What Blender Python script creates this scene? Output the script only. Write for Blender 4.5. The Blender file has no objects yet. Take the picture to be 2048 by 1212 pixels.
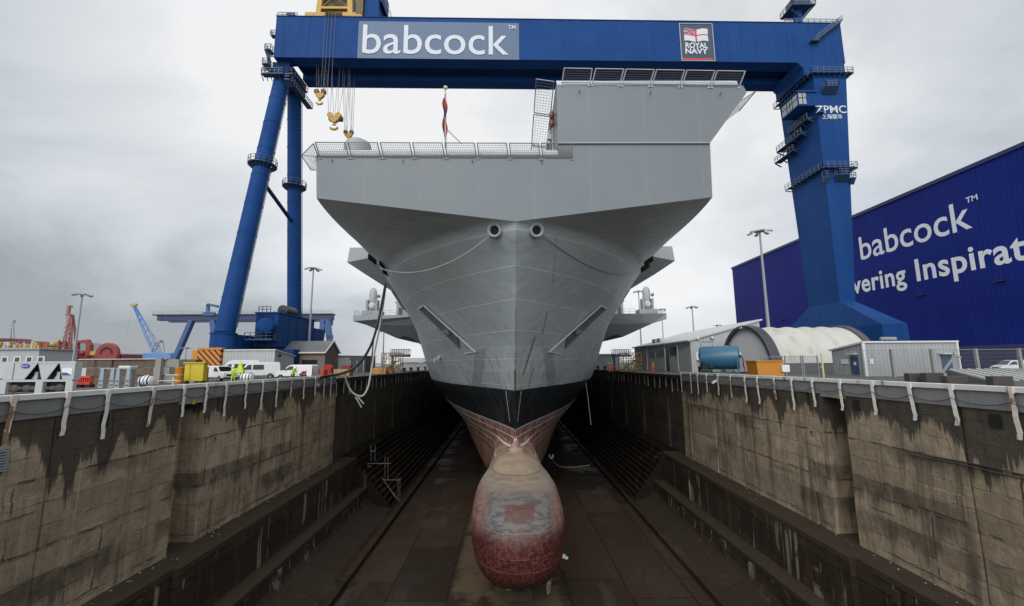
import bpy, bmesh, math, random
import numpy as np
from mathutils import Vector, Matrix
from mathutils.bvhtree import BVHTree
random.seed(7)
SC = bpy.context.scene
COL = SC.collection
R = math.radians

# ------------------------------------------------------------ camera
F, CX, CY = 850.0, 1024.0, 606.0
yaw, pit, rol = R(0.67), R(8.17), 0.0073
CAM = np.array([0, 0, 1.8])
_f = np.array([math.sin(yaw)*math.cos(pit), math.cos(yaw)*math.cos(pit), math.sin(pit)])
_r0 = np.array([math.cos(yaw), -math.sin(yaw), 0.0]); _u0 = np.cross(_r0, _f)
_r = _r0*math.cos(rol) - _u0*math.sin(rol); _u = _u0*math.cos(rol) + _r0*math.sin(rol)
cd = bpy.data.cameras.new('camera'); cam = bpy.data.objects.new('camera', cd); COL.objects.link(cam)
cd.sensor_width = 36; cd.lens = F/2048*36; cd.clip_start = 0.1; cd.clip_end = 9000
mw = Matrix.Identity(4)
for i in range(3):
    mw[i][0] = _r[i]; mw[i][1] = _u[i]; mw[i][2] = -_f[i]; mw[i][3] = CAM[i]
cam.matrix_world = mw
SC.camera = cam

# ------------------------------------------------------------ world, sun, exposure
SUN_EL, SUN_AZ = R(36), R(194)          # azimuth from +Y clockwise: behind the camera, a little to the left
w = bpy.data.worlds.new('World'); SC.world = w; w.use_nodes = True
nt = w.node_tree; nt.nodes.clear()
def wn(t, **k):
    n = nt.nodes.new(t)
    for a, b in k.items(): setattr(n, a, b)
    return n
wo = wn('ShaderNodeOutputWorld'); bg = wn('ShaderNodeBackground')
sky = wn('ShaderNodeTexSky', sky_type='NISHITA', sun_disc=False, sun_elevation=SUN_EL, sun_rotation=SUN_AZ)
tc = wn('ShaderNodeTexCoord')
mp = wn('ShaderNodeMapping'); mp.inputs['Scale'].default_value = (1.0, 1.0, 1.9)
nt.links.new(tc.outputs['Generated'], mp.inputs[0])
n1 = wn('ShaderNodeTexNoise'); n1.inputs['Scale'].default_value = 2.1; n1.inputs['Detail'].default_value = 6; n1.inputs['Roughness'].default_value = .52; n1.inputs['Distortion'].default_value = .5
nt.links.new(mp.outputs[0], n1.inputs['Vector'])
def wmath(op, a, b=None, c=None, clamp=False):
    n = wn('ShaderNodeMath', operation=op); n.use_clamp = clamp
    for i, x in enumerate((a, b, c)):
        if x is None: continue
        if isinstance(x, (int, float)): n.inputs[i].default_value = x
        else: nt.links.new(x, n.inputs[i])
    return n.outputs[0]
def lobe(px, py, width):
    d = _r*(px-CX)/F + _u*(CY-py)/F + _f; d = d/np.linalg.norm(d)
    n = wn('ShaderNodeVectorMath', operation='DOT_PRODUCT'); nt.links.new(tc.outputs['Generated'], n.inputs[0]); n.inputs[1].default_value = tuple(d)
    m = wn('ShaderNodeMapRange', interpolation_type='SMOOTHSTEP'); nt.links.new(n.outputs['Value'], m.inputs[0])
    m.inputs[1].default_value = math.cos(R(width)); m.inputs[2].default_value = 1.0; m.inputs[3].default_value = 0; m.inputs[4].default_value = 1
    return m.outputs[0]
# brighter and darker banks of cloud, each a direction in the sky
b = wmath('MULTIPLY_ADD', n1.outputs['Fac'], 1.25, 0.03)
b = wmath('ADD', b, wmath('MULTIPLY', lobe(100, 480, 40), -0.62))
b = wmath('ADD', b, wmath('MULTIPLY', lobe(900, 230, 46), 0.30))
b = wmath('ADD', b, wmath('MULTIPLY', lobe(1400, 560, 30), 0.16))
b = wmath('ADD', b, wmath('MULTIPLY', lobe(300, 60, 36), 0.58), clamp=True)
cr = wn('ShaderNodeValToRGB'); nt.links.new(b, cr.inputs[0])
cr.color_ramp.elements[0].position = .28; cr.color_ramp.elements[0].color = (.37, .40, .43, 1)
cr.color_ramp.elements[1].position = .98; cr.color_ramp.elements[1].color = (.93, .935, .94, 1)
e = cr.color_ramp.elements.new(.62); e.color = (.65, .69, .735, 1)
mx = wn('ShaderNodeMix', data_type='RGBA', blend_type='MIX'); mx.inputs[0].default_value = .94
sv = wn('ShaderNodeVectorMath', operation='SCALE'); sv.inputs['Scale'].default_value = .1
nt.links.new(sky.outputs[0], sv.inputs[0])
nt.links.new(sv.outputs[0], mx.inputs[6]); nt.links.new(cr.outputs[0], mx.inputs[7])
nt.links.new(mx.outputs[2], bg.inputs[0])
# added sky brightness, unseen behind the camera, to fill the lower hull
dn = wn('ShaderNodeVectorMath', operation='DOT_PRODUCT'); nt.links.new(tc.outputs['Generated'], dn.inputs[0]); dn.inputs[1].default_value = (-.24, -.90, .36)
mr = wn('ShaderNodeMapRange', interpolation_type='SMOOTHSTEP'); nt.links.new(dn.outputs['Value'], mr.inputs[0])
mr.inputs[1].default_value = -.1; mr.inputs[2].default_value = 1.0; mr.inputs[3].default_value = 1.0; mr.inputs[4].default_value = 2.2
nt.links.new(mr.outputs[0], bg.inputs[1])
nt.links.new(bg.outputs[0], wo.inputs[0])
sd = bpy.data.lights.new('sun', 'SUN'); sd.energy = 1.15; sd.angle = R(30); sd.color = (1, .97, .93)
sun = bpy.data.objects.new('sun', sd); COL.objects.link(sun)
sdir = Vector((math.sin(SUN_AZ)*math.cos(SUN_EL), math.cos(SUN_AZ)*math.cos(SUN_EL), math.sin(SUN_EL)))
sun.rotation_euler = sdir.to_track_quat('Z', 'Y').to_euler(); sun.location = (0, -20, 60)
SC.view_settings.view_transform = 'Standard'; SC.view_settings.look = 'None'
SC.view_settings.exposure = 0.0; SC.view_settings.gamma = 1.0

# ------------------------------------------------------------ pixel rays to places in the world
def ray(px, py): return _r*(px-CX)/F + _u*(CY-py)/F + _f
def atY(px, py, Y): d = ray(px, py); return Vector(CAM + d*(Y/d[1]))
def atX(px, py, X): d = ray(px, py); return Vector(CAM + d*(X/d[0]))
def atZ(px, py, Z): d = ray(px, py); return Vector(CAM + d*((Z-CAM[2])/d[2]))

# ------------------------------------------------------------ mesh building
LOC = {}
class MB:
    def __init__(s): s.v = []; s.f = []
    def add(s, vs, fs):
        o = len(s.v); s.v += [tuple(v) for v in vs]; s.f += [tuple(i+o for i in f) for f in fs]; return s
    def quad(s, *p): return s.add(p, [tuple(range(len(p)))])
    def box2(s, x0, x1, y0, y1, z0, z1):
        return s.add([(x0,y0,z0),(x1,y0,z0),(x1,y1,z0),(x0,y1,z0),(x0,y0,z1),(x1,y0,z1),(x1,y1,z1),(x0,y1,z1)],
                     [(0,3,2,1),(4,5,6,7),(0,1,5,4),(1,2,6,5),(2,3,7,6),(3,0,4,7)])
    def box(s, c, d): return s.box2(c[0]-d[0]/2, c[0]+d[0]/2, c[1]-d[1]/2, c[1]+d[1]/2, c[2]-d[2]/2, c[2]+d[2]/2)
    def beam(s, p, q, w, h=None, up=(0,0,1)):
        p = Vector(p); q = Vector(q); h = h or w; d = (q-p)
        if d.length < 1e-6: return s
        d.normalize(); up = Vector(up)
        if abs(d.dot(up)) > .98: up = Vector((0,1,0))
        a = d.cross(up).normalized(); b = a.cross(d).normalized()
        vs = [c + a*(sx*w/2) + b*(sy*h/2) for c in (p, q) for sx, sy in ((-1,-1),(1,-1),(1,1),(-1,1))]
        return s.add(vs, [(0,1,2,3),(7,6,5,4),(0,4,5,1),(1,5,6,2),(2,6,7,3),(3,7,4,0)])
    def tube(s, p, q, r, r2=None, n=10, caps=True):
        p = Vector(p); q = Vector(q); r2 = r if r2 is None else r2; d = (q-p).normalized()
        up = Vector((0,0,1)) if abs(d.z) < .95 else Vector((0,1,0))
        a = d.cross(up).normalized(); b = a.cross(d)
        vs = [c + (a*math.cos(2*math.pi*i/n) + b*math.sin(2*math.pi*i/n))*rr for c, rr in ((p, r), (q, r2)) for i in range(n)]
        fs = [(i, (i+1) % n, n+(i+1) % n, n+i) for i in range(n)]
        if caps: fs += [tuple(range(n))[::-1], tuple(range(n, 2*n))]
        return s.add(vs, fs)
    def path(s, pts, r, n=6):
        pts = [Vector(p) for p in pts]; vs = []; fs = []
        a = None
        for k, p in enumerate(pts):
            d = (pts[min(k+1, len(pts)-1)] - pts[max(k-1, 0)]).normalized()
            if a is None:
                up = Vector((0,0,1)) if abs(d.z) < .9 else Vector((0,1,0)); a = d.cross(up).normalized()
            a = (a - d*a.dot(d)).normalized(); b = a.cross(d)
            rr = r[k] if isinstance(r, (list, tuple)) else r
            vs += [p + (a*math.cos(2*math.pi*i/n) + b*math.sin(2*math.pi*i/n))*rr for i in range(n)]
        for k in range(len(pts)-1):
            fs += [(k*n+i, k*n+(i+1) % n, (k+1)*n+(i+1) % n, (k+1)*n+i) for i in range(n)]
        fs += [tuple(range(n))[::-1], tuple(range((len(pts)-1)*n, len(pts)*n))]
        return s.add(vs, fs)
    def ext(s, poly, vec):
        n = len(poly); poly = [Vector(p) for p in poly]; vec = Vector(vec)
        return s.add(poly + [p+vec for p in poly], [tuple(range(n))[::-1], tuple(range(n, 2*n))] + [(i, (i+1) % n, n+(i+1) % n, n+i) for i in range(n)])
    def lathe(s, prof, c, axis=(0,0,1), n=16):
        c = Vector(c); d = Vector(axis).normalized(); up = Vector((0,0,1)) if abs(d.z) < .95 else Vector((0,1,0))
        a = d.cross(up).normalized(); b = a.cross(d)
        vs = [c + d*h + (a*math.cos(2*math.pi*i/n) + b*math.sin(2*math.pi*i/n))*max(r, 1e-4) for r, h in prof for i in range(n)]
        fs = [(k*n+i, k*n+(i+1) % n, (k+1)*n+(i+1) % n, (k+1)*n+i) for k in range(len(prof)-1) for i in range(n)]
        fs += [tuple(range(n))[::-1], tuple(range((len(prof)-1)*n, len(prof)*n))]
        return s.add(vs, fs)
    def sphere(s, c, r, n=12, m=8):
        if not isinstance(r, (tuple, list)): r = (r, r, r)
        vs = [(c[0]+r[0]*math.sin(math.pi*j/m)*math.cos(2*math.pi*i/n), c[1]+r[1]*math.sin(math.pi*j/m)*math.sin(2*math.pi*i/n), c[2]+r[2]*math.cos(math.pi*j/m)) for j in range(m+1) for i in range(n)]
        return s.add(vs, [(j*n+i, j*n+(i+1) % n, (j+1)*n+(i+1) % n, (j+1)*n+i) for j in range(m) for i in range(n)])
    def grid(s, rows):
        nc = len(rows[0]); vs = [p for r in rows for p in r]
        return s.add(vs, [(i*nc+j, i*nc+j+1, (i+1)*nc+j+1, (i+1)*nc+j) for i in range(len(rows)-1) for j in range(nc-1)])
    def rail(s, pts, h=1.0, r=.025, step=1.6, mid=2):
        pts = [Vector(p) for p in pts]
        for p, q in zip(pts, pts[1:]):
            n = max(1, round((q-p).length/step))
            for k in range(n+1):
                c = p.lerp(q, k/n); s.beam(c, c+Vector((0,0,h)), r*2)
            for m in range(1, mid+1): s.beam(p+Vector((0,0,h*m/mid)), q+Vector((0,0,h*m/mid)), r*2)
        return s
    def build(s, name, mat, parent=None, smooth=False, bevel=0, world=True, fixn=True, merge=False):
        o0 = Vector((0,0,0))
        if parent is not None and world: o0 = LOC.get(parent.name, o0)
        me = bpy.data.meshes.new(name)
        me.from_pydata([(v[0]-o0.x, v[1]-o0.y, v[2]-o0.z) for v in s.v], [], s.f)
        bm = bmesh.new(); bm.from_mesh(me)
        if merge: bmesh.ops.remove_doubles(bm, verts=bm.verts, dist=1e-4)
        if fixn: bmesh.ops.recalc_face_normals(bm, faces=bm.faces)
        if smooth:
            for f in bm.faces: f.smooth = True
        bm.to_mesh(me); bm.free()
        o = bpy.data.objects.new(name, me); COL.objects.link(o)
        me.materials.append(mat)
        if parent is not None: o.parent = parent; LOC[o.name] = o0
        if bevel:
            m = o.modifiers.new('bevel', 'BEVEL'); m.width = bevel; m.segments = 2; m.limit_method = 'ANGLE'; m.angle_limit = R(35)
        if smooth == 'auto':
            m = o.modifiers.new('split', 'EDGE_SPLIT'); m.split_angle = R(35)
        return o
def tag(o, label=None, cat=None, group=None, kind=None):
    if label: o['label'] = label
    if cat: o['category'] = cat
    if group: o['group'] = group
    if kind: o['kind'] = kind
    return o
def thing(name, label, cat, loc=(0,0,0), rz=0, group=None):
    o = bpy.data.objects.new(name, None); COL.objects.link(o); o.empty_display_size = .3
    o.location = loc; o.rotation_euler = (0, 0, rz); LOC[o.name] = Vector(loc)
    return tag(o, label, cat, group)
KIDS = {}
def copy_tree(o, parent=None):
    c = o.copy(); COL.objects.link(c)
    if parent is not None: c.parent = parent
    for ch in [x for x in COL.objects if x.parent == o and x != c]: copy_tree(ch, c)
    return c
def lettering(body, o, xd, width=None, height=None, zd=(0,0,1), extrude=.03, offset=0.0, align='L', spacing=1.0):
    """text as a mesh on the plane through o spanned by xd (reading direction) and zd"""
    cu = bpy.data.curves.new('t', 'FONT'); cu.body = body; cu.extrude = 0.0; cu.offset = offset; cu.space_character = spacing; cu.resolution_u = 4
    ob = bpy.data.objects.new('t', cu); COL.objects.link(ob)
    dg = bpy.context.evaluated_depsgraph_get(); dg.update()
    me = bpy.data.meshes.new_from_object(ob.evaluated_get(dg))
    vs = np.array([v.co[:] for v in me.vertices]); fs = [tuple(p.vertices) for p in me.polygons]
    bpy.data.objects.remove(ob); bpy.data.curves.remove(cu); bpy.data.meshes.remove(me)
    m = MB()
    if not len(vs): return m
    x0, x1 = vs[:,0].min(), vs[:,0].max(); y1 = vs[:,1].max()
    sx = width/(x1-x0) if width else None; sy = height/y1 if height else None
    if sx is None: sx = sy
    if sy is None: sy = sx
    xd = Vector(xd).normalized(); zd = Vector(zd).normalized(); nd = xd.cross(zd)
    off = {'L': x0, 'R': x1, 'C': (x0+x1)/2}[align]
    P = [Vector(o) + xd*((v[0]-off)*sx) + zd*(v[1]*sy) for v in vs]
    n = len(P)
    m.add(P, fs)                                   # back face; front face in front of it, edge walls between
    front = [p + nd*extrude for p in P]
    m.add(front, fs)
    cnt = {}
    for f in fs:
        for i in range(len(f)):
            a, b_ = f[i], f[(i+1) % len(f)]; k = (min(a, b_), max(a, b_)); cnt[k] = cnt.get(k, 0)+1
    for (a, b_), c in cnt.items():
        if c == 1: m.add([P[a], P[b_], front[b_], front[a]], [(0,1,2,3)])
    return m

# ------------------------------------------------------------ materials
def newmat(name):
    m = bpy.data.materials.new(name); m.use_nodes = True; t = m.node_tree; t.nodes.clear()
    o = t.nodes.new('ShaderNodeOutputMaterial'); p = t.nodes.new('ShaderNodeBsdfPrincipled'); t.links.new(p.outputs[0], o.inputs[0])
    return m, t, p
class NT:
    """short-hands for a node tree"""
    def __init__(s, t):
        s.t = t; g = t.nodes.new('ShaderNodeNewGeometry'); s.pos = g.outputs['Position']; s.nrm = g.outputs['Normal']
        x = t.nodes.new('ShaderNodeSeparateXYZ'); t.links.new(s.pos, x.inputs[0]); s.x, s.y, s.z = x.outputs
    def _in(s, sock, v):
        if isinstance(v, (int, float)): sock.default_value = v
        elif isinstance(v, (tuple, list)): sock.default_value = tuple(v) if len(v) == len(sock.default_value) else tuple(v)+(1,)
        else: s.t.links.new(v, sock)
    def math(s, op, a, b=None, c=None, clamp=False):
        n = s.t.nodes.new('ShaderNodeMath'); n.operation = op; n.use_clamp = clamp
        for i, v in enumerate((a, b, c)):
            if v is not None: s._in(n.inputs[i], v)
        return n.outputs[0]
    def vec(s, x, y, z):
        n = s.t.nodes.new('ShaderNodeCombineXYZ')
        for i, v in enumerate((x, y, z)): s._in(n.inputs[i], v)
        return n.outputs[0]
    def scale(s, sx, sy, sz, v=None):
        n = s.t.nodes.new('ShaderNodeVectorMath'); n.operation = 'MULTIPLY'; s._in(n.inputs[0], v or s.pos); n.inputs[1].default_value = (sx, sy, sz); return n.outputs[0]
    def noise(s, vec=None, scale=1, detail=4, rough=.55, dist=0):
        n = s.t.nodes.new('ShaderNodeTexNoise'); s._in(n.inputs['Vector'], vec or s.pos)
        n.inputs['Scale'].default_value = scale; n.inputs['Detail'].default_value = detail; n.inputs['Roughness'].default_value = rough; n.inputs['Distortion'].default_value = dist
        return n.outputs['Fac']
    def step(s, v, a, b, lo=0, hi=1):
        n = s.t.nodes.new('ShaderNodeMapRange'); n.interpolation_type = 'SMOOTHSTEP'; s._in(n.inputs[0], v)
        if a > b: a, b, lo, hi = b, a, hi, lo
        n.inputs[1].default_value = a; n.inputs[2].default_value = b; n.inputs[3].default_value = lo; n.inputs[4].default_value = hi
        return n.outputs[0]
    def mix(s, f, a, b, mode='MIX'):
        n = s.t.nodes.new('ShaderNodeMix'); n.data_type = 'RGBA'; n.blend_type = mode
        s._in(n.inputs[0], f); s._in(n.inputs[6], a); s._in(n.inputs[7], b); return n.outputs[2]
    def bump(s, h, strength, dist, p):
        n = s.t.nodes.new('ShaderNodeBump'); n.inputs['Strength'].default_value = strength; n.inputs['Distance'].default_value = dist
        s._in(n.inputs['Height'], h); s.t.links.new(n.outputs[0], p.inputs['Normal'])
    def brick(s, vec, c1, c2, mortar, w_, h_, ms, off=.5, smooth=.1):
        n = s.t.nodes.new('ShaderNodeTexBrick'); s._in(n.inputs['Vector'], vec)
        s._in(n.inputs['Color1'], c1); s._in(n.inputs['Color2'], c2); s._in(n.inputs['Mortar'], mortar)
        n.inputs['Scale'].default_value = 1; n.inputs['Mortar Size'].default_value = ms; n.inputs['Mortar Smooth'].default_value = smooth
        n.inputs['Brick Width'].default_value = w_; n.inputs['Row Height'].default_value = h_; n.offset = off
        return n.outputs['Color'], n.outputs['Fac']
def sc(c, k): return tuple(min(1, x*k) for x in c)
def M(name, col, rough=.55, metal=0, var=.12, scale=.8, streak=0.0, dirt=(.05,.045,.04), rust=0.0, rustcol=(.16,.06,.025), rscale=2.0, bump=0.0, bscale=20, ribs=None, spec=.5):
    m, t, p = newmat(name); n = NT(t)
    c = n.mix(n.noise(scale=scale, detail=5), sc(col, 1-var), sc(col, 1+var))
    if streak:
        k = n.noise(n.scale(1.7, 1.7, .12), scale=1.0, detail=5, rough=.6)
        c = n.mix(n.math('MULTIPLY', n.step(k, .48, .75), streak), c, dirt)
    if rust:
        k = n.noise(n.scale(1, 1, .45), scale=rscale, detail=6, rough=.65)
        c = n.mix(n.step(k, .72-rust*.35, .80-rust*.35), c, rustcol)
    t.links.new(c, p.inputs['Base Color'])
    p.inputs['Roughness'].default_value = rough; p.inputs['Metallic'].default_value = metal; p.inputs['Specular IOR Level'].default_value = spec
    if bump: n.bump(n.noise(scale=bscale, detail=4), bump, .02, p)
    return m
# ------------------------------------------------------------ materials of the dock
def dock_stone(name, lower=False, far=False):
    m, t, p = newmat(name); n = NT(t)
    wob = n.math('MULTIPLY_ADD', n.noise(scale=.7, detail=6, rough=.65), .34, -.17)
    wob2 = n.math('MULTIPLY_ADD', n.noise(scale=.4, detail=4), .7, -.35)
    v = n.vec(n.math('ADD', n.y, wob2), n.math('ADD', n.z, wob), 0)
    big = n.noise(scale=.16, detail=4); fine = n.noise(scale=3.5, detail=9, rough=.72); mid = n.noise(n.scale(1, 1, .8), scale=.85, detail=7, rough=.66)
    st1 = n.noise(n.scale(1.1, 1.1, .05), scale=1, detail=6, rough=.68)
    st2 = n.noise(n.scale(3.2, 3.2, .10), scale=1, detail=5, rough=.65)
    brk = n.step(n.noise(scale=.9, detail=5, rough=.6), .42, .60)          # joints that come and go
    if not lower:
        bc, bf = n.brick(v, (.52,.405,.27), (.36,.28,.185), (.27,.21,.14), 7.3, 1.05, .030, .43, .4)
        bc2, bf2 = n.brick(v, (1,1,1), (.72,.72,.70), (.5,.5,.5), 11.7, 3.1, .05, .37, .3)
        c = n.mix(n.step(big, .35, .65), bc, (.46,.365,.25))
        c = n.mix(.75, c, bc2, 'MULTIPLY')
        c = n.mix(n.math('MULTIPLY', n.step(mid, .40, .66), .55), c, (.17,.13,.085))
        c = n.mix(n.math('MULTIPLY', n.step(fine, .38, .72), .45), c, (.17,.14,.10))
        c = n.mix(n.math('MULTIPLY', n.step(st1, .50, .66), .62), c, (.075,.060,.042))
        c = n.mix(n.math('MULTIPLY', n.step(st2, .56, .70), .45), c, (.58,.48,.35))
        c = n.mix(n.math('MULTIPLY', n.step(n.noise(n.scale(.5, .5, .16), scale=1.3, detail=5), .63, .74), .5), c, (.17,.095,.045))
        c = n.mix(n.math('MULTIPLY', n.step(n.noise(n.scale(.35, .35, .5), scale=1.0, detail=6, rough=.7), .56, .68), .5), c, (.13,.115,.060))
        # seepage breaking out below some joints, dark and wet, running down in ragged curtains
        for zj, k0, amp, wd in ((-3.1, .52, 2.6, 1.1), (-5.3, .47, 4.2, .9), (-7.4, .45, 4.0, 1.3)):
            run = n.math('MULTIPLY', n.math('POWER', n.noise(n.scale(wd, wd, .05), scale=1.0, detail=7, rough=.72), 1.6), amp)
            loc = n.step(n.noise(n.vec(n.math('MULTIPLY', n.y, .17), n.math('MULTIPLY', n.x, .3), zj), scale=1, detail=3), k0, k0+.10)
            d = n.math('SUBTRACT', n.math('MULTIPLY_ADD', wob, .7, zj), n.z)
            kk = n.math('MULTIPLY', n.step(d, -.02, .04), n.step(n.math('SUBTRACT', run, d), -.25, .55))
            c = n.mix(n.math('MULTIPLY', n.math('MULTIPLY', kk, loc), n.math('MULTIPLY_ADD', mid, .9, .2)), c, n.mix(fine, (.030,.023,.016), (.070,.055,.040)))
        # damp hanging from under the cope: broad curtains and narrow tongues together
        t1 = n.math('POWER', n.noise(n.scale(1.6, 1.6, .03), scale=1.0, detail=8, rough=.72), 2.4)
        t2 = n.math('POWER', n.noise(n.scale(.32, .32, 0), scale=1.0, detail=3), 3.0)
        drip = n.math('ADD', n.math('MULTIPLY', t1, n.math('MULTIPLY_ADD', t2, 34.0, 1.1)), n.math('MULTIPLY_ADD', t2, 2.6, .12))
        dk = n.step(n.math('ADD', n.math('ADD', n.math('ADD', n.z, .4), drip), n.math('MULTIPLY_ADD', fine, .5, -.25)), -.22, .16)
        c = n.mix(n.math('MULTIPLY', dk, .88), c, n.mix(fine, (.020,.016,.012), (.050,.040,.030)))
        jn = n.math('MAXIMUM', n.math('MULTIPLY', bf, .45), n.math('MULTIPLY', bf2, .9))
        c = n.mix(n.math('MULTIPLY', n.math('MULTIPLY', jn, brk), .85), c, (.030,.024,.018))
        h = n.math('MULTIPLY_ADD', n.math('MULTIPLY', jn, brk), -1.4, n.math('ADD', fine, n.math('MULTIPLY', mid, 1.6)))
        p.inputs['Roughness'].default_value = .82
        if far: c = n.mix(.82, c, (.020,.016,.012))  # shade beside the hull put into the far wall's colour
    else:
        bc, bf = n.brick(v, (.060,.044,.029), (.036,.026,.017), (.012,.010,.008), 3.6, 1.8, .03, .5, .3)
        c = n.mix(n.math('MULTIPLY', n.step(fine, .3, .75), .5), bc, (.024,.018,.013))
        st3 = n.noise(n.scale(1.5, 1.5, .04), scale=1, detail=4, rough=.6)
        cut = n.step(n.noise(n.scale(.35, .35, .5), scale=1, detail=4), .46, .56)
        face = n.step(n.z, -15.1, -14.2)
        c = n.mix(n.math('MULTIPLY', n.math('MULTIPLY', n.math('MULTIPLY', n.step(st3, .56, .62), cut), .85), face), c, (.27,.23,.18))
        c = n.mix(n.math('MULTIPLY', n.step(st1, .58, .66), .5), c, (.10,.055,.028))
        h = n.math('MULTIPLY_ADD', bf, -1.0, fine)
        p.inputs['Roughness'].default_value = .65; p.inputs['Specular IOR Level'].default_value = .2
        if far: c = n.mix(.7, c, (.008,.006,.005)); p.inputs['Roughness'].default_value = .9; p.inputs['Specular IOR Level'].default_value = .1  # altars darkened in colour for the shade under the hull
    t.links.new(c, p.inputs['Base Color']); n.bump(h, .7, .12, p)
    return m
def floor_mat():
    m, t, p = newmat('dock_floor'); n = NT(t)
    v = n.vec(n.x, n.y, 0)
    bc, bf = n.brick(n.vec(n.y, n.x, 0), (.062,.040,.025), (.026,.018,.012), (.010,.008,.006), 9.5, 4.7, .05, .31, .2)
    tan, _ = n.brick(n.vec(n.y, n.x, 0), (1,1,1), (0,0,0), (0,0,0), 9.5, 4.7, .02, .31, .2)
    fine = n.noise(scale=2.2, detail=8, rough=.7); big = n.noise(scale=.12, detail=4)
    c = n.mix(n.math('MULTIPLY', n.step(fine, .3, .7), .5), bc, (.020,.014,.010))
    # bleached centre strip around the keel line
    cs = n.math('MULTIPLY', n.step(n.math('ABSOLUTE', n.math('SUBTRACT', n.math('ADD', n.x, n.math('MULTIPLY_ADD', fine, 1.4, -.7)), -.2)), 4.6, 3.8), n.step(n.noise(scale=.33, detail=4, rough=.6), .36, .48))
    c = n.mix(n.math('MULTIPLY', cs, .75), c, n.mix(fine, (.095,.072,.042), (.18,.138,.083)))
    c = n.mix(n.math('MULTIPLY', n.step(n.noise(n.scale(1, .25, 1), scale=.5, detail=5), .56, .7), .5), c, (.075,.062,.055))
    c = n.mix(n.math('MULTIPLY', n.step(n.y, 55, 80), .8), c, (.012,.009,.007))  # floor colour darkens aft, painting the shade beneath the ship
    t.links.new(c, p.inputs['Base Color']); p.inputs['Specular IOR Level'].default_value = .14
    t.links.new(n.step(n.noise(scale=.22, detail=5), .48, .60, .70, .34), p.inputs['Roughness'])
    n.bump(n.math('MULTIPLY_ADD', bf, -1, fine), .35, .05, p)
    return m
DS = dock_stone('dock_stone'); DL = dock_stone('dock_stone_lower', True); DSF = dock_stone('shade_painted_stone', False, True); DLF = dock_stone('shade_painted_stone_lower', True, True); DF = floor_mat()  # the two far stones carry painted shade
LEDGE = M('ledge_stone', (.050,.038,.026), rough=.75, spec=.2, var=.35, scale=1.2, bump=.5, bscale=6)
FASC = M('fascia_concrete', (.20,.205,.20), rough=.8, var=.14, scale=1.5, streak=.45, dirt=(.11,.11,.105), bump=.15, bscale=25)
RAILW = M('rail_white', (.66,.65,.60), rough=.5, var=.1, scale=2, rust=.42, rscale=.9, streak=.2, dirt=(.30,.26,.2))
STRAP = M('strap_white', (.70,.69,.65), rough=.55, var=.12, scale=3, rust=.30, rscale=1.6, rustcol=(.22,.12,.06), streak=.25, dirt=(.3,.24,.18))
STRAPR = M('strap_rusty', (.64,.58,.50), rough=.6, var=.2, scale=3, rust=.62, rscale=2.2, rustcol=(.27,.15,.08))
STRAPD = M('strap_dull', (.30,.28,.25), rough=.7, var=.2, scale=2, rust=.5, rustcol=(.14,.08,.05))
CHAIN = M('chain_dark', (.06,.055,.05), rough=.6, var=.3)
CONC = M('concrete', (.27,.26,.24), rough=.85, var=.18, scale=.6, bump=.2, bscale=14, streak=.25)
TARM = M('quay_tarmac', (.085,.083,.080), rough=.8, var=.25, scale=.25, bump=.3, bscale=30)
DARKM = M('black_void', (.008,.008,.008), rough=.9)

# ------------------------------------------------------------ ground, floor
def struct(o): o['kind'] = 'structure'; return o
g = MB()
XL, XR = -21.4, 22.9
for x0, x1, y0, y1 in ((-900, XL, -60, 330), (XR, 900, -60, 330), (XL, XR, -60, .6)):
    g.quad((x0,y0,0),(x1,y0,0),(x1,y1,0),(x0,y1,0))
g.quad((-5000,330,0),(5000,330,0),(5000,5000,0),(-5000,5000,0))
g.quad((-5000,-60,-.01),(-900,-60,-.01),(-900,330,-.01),(-5000,330,-.01)); g.quad((900,-60,-.01),(5000,-60,-.01),(5000,330,-.01),(900,330,-.01))
struct(g.build('ground', TARM))
fl = MB(); ZF = -15.9
fl.quad((-12.9,.6,ZF),(15.2,.6,ZF),(15.2,330,ZF),(-12.9,330,ZF))
for x0, x1 in ((-13.35,-12.9), (15.2,15.65)):          # drain channels
    fl.quad((x0,.6,ZF-.35),(x1,.6,ZF-.35),(x1,330,ZF-.35),(x0,330,ZF-.35))
    for x in (x0, x1): fl.quad((x,.6,ZF-.35),(x,330,ZF-.35),(x,330,ZF+(.12 if (x in (-13.35,15.65)) else 0)),(x,.6,ZF+(.12 if (x in (-13.35,15.65)) else 0)))
fl.quad((-16.5,.6,ZF+.12),(-13.35,.6,ZF+.12),(-13.35,330,ZF+.12),(-16.5,330,ZF+.12))
fl.quad((15.65,.6,ZF+.12),(18.5,.6,ZF+.12),(18.5,330,ZF+.12),(15.65,330,ZF+.12))
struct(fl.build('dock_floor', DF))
hd = thing('dock_end_wall', 'dark stone wall closing the near end of the dry dock', 'dock wall', (0,.3,0))
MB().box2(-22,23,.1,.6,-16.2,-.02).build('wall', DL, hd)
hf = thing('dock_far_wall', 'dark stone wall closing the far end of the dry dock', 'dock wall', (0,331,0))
MB().box2(-22,23.5,330.2,331,-16.2,-.02).build('wall', DL, hf)

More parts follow.
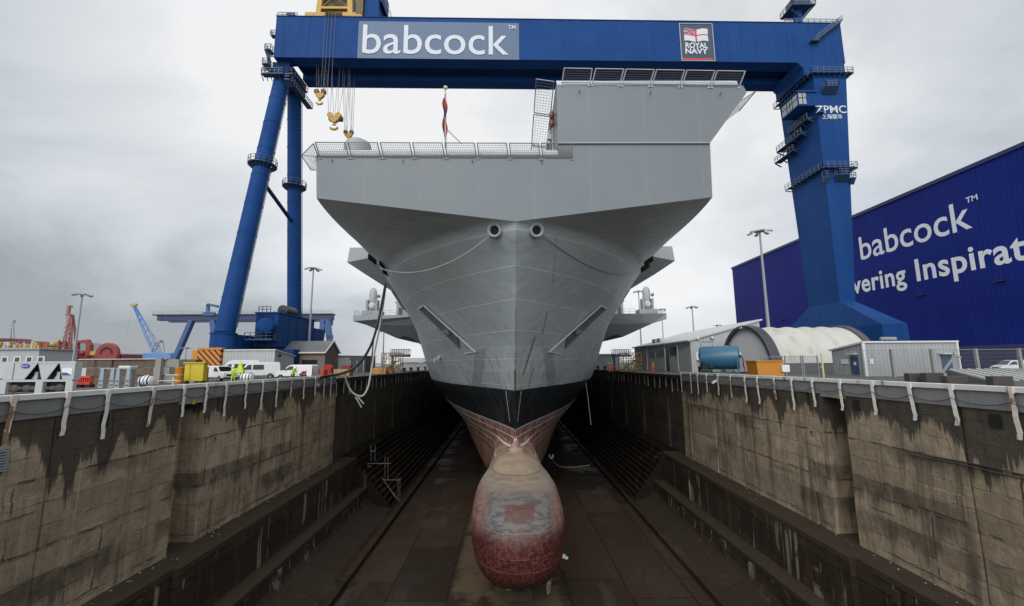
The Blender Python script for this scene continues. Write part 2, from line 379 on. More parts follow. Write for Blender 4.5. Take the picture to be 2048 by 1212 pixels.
# ------------------------------------------------------------ the two sides of the dock
def side(sg, xw, x1, x2, xf, yend, slot, grooves, label):
    """sg -1 left, +1 right; xw upper face, x1/x2 outer edges of the ledges, xf toe of the wall"""
    X = lambda d: xw + sg*d            # d > 0 goes into the wall
    t = thing('dock_wall', label, 'dock wall', (xw, 20, 0))
    # upper wall in plan, with a ladder slot and narrow grooves
    pl = [(.0, .7)]
    for a, b_, dp in sorted(list(grooves)+[slot]):
        pl += [(0, a), (dp, a+.02), (dp, b_-.02), (0, b_)]
    pl.append((0, yend))
    rows = []
    zs = [-9.7, -7.6, -5.2, -2.8, -.4]
    # subdivide the long runs and roughen the face a little
    pts = []
    for (d0, y0), (d1, y1) in zip(pl, pl[1:]):
        k = max(1, int((y1-y0)/1.6))
        for i in range(k): pts.append((d0+(d1-d0)*i/k, y0+(y1-y0)*i/k))
    pts.append(pl[-1])
    rr = random.Random(3)
    for z in zs: rows.append([(X(d + (rr.uniform(-.05,.05) if 0 < i < len(pts)-1 else 0)), y, z) for i, (d, y) in enumerate(pts)])
    u = MB().grid(rows)
    u.quad((X(0),yend,-9.7),(X(1.4),yend,-9.7),(X(1.4),yend,-.4),(X(0),yend,-.4))
    u.build('upper_wall', DS, t, fixn=False)
    # joints: proud courses beside the slot
    c = MB()
    for z in (-3.2, -5.4, -7.5):
        c.box2(min(X(-.02), X(.3)), max(X(-.02), X(.3)), slot[1]+.05, slot[1]+2.4, z, z+1.75)
    c.build('patched_course', DS, t)
    MB().box2(min(X(-.05),X(1.2)), max(X(-.05),X(1.2)), slot[0]-.2, slot[1]+.1, -.62, -.42).build('lintel', CONC, t)
    q = random.Random(11+sg)
    for k in range(9):                                   # cement repairs standing a few centimetres proud
        y = 14+k*4.3+q.uniform(-.6,.6); z = q.uniform(-8.6,-3.2); hy, hz = q.uniform(.6,1.8), q.uniform(.25,.8)
        if y-hy < slot[1]+2.6 and y+hy > slot[0]-.3: continue
        a_, b_ = X(-.07), X(.2)
        MB().box2(min(a_,b_), max(a_,b_), y-hy, y+hy, z-hz, z+hz).build('repair_slab', DS, t, bevel=.03)
    for y in ((22.6, 40.6) if sg < 0 else (19.4, 27.2)):   # black plates painting the shade inside square niches under the cope
        a_, b_ = X(-.056), X(-.05)
        MB().box2(min(a_,b_), max(a_,b_), y, y+.5, -1.25, -.62).build('niche_shade', DARKM, t)
    # ledges
    l = MB(); lo = MB()
    zl1, zl2 = -9.7, -13.3
    def seg(x0, xe, y0, y1, z):
        l.quad((x0,y0,z),(xe,y0,z),(xe,y1,z),(x0,y1,z))
    yj = slot[0]-1.6
    for (y0, y1, e1, e2) in ((.6, yj, .35, .3), (yj, yend+3, 0, 0)):
        seg(X(1.6), x1+sg*e1, y0, y1, zl1); seg(x1+sg*(e1+.4), x2+sg*e2, y0, y1, zl2)
        l.quad((x1+sg*e1,y0,zl1),(x1+sg*e1,y1,zl1),(x1+sg*e1,y1,zl1-.35),(x1+sg*e1,y0,zl1-.35))
        l.quad((x2+sg*e2,y0,zl2),(x2+sg*e2,y1,zl2),(x2+sg*e2,y1,zl2-.3),(x2+sg*e2,y0,zl2-.3))
        a1 = x1+sg*(e1+.06); a2 = x2+sg*(e2+.06)
        n_ = max(2, int((y1-y0)/2))
        ys = [y0+(y1-y0)*i/n_ for i in range(n_+1)]
        lo.grid([[(a1+sg*rr.uniform(-.06,.06), y, z) for y in ys] for z in (zl1-.3, zl1-1.6, zl2)])
        prof = [(a2, zl2-.28)] + [(xf - (xf-a2)*math.cos(math.pi/2*k/6)**1.0, zl2-.9-(zl2-.9-ZF-.12)*math.sin(math.pi/2*k/6)) for k in range(7)]
        prof[1:] = [(a2+(xf-a2)*(1-math.cos(math.pi/2*k/6)), zl2-.9+(ZF+.12-zl2+.9)*math.sin(math.pi/2*k/6)) for k in range(7)]
        lo.grid([[(x, y, z) for y in ys] for x, z in prof])
        lo.quad((x1+sg*1.2,y1,ZF),(a2,y1,ZF),(a2,y1,zl2-.28),(a1,y1,zl2),(a1,y1,zl1-.3),(x1+sg*1.2,y1,zl1-.3))
    lo.quad((x1-sg*.02,yj,zl1),(x1+sg*.6,yj,zl1),(x1+sg*.6,yj,zl2),(x1-sg*.02,yj,zl2)); lo.quad((x2-sg*.02,yj,zl2),(x2+sg*.6,yj,zl2),(x2+sg*.6,yj,ZF),(x2-sg*.02,yj,ZF))
    for k in range(9):                                   # piers on the lower tier
        y = 18+k*4.3; a = x2+sg*.12
        lo.box2(min(a, a-sg*.3), max(a, a-sg*.3), y, y+.5, ZF+1.2, zl2-.35)
        a = x1+sg*.12; lo.box2(min(a, a-sg*.14), max(a, a-sg*.14), y+1.5, y+1.85, zl2+.05, zl1-.38)
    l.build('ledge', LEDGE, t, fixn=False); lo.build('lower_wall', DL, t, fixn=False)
    # farther along: the wall stands back and a flight of stone altars runs down to the floor
    fw = MB()
    nb = int((330-yend)/6)
    for z0, z1, dd in ((-9.7, -.12, .55),):
        fw.grid([[(X(dd+rr.uniform(-.05,.05)), yend+(330-yend)*i/nb, z) for i in range(nb+1)] for z in (z0, -6.5, -3, z1)])
    for k in range(8):
        y = yend+6+k*11; fw.box2(min(X(.3),X(.7)), max(X(.3),X(.7)), y, y+1.1, -9.7, -.5)
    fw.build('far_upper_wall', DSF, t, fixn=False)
    al = MB(); N = 11; xa, xb = X(-1.6), xf-sg*.2
    pr = [(X(1), -9.7), (xa, -9.7)]
    for i in range(N):
        x = xa+(xb-xa)*(i+1)/N; za = -9.7-(5.9)*(i+1)/N
        pr += [(pr[-1][0], za), (x, za)]
    al.grid([[(x, y, z) for y in (yend+3, 80, 120, 200, 330)] for x, z in pr])
    al.quad(*([(x, yend+3, z) for x, z in pr] + [(xb, yend+3, -16), (X(1), yend+3, -16)]))
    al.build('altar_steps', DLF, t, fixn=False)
    # cope: fascia and white rail, with hanging straps and swags of chain
    fa = MB(); n_ = int((yend-.7)/2.4)
    fa.box2(min(X(.5), X(-.08)), max(X(.5), X(-.08)), .7, yend-.3, -.42, .40)
    for k in range(n_):
        y = .7+k*2.4+1.2; fa.box2(min(X(-.08),X(-.10)), max(X(-.08),X(-.10)), y-.04, y+.04, -.40, .38)
    fa.build('cope_fascia', FASC, t)
    ra = MB(); a, b_ = X(.30), X(-.20)
    ra.box2(min(a,b_), max(a,b_), .7, yend-.3, .402, .65)
    ra.build('white_rail', RAILW, t, bevel=.02)
    a, b_ = X(.6), X(.0)
    MB().box2(min(a,b_), max(a,b_), yend-.29, 330, -.25, .22).build('far_cope', LEDGE, t)
    def strap_bm(L, seed, w_=.19):
        q = random.Random(seed); s = MB(); n = 7; rows = []
        for i in range(n+1):
            z = .62-(L)*i/n; out = -.235 - (.02 if i == 0 else q.uniform(.0,.03)); dy = q.uniform(-.035,.035)*(i/n)*2 - .10*(i/n)
            rows.append((X(out), dy, z))
        for (xa_, ya, za), (xb_, yb, zb) in zip(rows, rows[1:]):
            s.add([(xa_-sg*.012,ya-w_/2,za),(xa_-sg*.012,ya+w_/2,za),(xa_+sg*.012,ya+w_/2,za),(xa_+sg*.012,ya-w_/2,za),
                   (xb_-sg*.02,yb-w_/2,zb),(xb_-sg*.02,yb+w_/2,zb),(xb_+sg*.02,yb+w_/2,zb),(xb_+sg*.02,yb-w_/2,zb)],
                  [(0,1,5,4),(1,2,6,5),(2,3,7,6),(3,0,4,7)])
        s.box2(min(X(-.19),X(-.255)), max(X(-.19),X(-.255)), -w_*.62, w_*.62, .36, .655)
        for z in (.2, -.1):
            s.box2(min(X(-.22),X(-.28)), max(X(-.22),X(-.28)), -.03, .03, z-.03, z+.03)
        return s
    protos = []
    for i, (L, mt) in enumerate(((2.15, STRAP), (2.4, STRAP), (1.8, STRAPR), (2.2, STRAPR), (1.95, STRAP))):
        s = strap_bm(L, i+sg*10); s.v = [(x, y+20, z) for x, y, z in s.v]
        o = s.build('strap', mt, t); protos.append(o)
    y = 11.2 + (0 if sg < 0 else .7); k = 0; ys = []
    while y < 128:
        jit = rr.uniform(-.35,.35); ys.append(y+jit)
        if k < 5: o = protos[k]
        else:
            o = protos[rr.choice((0, 1, 3, 4, 4)) if rr.random() > .15 else 2].copy(); COL.objects.link(o)
        o.location.y = y+jit-20
        if k >= 5: o.rotation_euler = (rr.uniform(-.035,.035), 0, rr.uniform(-.03,.03)); o.location.z = rr.uniform(-.06,.0)
        if y > yend: o.scale = (1, .75, .95); o.location.x = sg*.45; o.location.z = -.35
        y += 2.35; k += 1
    near = [v for v in ys if v < yend-1]
    for a_, b_ in zip(near, near[1:]):
        c = MB(); sag = rr.uniform(.18,.34)
        c.path([(X(-.26), a_+(b_-a_)*i/8, -.02 + sag*((2*i/8-1)**2-1)) for i in range(9)], .022, 5)
        c.build('chain_swag', CHAIN, t)
    return t
wl = side(-1, -20.9, -18.9, -17.6, -14.6, 53.0, (28.1, 30.3, 1.5), [(20.4, 20.52, .12), (31.6, 31.85, .4), (39.0, 39.12, .15), (44.0, 44.1, .12), (51.0, 51.5, .5)], 'stained stone dock wall on the left with hanging white straps')
wr = side(1, 22.2, 20.2, 18.9, 16.4, 55.0, (28.5, 30.4, 1.6), [(21.1, 21.25, .15), (31.8, 32.1, .35), (36.2, 36.35, .12), (46.5, 46.65, .15), (52.6, 53.0, .4)], 'stained stone dock wall on the right with hanging white straps')
cm = MB()
o = atX(1433, 765, 21.9)
cm.tube(o+Vector((.3,.3,.25)), o+Vector((-.55,-.35,0)), .13, .13, 8); cm.beam(o+Vector((.3,.2,.2)), o+Vector((.3,.2,.9)), .06)
tc_ = thing('security_camera', 'small white camera on a bracket below the right dock rail', 'camera', o)
cm.build('housing', M('cam_white', (.7,.7,.68), .4), tc_)
o = atX(632, 772, -20.75)
tc_ = thing('floodlight', 'small grey floodlight clamped to the left dock rail', 'light', o)
MB().tube(o+Vector((0,.1,.35)), o+Vector((.35,-.1,-.1)), .13, .22, 8).build('housing', FASC, tc_)

# two cables along the right wall, litter washed up on the ledges and the floor
for dz, lab in ((0, 'upper of two dark cables running along the right dock wall'), (-.16, 'lower of two dark cables running along the right dock wall')):
    o = MB().path([(22.12, y, -3.05+dz-.0115*(y-19)+.03*math.sin(y*1.3+dz*9)) for y in np.linspace(12, 24.2, 16)], .03, 6).build('wall_cable', CHAIN); tag(o, lab, 'cable')
q = random.Random(21); li = MB(); fs_ = MB()
for k in range(110):
    sg = q.choice((-1, 1)); y = q.uniform(16, 54); x = (-20.9+abs(q.gauss(0,.35)) if sg < 0 else 22.2-abs(q.gauss(0,.35))); s_ = q.uniform(.012,.05)
    li.sphere((x+(.05 if sg < 0 else -.05), y, -9.69+s_*.3), (s_*q.uniform(.6,1.8), s_*q.uniform(.6,1.8), s_*.5), 6, 4)
o = li.build('litter', M('litter_white', (.42,.41,.38), .7)); tag(o, 'scattered pale litter along the stone ledges of the dock', 'litter', kind='stuff')
for k in range(260):
    y = q.uniform(30, 62); x = q.uniform(-12.5, 15); s_ = q.uniform(.02,.07)
    fs_.sphere((x, y, ZF+s_*.25), (s_*q.uniform(.6,2), s_*q.uniform(.6,2), s_*.5), 6, 4)
o = fs_.build('rubble', M('rubble_brown', (.06,.045,.032), .8, var=.4, scale=3)); tag(o, 'small stones and debris scattered over the dock floor', 'debris', kind='stuff')
# ------------------------------------------------------------ the ship
SX = .75                                     # centre line
def hull_paint():
    m, t, p = newmat('hull_paint'); n = NT(t)
    fine = n.noise(scale=2.2, detail=6, rough=.6); big = n.noise(scale=.18, detail=4)
    xs = n.math('ABSOLUTE', n.math('SUBTRACT', n.x, SX))
    z = n.math('ADD', n.z, n.math('MULTIPLY_ADD', fine, .06, -.03))
    grey = n.mix(n.math('MULTIPLY', n.step(big, .3, .7), 1), (.375,.415,.42), (.43,.47,.475))
    grey = n.mix(n.math('MULTIPLY', n.step(fine, .4, .75), .22), grey, (.26,.285,.29))
    # weld seams: level strakes and frames
    fz = n.math('FRACT', n.math('MULTIPLY', n.math('ADD', n.z, 20.0), 1/2.62))
    seam = n.step(n.math('ABSOLUTE', n.math('SUBTRACT', fz, .5)), .022, .008)
    fy = n.math('FRACT', n.math('MULTIPLY', n.y, 1/5.3)); seam2 = n.step(n.math('ABSOLUTE', n.math('SUBTRACT', fy, .5)), .010, .004)
    under = n.step(n.z, 13.6, 12.9)
    grey = n.mix(n.math('MULTIPLY', n.math('MULTIPLY', seam, under), .65), grey, (.60,.63,.63))
    grey = n.mix(n.math('MULTIPLY', n.math('MULTIPLY', seam2, under), .18), grey, (.17,.18,.18))
    # shell plating shades: each strake and frame bay a slightly different paint batch
    pc, _ = n.brick(n.vec(n.y, n.math('ADD', n.z, 20), 0), (1,1,1), (.74,.75,.75), (.92,.92,.92), 10.6, 2.62, .01, .5, .1)
    grey = n.mix(n.math('MULTIPLY', under, .75), grey, pc, 'MULTIPLY')
    # run-off below the anchor pockets, streaks down the stem
    run = n.noise(n.scale(.9, .9, .08), scale=1.6, detail=4)
    grey = n.mix(n.math('MULTIPLY', n.math('MULTIPLY', n.step(run, .5, .68), n.step(n.z, 5.5, 1.0)), .45), grey, (.145,.15,.155))
    bx = n.math('ADD', xs, n.math('MULTIPLY', n.z, .22))
    band = n.math('MULTIPLY', n.step(n.math('ABSOLUTE', n.math('SUBTRACT', bx, 4.3)), .75, .55), n.step(n.z, 3.6, 3.3))
    grey = n.mix(n.math('MULTIPLY', band, .42), grey, (.135,.135,.14))
    def rust(cx, slope, z0, z1, wd, k):
        q = n.math('ABSOLUTE', n.math('SUBTRACT', n.math('SUBTRACT', n.x, SX), n.math('MULTIPLY_ADD', n.z, slope, cx)))
        q = n.math('ADD', q, n.math('MULTIPLY_ADD', n.noise(n.scale(2, 2, .6), scale=2, detail=4), .16, -.08))
        a = n.math('MULTIPLY', n.step(q, wd, wd*.3), n.math('MULTIPLY', n.step(n.z, z0-.3, z0), n.step(n.z, z1+.6, z1)))
        return n.math('MULTIPLY', a, k)
    for a in ((-.02, .0, -.75, 1.0, .17, .9), (.02, .0, .5, 6.5, .07, .55), (.55, .33, .9, 4.2, .16, .75), (1.85, .20, 4.9, 6.6, .10, .6), (1.6, .28, -.5, 1.2, .08, .7), (-1.55, -.28, -.6, .7, .07, .6)):
        grey = n.mix(rust(*a), grey, (.15,.075,.025))
    for a in ((3.4, .02, 9.0, 12.6, .05, .5),):
        grey = n.mix(rust(*a), grey, (.08,.085,.085))
    # boot topping
    blk = n.mix(n.step(run, .45, .7), (.014,.016,.018), (.032,.035,.038))
    blk = n.mix(n.math('MULTIPLY', n.step(n.noise(n.scale(3, 3, .05), scale=1), .66, .70), .5), blk, (.11,.115,.115))
    # antifouling below the water line
    redn = n.noise(n.scale(1, .6, .5), scale=.9, detail=6, rough=.62)
    rst = n.noise(n.scale(1.6, 1.6, .12), scale=1, detail=4)
    red = n.mix(n.step(redn, .42, .62), (.20,.070,.055), (.30,.19,.145))
    red = n.mix(n.math('MULTIPLY', n.step(rst, .5, .66), .6), red, (.34,.27,.20))
    red = n.mix(n.math('MULTIPLY', n.step(rst, .47, .36), .55), red, (.10,.035,.028))
    aft = n.step(n.y, 58, 85); red = n.mix(n.math('MULTIPLY', aft, .7), red, (.15,.12,.085))
    # pale level lines along the strakes
    lz = n.math('FRACT', n.math('MULTIPLY', n.math('ADD', n.z, n.math('MULTIPLY_ADD', redn, .03, 30)), 1/.86))
    ln = n.math('MULTIPLY', n.step(n.math('ABSOLUTE', n.math('SUBTRACT', lz, .5)), .075, .045), n.math('MULTIPLY', n.step(n.z, -8.3, -8.0), n.step(n.y, 40.5, 43)))
    red = n.mix(n.math('MULTIPLY', ln, .9), red, (.68,.60,.50))
    # the bulb: bleached crown, worn grey middle, red forefoot
    bn = n.noise(scale=.75, detail=7, rough=.68); bn2 = n.noise(n.scale(.7, 1.5, 2.2), scale=1.3, detail=7, rough=.7)
    fr = n.noise(n.scale(.9, .9, .9), scale=5.0, detail=6, rough=.75)
    front = n.math('MULTIPLY', n.step(n.y, 44.6, 43.0), n.step(n.math('ADD', n.z, n.math('MULTIPLY', bn, .8)), -5.55, -6.1))
    zz = n.math('ADD', n.math('ADD', n.z, n.math('MULTIPLY', n.math('SUBTRACT', n.y, 34.0), .20)), n.math('MULTIPLY_ADD', bn, 1.6, -.8))
    pale = n.mix(n.step(bn, .35, .65), (.29,.235,.175), (.22,.165,.12))
    pale = n.mix(n.math('MULTIPLY', n.step(bn2, .55, .7), .5), pale, (.21,.18,.14))
    side_ = n.mix(n.step(bn2, .45, .54), (.29,.165,.135), (.17,.085,.07))
    side_ = n.mix(n.step(xs, 2.0, 2.9), n.mix(n.step(bn2, .46, .54), (.080,.073,.070), (.15,.132,.12)), side_)
    nose = n.mix(n.step(fr, .45, .57), (.055,.011,.009), (.150,.043,.033))
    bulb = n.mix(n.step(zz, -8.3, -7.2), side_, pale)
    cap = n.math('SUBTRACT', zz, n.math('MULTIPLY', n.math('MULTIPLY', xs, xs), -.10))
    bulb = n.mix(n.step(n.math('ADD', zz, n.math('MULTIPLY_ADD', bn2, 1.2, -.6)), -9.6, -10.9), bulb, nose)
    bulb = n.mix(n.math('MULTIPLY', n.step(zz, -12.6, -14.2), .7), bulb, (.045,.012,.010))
    # an oval of old primer on the crown, a repainted panel and scuffs
    dx = n.math('DIVIDE', n.math('SUBTRACT', n.x, SX), 2.05); dy = n.math('DIVIDE', n.math('SUBTRACT', n.y, 40.0), 3.6)
    ov = n.math('ADD', n.math('MULTIPLY', dx, dx), n.math('MULTIPLY', dy, dy))
    top = n.step(n.z, -9.0, -8.0)
    bulb = n.mix(n.math('MULTIPLY', n.math('MULTIPLY', n.step(ov, 1.04, .97), top), .9), bulb, n.mix(n.step(bn, .4, .6), (.37,.285,.20), (.31,.21,.145)))
    bulb = n.mix(n.math('MULTIPLY', n.math('MULTIPLY', n.step(n.math('ABSOLUTE', n.math('SUBTRACT', ov, 1.12)), .10, .03), top), .55), bulb, (.17,.10,.065))
    ov2 = n.math('ADD', n.math('MULTIPLY', n.math('MULTIPLY', dx, dx), .52), n.math('MULTIPLY', n.math('MULTIPLY', dy, dy), .42))
    bulb = n.mix(n.math('MULTIPLY', n.math('MULTIPLY', n.step(n.math('ABSOLUTE', n.math('SUBTRACT', ov2, 1.0)), .035, .012), top), .35), bulb, (.42,.36,.29))
    q1 = n.step(n.math('ADD', n.math('ABSOLUTE', n.math('SUBTRACT', n.x, SX-.0)), n.math('MULTIPLY_ADD', bn2, .5, -.25)), 1.08, .95)
    q2 = n.step(n.math('ADD', n.math('ABSOLUTE', n.math('ADD', zz, 8.95)), n.math('MULTIPLY_ADD', bn2, .4, -.2)), .62, .5)
    bulb = n.mix(n.math('MULTIPLY', n.math('MULTIPLY', q1, q2), .75), bulb, (.115,.042,.030))
    bulb = n.mix(n.step(n.noise(n.scale(1, 1, 2.5), scale=6.0, detail=3), .735, .76), bulb, (.50,.46,.42))
    scr = n.noise(n.vec(n.math('MULTIPLY', n.x, .8), n.math('MULTIPLY', n.y, .8), n.math('MULTIPLY', n.math('ADD', n.z, n.math('MULTIPLY', n.x, .25)), 6.0)), scale=1.1, detail=6, rough=.7)
    bulb = n.mix(n.math('MULTIPLY', n.step(scr, .60, .68), n.math('MULTIPLY', n.step(zz, -7.4, -8.2), .55)), bulb, (.055,.045,.042))
    bulb = n.mix(n.math('MULTIPLY', n.step(scr, .345, .30), n.math('MULTIPLY', n.step(zz, -7.4, -8.2), .55)), bulb, (.31,.26,.225))
    for zs_, yy_ in ((-9.35, 0), (-11.6, 0)):
        bulb = n.mix(n.math('MULTIPLY', n.step(n.math('ABSOLUTE', n.math('SUBTRACT', n.math('ADD', n.z, n.math('MULTIPLY_ADD', bn, .3, -.15)), zs_)), .035, .012), .45), bulb, (.30,.22,.18))
    red = n.mix(front, red, bulb)
    c = n.mix(n.step(z, -.80, -.72), blk, grey)
    c = n.mix(n.step(z, -4.62, -4.56), n.mix(n.step(z, -4.78, -4.74), red, (.33,.35,.33)), c)
    t.links.new(c, p.inputs['Base Color'])
    wet = n.step(n.z, -4.7, -4.5)
    ro = n.math('MULTIPLY_ADD', wet, -.14, n.math('MULTIPLY_ADD', fine, .35, .36))
    t.links.new(ro, p.inputs['Roughness']); p.inputs['Specular IOR Level'].default_value = .5
    # dents between the frames; flaking paint low down
    dent = n.math('MULTIPLY', n.noise(n.scale(.5, .5, .5), scale=1, detail=2), 2.2)
    flake = n.math('MULTIPLY', n.math('MULTIPLY', bn2, n.step(n.z, -4, -6)), 1.3)
    dish = n.math('MULTIPLY', n.math('MULTIPLY', n.math('COSINE', n.math('MULTIPLY', n.y, 6.2832/1.325)), n.math('COSINE', n.math('MULTIPLY', n.z, 6.2832/2.62))), n.math('MULTIPLY', n.step(n.z, -5, -3), .16))
    dent = n.math('ADD', dent, dish)
    ww = n.math('ADD', n.math('MULTIPLY', n.math('MULTIPLY', seam, under), .35), n.math('ADD', dent, flake))
    n.bump(ww, .45, .10, p)
    return m
HULL = hull_paint()
def face_paint():
    m, t, p = newmat('bow_paint'); n = NT(t)
    big = n.noise(scale=.15, detail=5); fine = n.noise(scale=1.6, detail=6)
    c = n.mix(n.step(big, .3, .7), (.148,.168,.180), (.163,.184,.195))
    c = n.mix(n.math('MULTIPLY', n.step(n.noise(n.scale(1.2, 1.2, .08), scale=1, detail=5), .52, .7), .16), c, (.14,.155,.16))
    for z0 in (16.15, 18.2, 24.3):
        c = n.mix(n.math('MULTIPLY', n.step(n.math('ABSOLUTE', n.math('SUBTRACT', n.z, z0)), .03, .01), .35), c, (.11,.12,.125))
    fx = n.math('FRACT', n.math('MULTIPLY', n.x, 1/4.7))
    c = n.mix(n.math('MULTIPLY', n.step(n.math('ABSOLUTE', n.math('SUBTRACT', fx, .5)), .012, .004), .22), c, (.26,.285,.295))
    pc, _ = n.brick(n.vec(n.x, n.z, 0), (1,1,1), (.93,.935,.94), (.97,.97,.97), 9.4, 4.1, .01, .5, .1)
    c = n.mix(.7, c, pc, 'MULTIPLY')
    t.links.new(c, p.inputs['Base Color']); p.inputs['Roughness'].default_value = .48
    n.bump(n.math('ADD', n.noise(n.scale(.6, .6, .6), scale=1, detail=2), n.math('MULTIPLY', fine, .08)), .30, .08, p)
    return m
FACE = face_paint()
SHIPG = M('ship_grey', (.29,.315,.32), rough=.5, var=.08, streak=.25, dirt=(.16,.165,.165))
SHIPL = M('ship_light', (.50,.52,.53), rough=.5, var=.07, streak=.15, dirt=(.3,.3,.3))
SHIPD = M('ship_dark', (.07,.075,.08), rough=.6, var=.2)
DECK = M('flight_deck', (.10,.105,.11), rough=.9, var=.2)
NETM = M('net_wire', (.11,.115,.12), rough=.5, var=.2)
NETP = M('net_post', (.20,.21,.215), rough=.45, var=.15)

ship = thing('aircraft_carrier', 'huge grey aircraft carrier standing bow on in the dry dock', 'ship', (SX, 60, ZF))
def interp(z, T):
    xs = [a for a, _ in T]; ys = [b for _, b in T]; return float(np.interp(z, xs, ys))
def smooth_interp(T):
    xs = np.array([a for a, _ in T], float); ys = np.array([b for _, b in T], float)
    d = np.diff(ys)/np.diff(xs); m = np.zeros(len(xs)); m[0] = d[0]; m[-1] = d[-1]
    for i in range(1, len(xs)-1): m[i] = 0 if d[i-1]*d[i] <= 0 else 2*d[i-1]*d[i]/(d[i-1]+d[i])
    def f(z):
        z = min(max(z, xs[0]), xs[-1]); i = min(max(int(np.searchsorted(xs, z))-1, 0), len(xs)-2); h = xs[i+1]-xs[i]; t = (z-xs[i])/h
        return ys[i]*(2*t**3-3*t*t+1)+m[i]*h*(t**3-2*t*t+t)+ys[i+1]*(-2*t**3+3*t*t)+m[i+1]*h*(t**3-t*t)
    return f
ZK, ZC, YF = 15.4, 13.35, 33.5
ZKEEL = -14.3
fYs = smooth_interp([(-14.3,44.5),(-6.5,43.4),(-4.6,43.0),(-.7,41.9),(3,40.2),(7.5,37.3),(10.9,35.0),(ZC,YF),(15.4,YF)])
fW = smooth_interp([(-14.3,9.5),(-13,11.5),(-9,15.5),(-4.6,19),(13.35,19),(14.3,18.2),(ZK,17.6)])
fQ = smooth_interp([(-14.3,1.25),(-4.6,1.22),(-.7,1.20),(3,1.12),(7.5,1.05),(12,1.0),(ZK,1.0)])
fL = smooth_interp([(-14.3,40),(-9,45),(-4.6,38),(-.7,27),(2.8,23),(7.5,19),(10.9,14),(13.35,10.5),(14.3,9),(ZK,6.5)])
def b_hull(Y, z):
    ys = fYs(z); b0 = max(0.0, 16.35*(z-ZC)/(ZK-ZC)) if z > ZC else 0.0
    if Y < ys: return -(ys-Y)*.7
    W = fW(z); return W-(W-b0)*math.exp(-((Y-ys)/fL(z))**fQ(z))
def bulb_par(Y):
    u = (Y-29.6)/7.9
    if u <= 0: return 0, 1e-3, 1e-3
    s = 1.0 if u >= 1 else (1-(1-u)**2.5)**(1/2.5)
    zt = -10.9+3.75*s+max(0, Y-37)*.10; zb = -10.9-3.4*s
    wx = 3.66*s
    kq = min(1, max(0, (Y-38.2)/5.6)); wx *= 1-.24*kq*kq*(3-2*kq)
    if Y > 45: wx *= max(.02, 1-(Y-45)/30)
    return wx, zt, zb
def b_bulb(Y, z):
    wx, zt, zb = bulb_par(Y)
    if wx <= 0: return -(29.6-Y)-1
    zc = (zt+zb)/2; hz = (zt-zb)/2; q = abs((z-zc)/hz)
    return wx*(1-(.03*q**1.6 if z < zc else 0))*(1-q**2.9)**(1/2.4) if q < 1 else -(q-1)*hz*1.0
def F_(Y, z):
    a, b = b_hull(Y, z), b_bulb(Y, z); k = 1.2; h = max(k-abs(a-b), 0)/k
    return max(a, b)+h*h*k*.25
ZS = -4.62
# upper hull: level water lines from the stem aft
rows = []
zs = list(np.linspace(ZS, ZC, 44)) + list(np.linspace(ZC, ZK, 12))[1:]
def yroot(z):
    if z > ZC: return YF
    lo, hi = 32.0, 46.0
    ys = np.linspace(lo, hi, 60)
    for a, b in zip(ys, ys[1:]):
        if F_(b, z) > 0:
            for _ in range(30):
                m_ = (a+b)/2
                if F_(m_, z) > 0: b = m_
                else: a = m_
            return b
    return hi
NCOL = 90; YMAX = 270
for z in zs:
    y0 = yroot(z); r = []
    for j in range(NCOL+1):
        y = y0+(YMAX-y0)*(j/NCOL)**2.6
        r.append((y, max(0.0, F_(y, z)) if j else (max(0, 16.35*(z-ZC)/(ZK-ZC)) if z > ZC else 0.0), z))
    rows.append(r)
hm = MB()
for s in (-1, 1): hm.grid([[(SX+s*b, y, z) for y, b, z in r] for r in rows])
# lower hull: stations from the nose of the bulb aft
yst = yroot(ZS)
Yn = [29.6+7.9*(1-math.cos(math.pi/2*k/22)) if k else 29.602 for k in range(0, 17)]
Yl = list(np.linspace(Yn[-1], yst+4, 30))[1:]; Ya = [yst+4+(YMAX-yst-4)*(k/40)**2.0 for k in range(1, 41)]
NS = 46; rows2 = []
zz = np.linspace(0, 1, 420)
for Y in Yn+Yl+Ya:
    if Y < yst:
        wx, zt, zb = bulb_par(Y); a, b = (zt+zb)/2, ZS          # top of the section, where F crosses zero
        for _ in range(40):
            m_ = (a+b)/2
            if F_(Y, m_) > 0: a = m_
            else: b = m_
        ztop = a
    else: ztop = ZS
    wx, zt, zb = bulb_par(Y)
    zbot = max(ZKEEL, zb if Y < 37.5 else ZKEEL)
    P = [(max(0, F_(Y, ztop)) if Y >= yst else 0.0, ztop)]
    for q in zz[1:-1]:
        z = ztop+(zbot-ztop)*(1-math.cos(math.pi*q))/2; P.append((max(0, F_(Y, z)), z))
    bb = max(0, F_(Y, zbot)) if Y >= 37.5 else 0
    P.append((bb, zbot))
    if bb > 0: P.append((0.0, zbot))
    P = np.array(P); L = np.concatenate([[0], np.cumsum(np.hypot(*np.diff(P, axis=0).T))]); tt = np.linspace(0, L[-1], NS)
    rows2.append([(Y, float(np.interp(q, L, P[:,0])), float(np.interp(q, L, P[:,1]))) for q in tt])
for s in (-1, 1): hm.grid([[(SX+s*b, y, z) for y, b, z in r] for r in rows2])
hm.add([(SX+b, y, z) for (y, b, z) in rows2[0]]+[(SX-b, y, z) for (y, b, z) in rows2[0][::-1][1:-1]], [tuple(range(2*len(rows2[0])-2))])
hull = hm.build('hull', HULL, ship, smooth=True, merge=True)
BV = BVHTree.FromPolygons([v for v in hm.v], hm.f)
def on_hull(px, py):
    d = Vector(ray(px, py)).normalized(); h, nrm, i, dist = BV.ray_cast(Vector(CAM), d)
    if h is None: return atY(px, py, 40), Vector((0,-1,0))
    if nrm.dot(d) > 0: nrm = -nrm
    return h, nrm
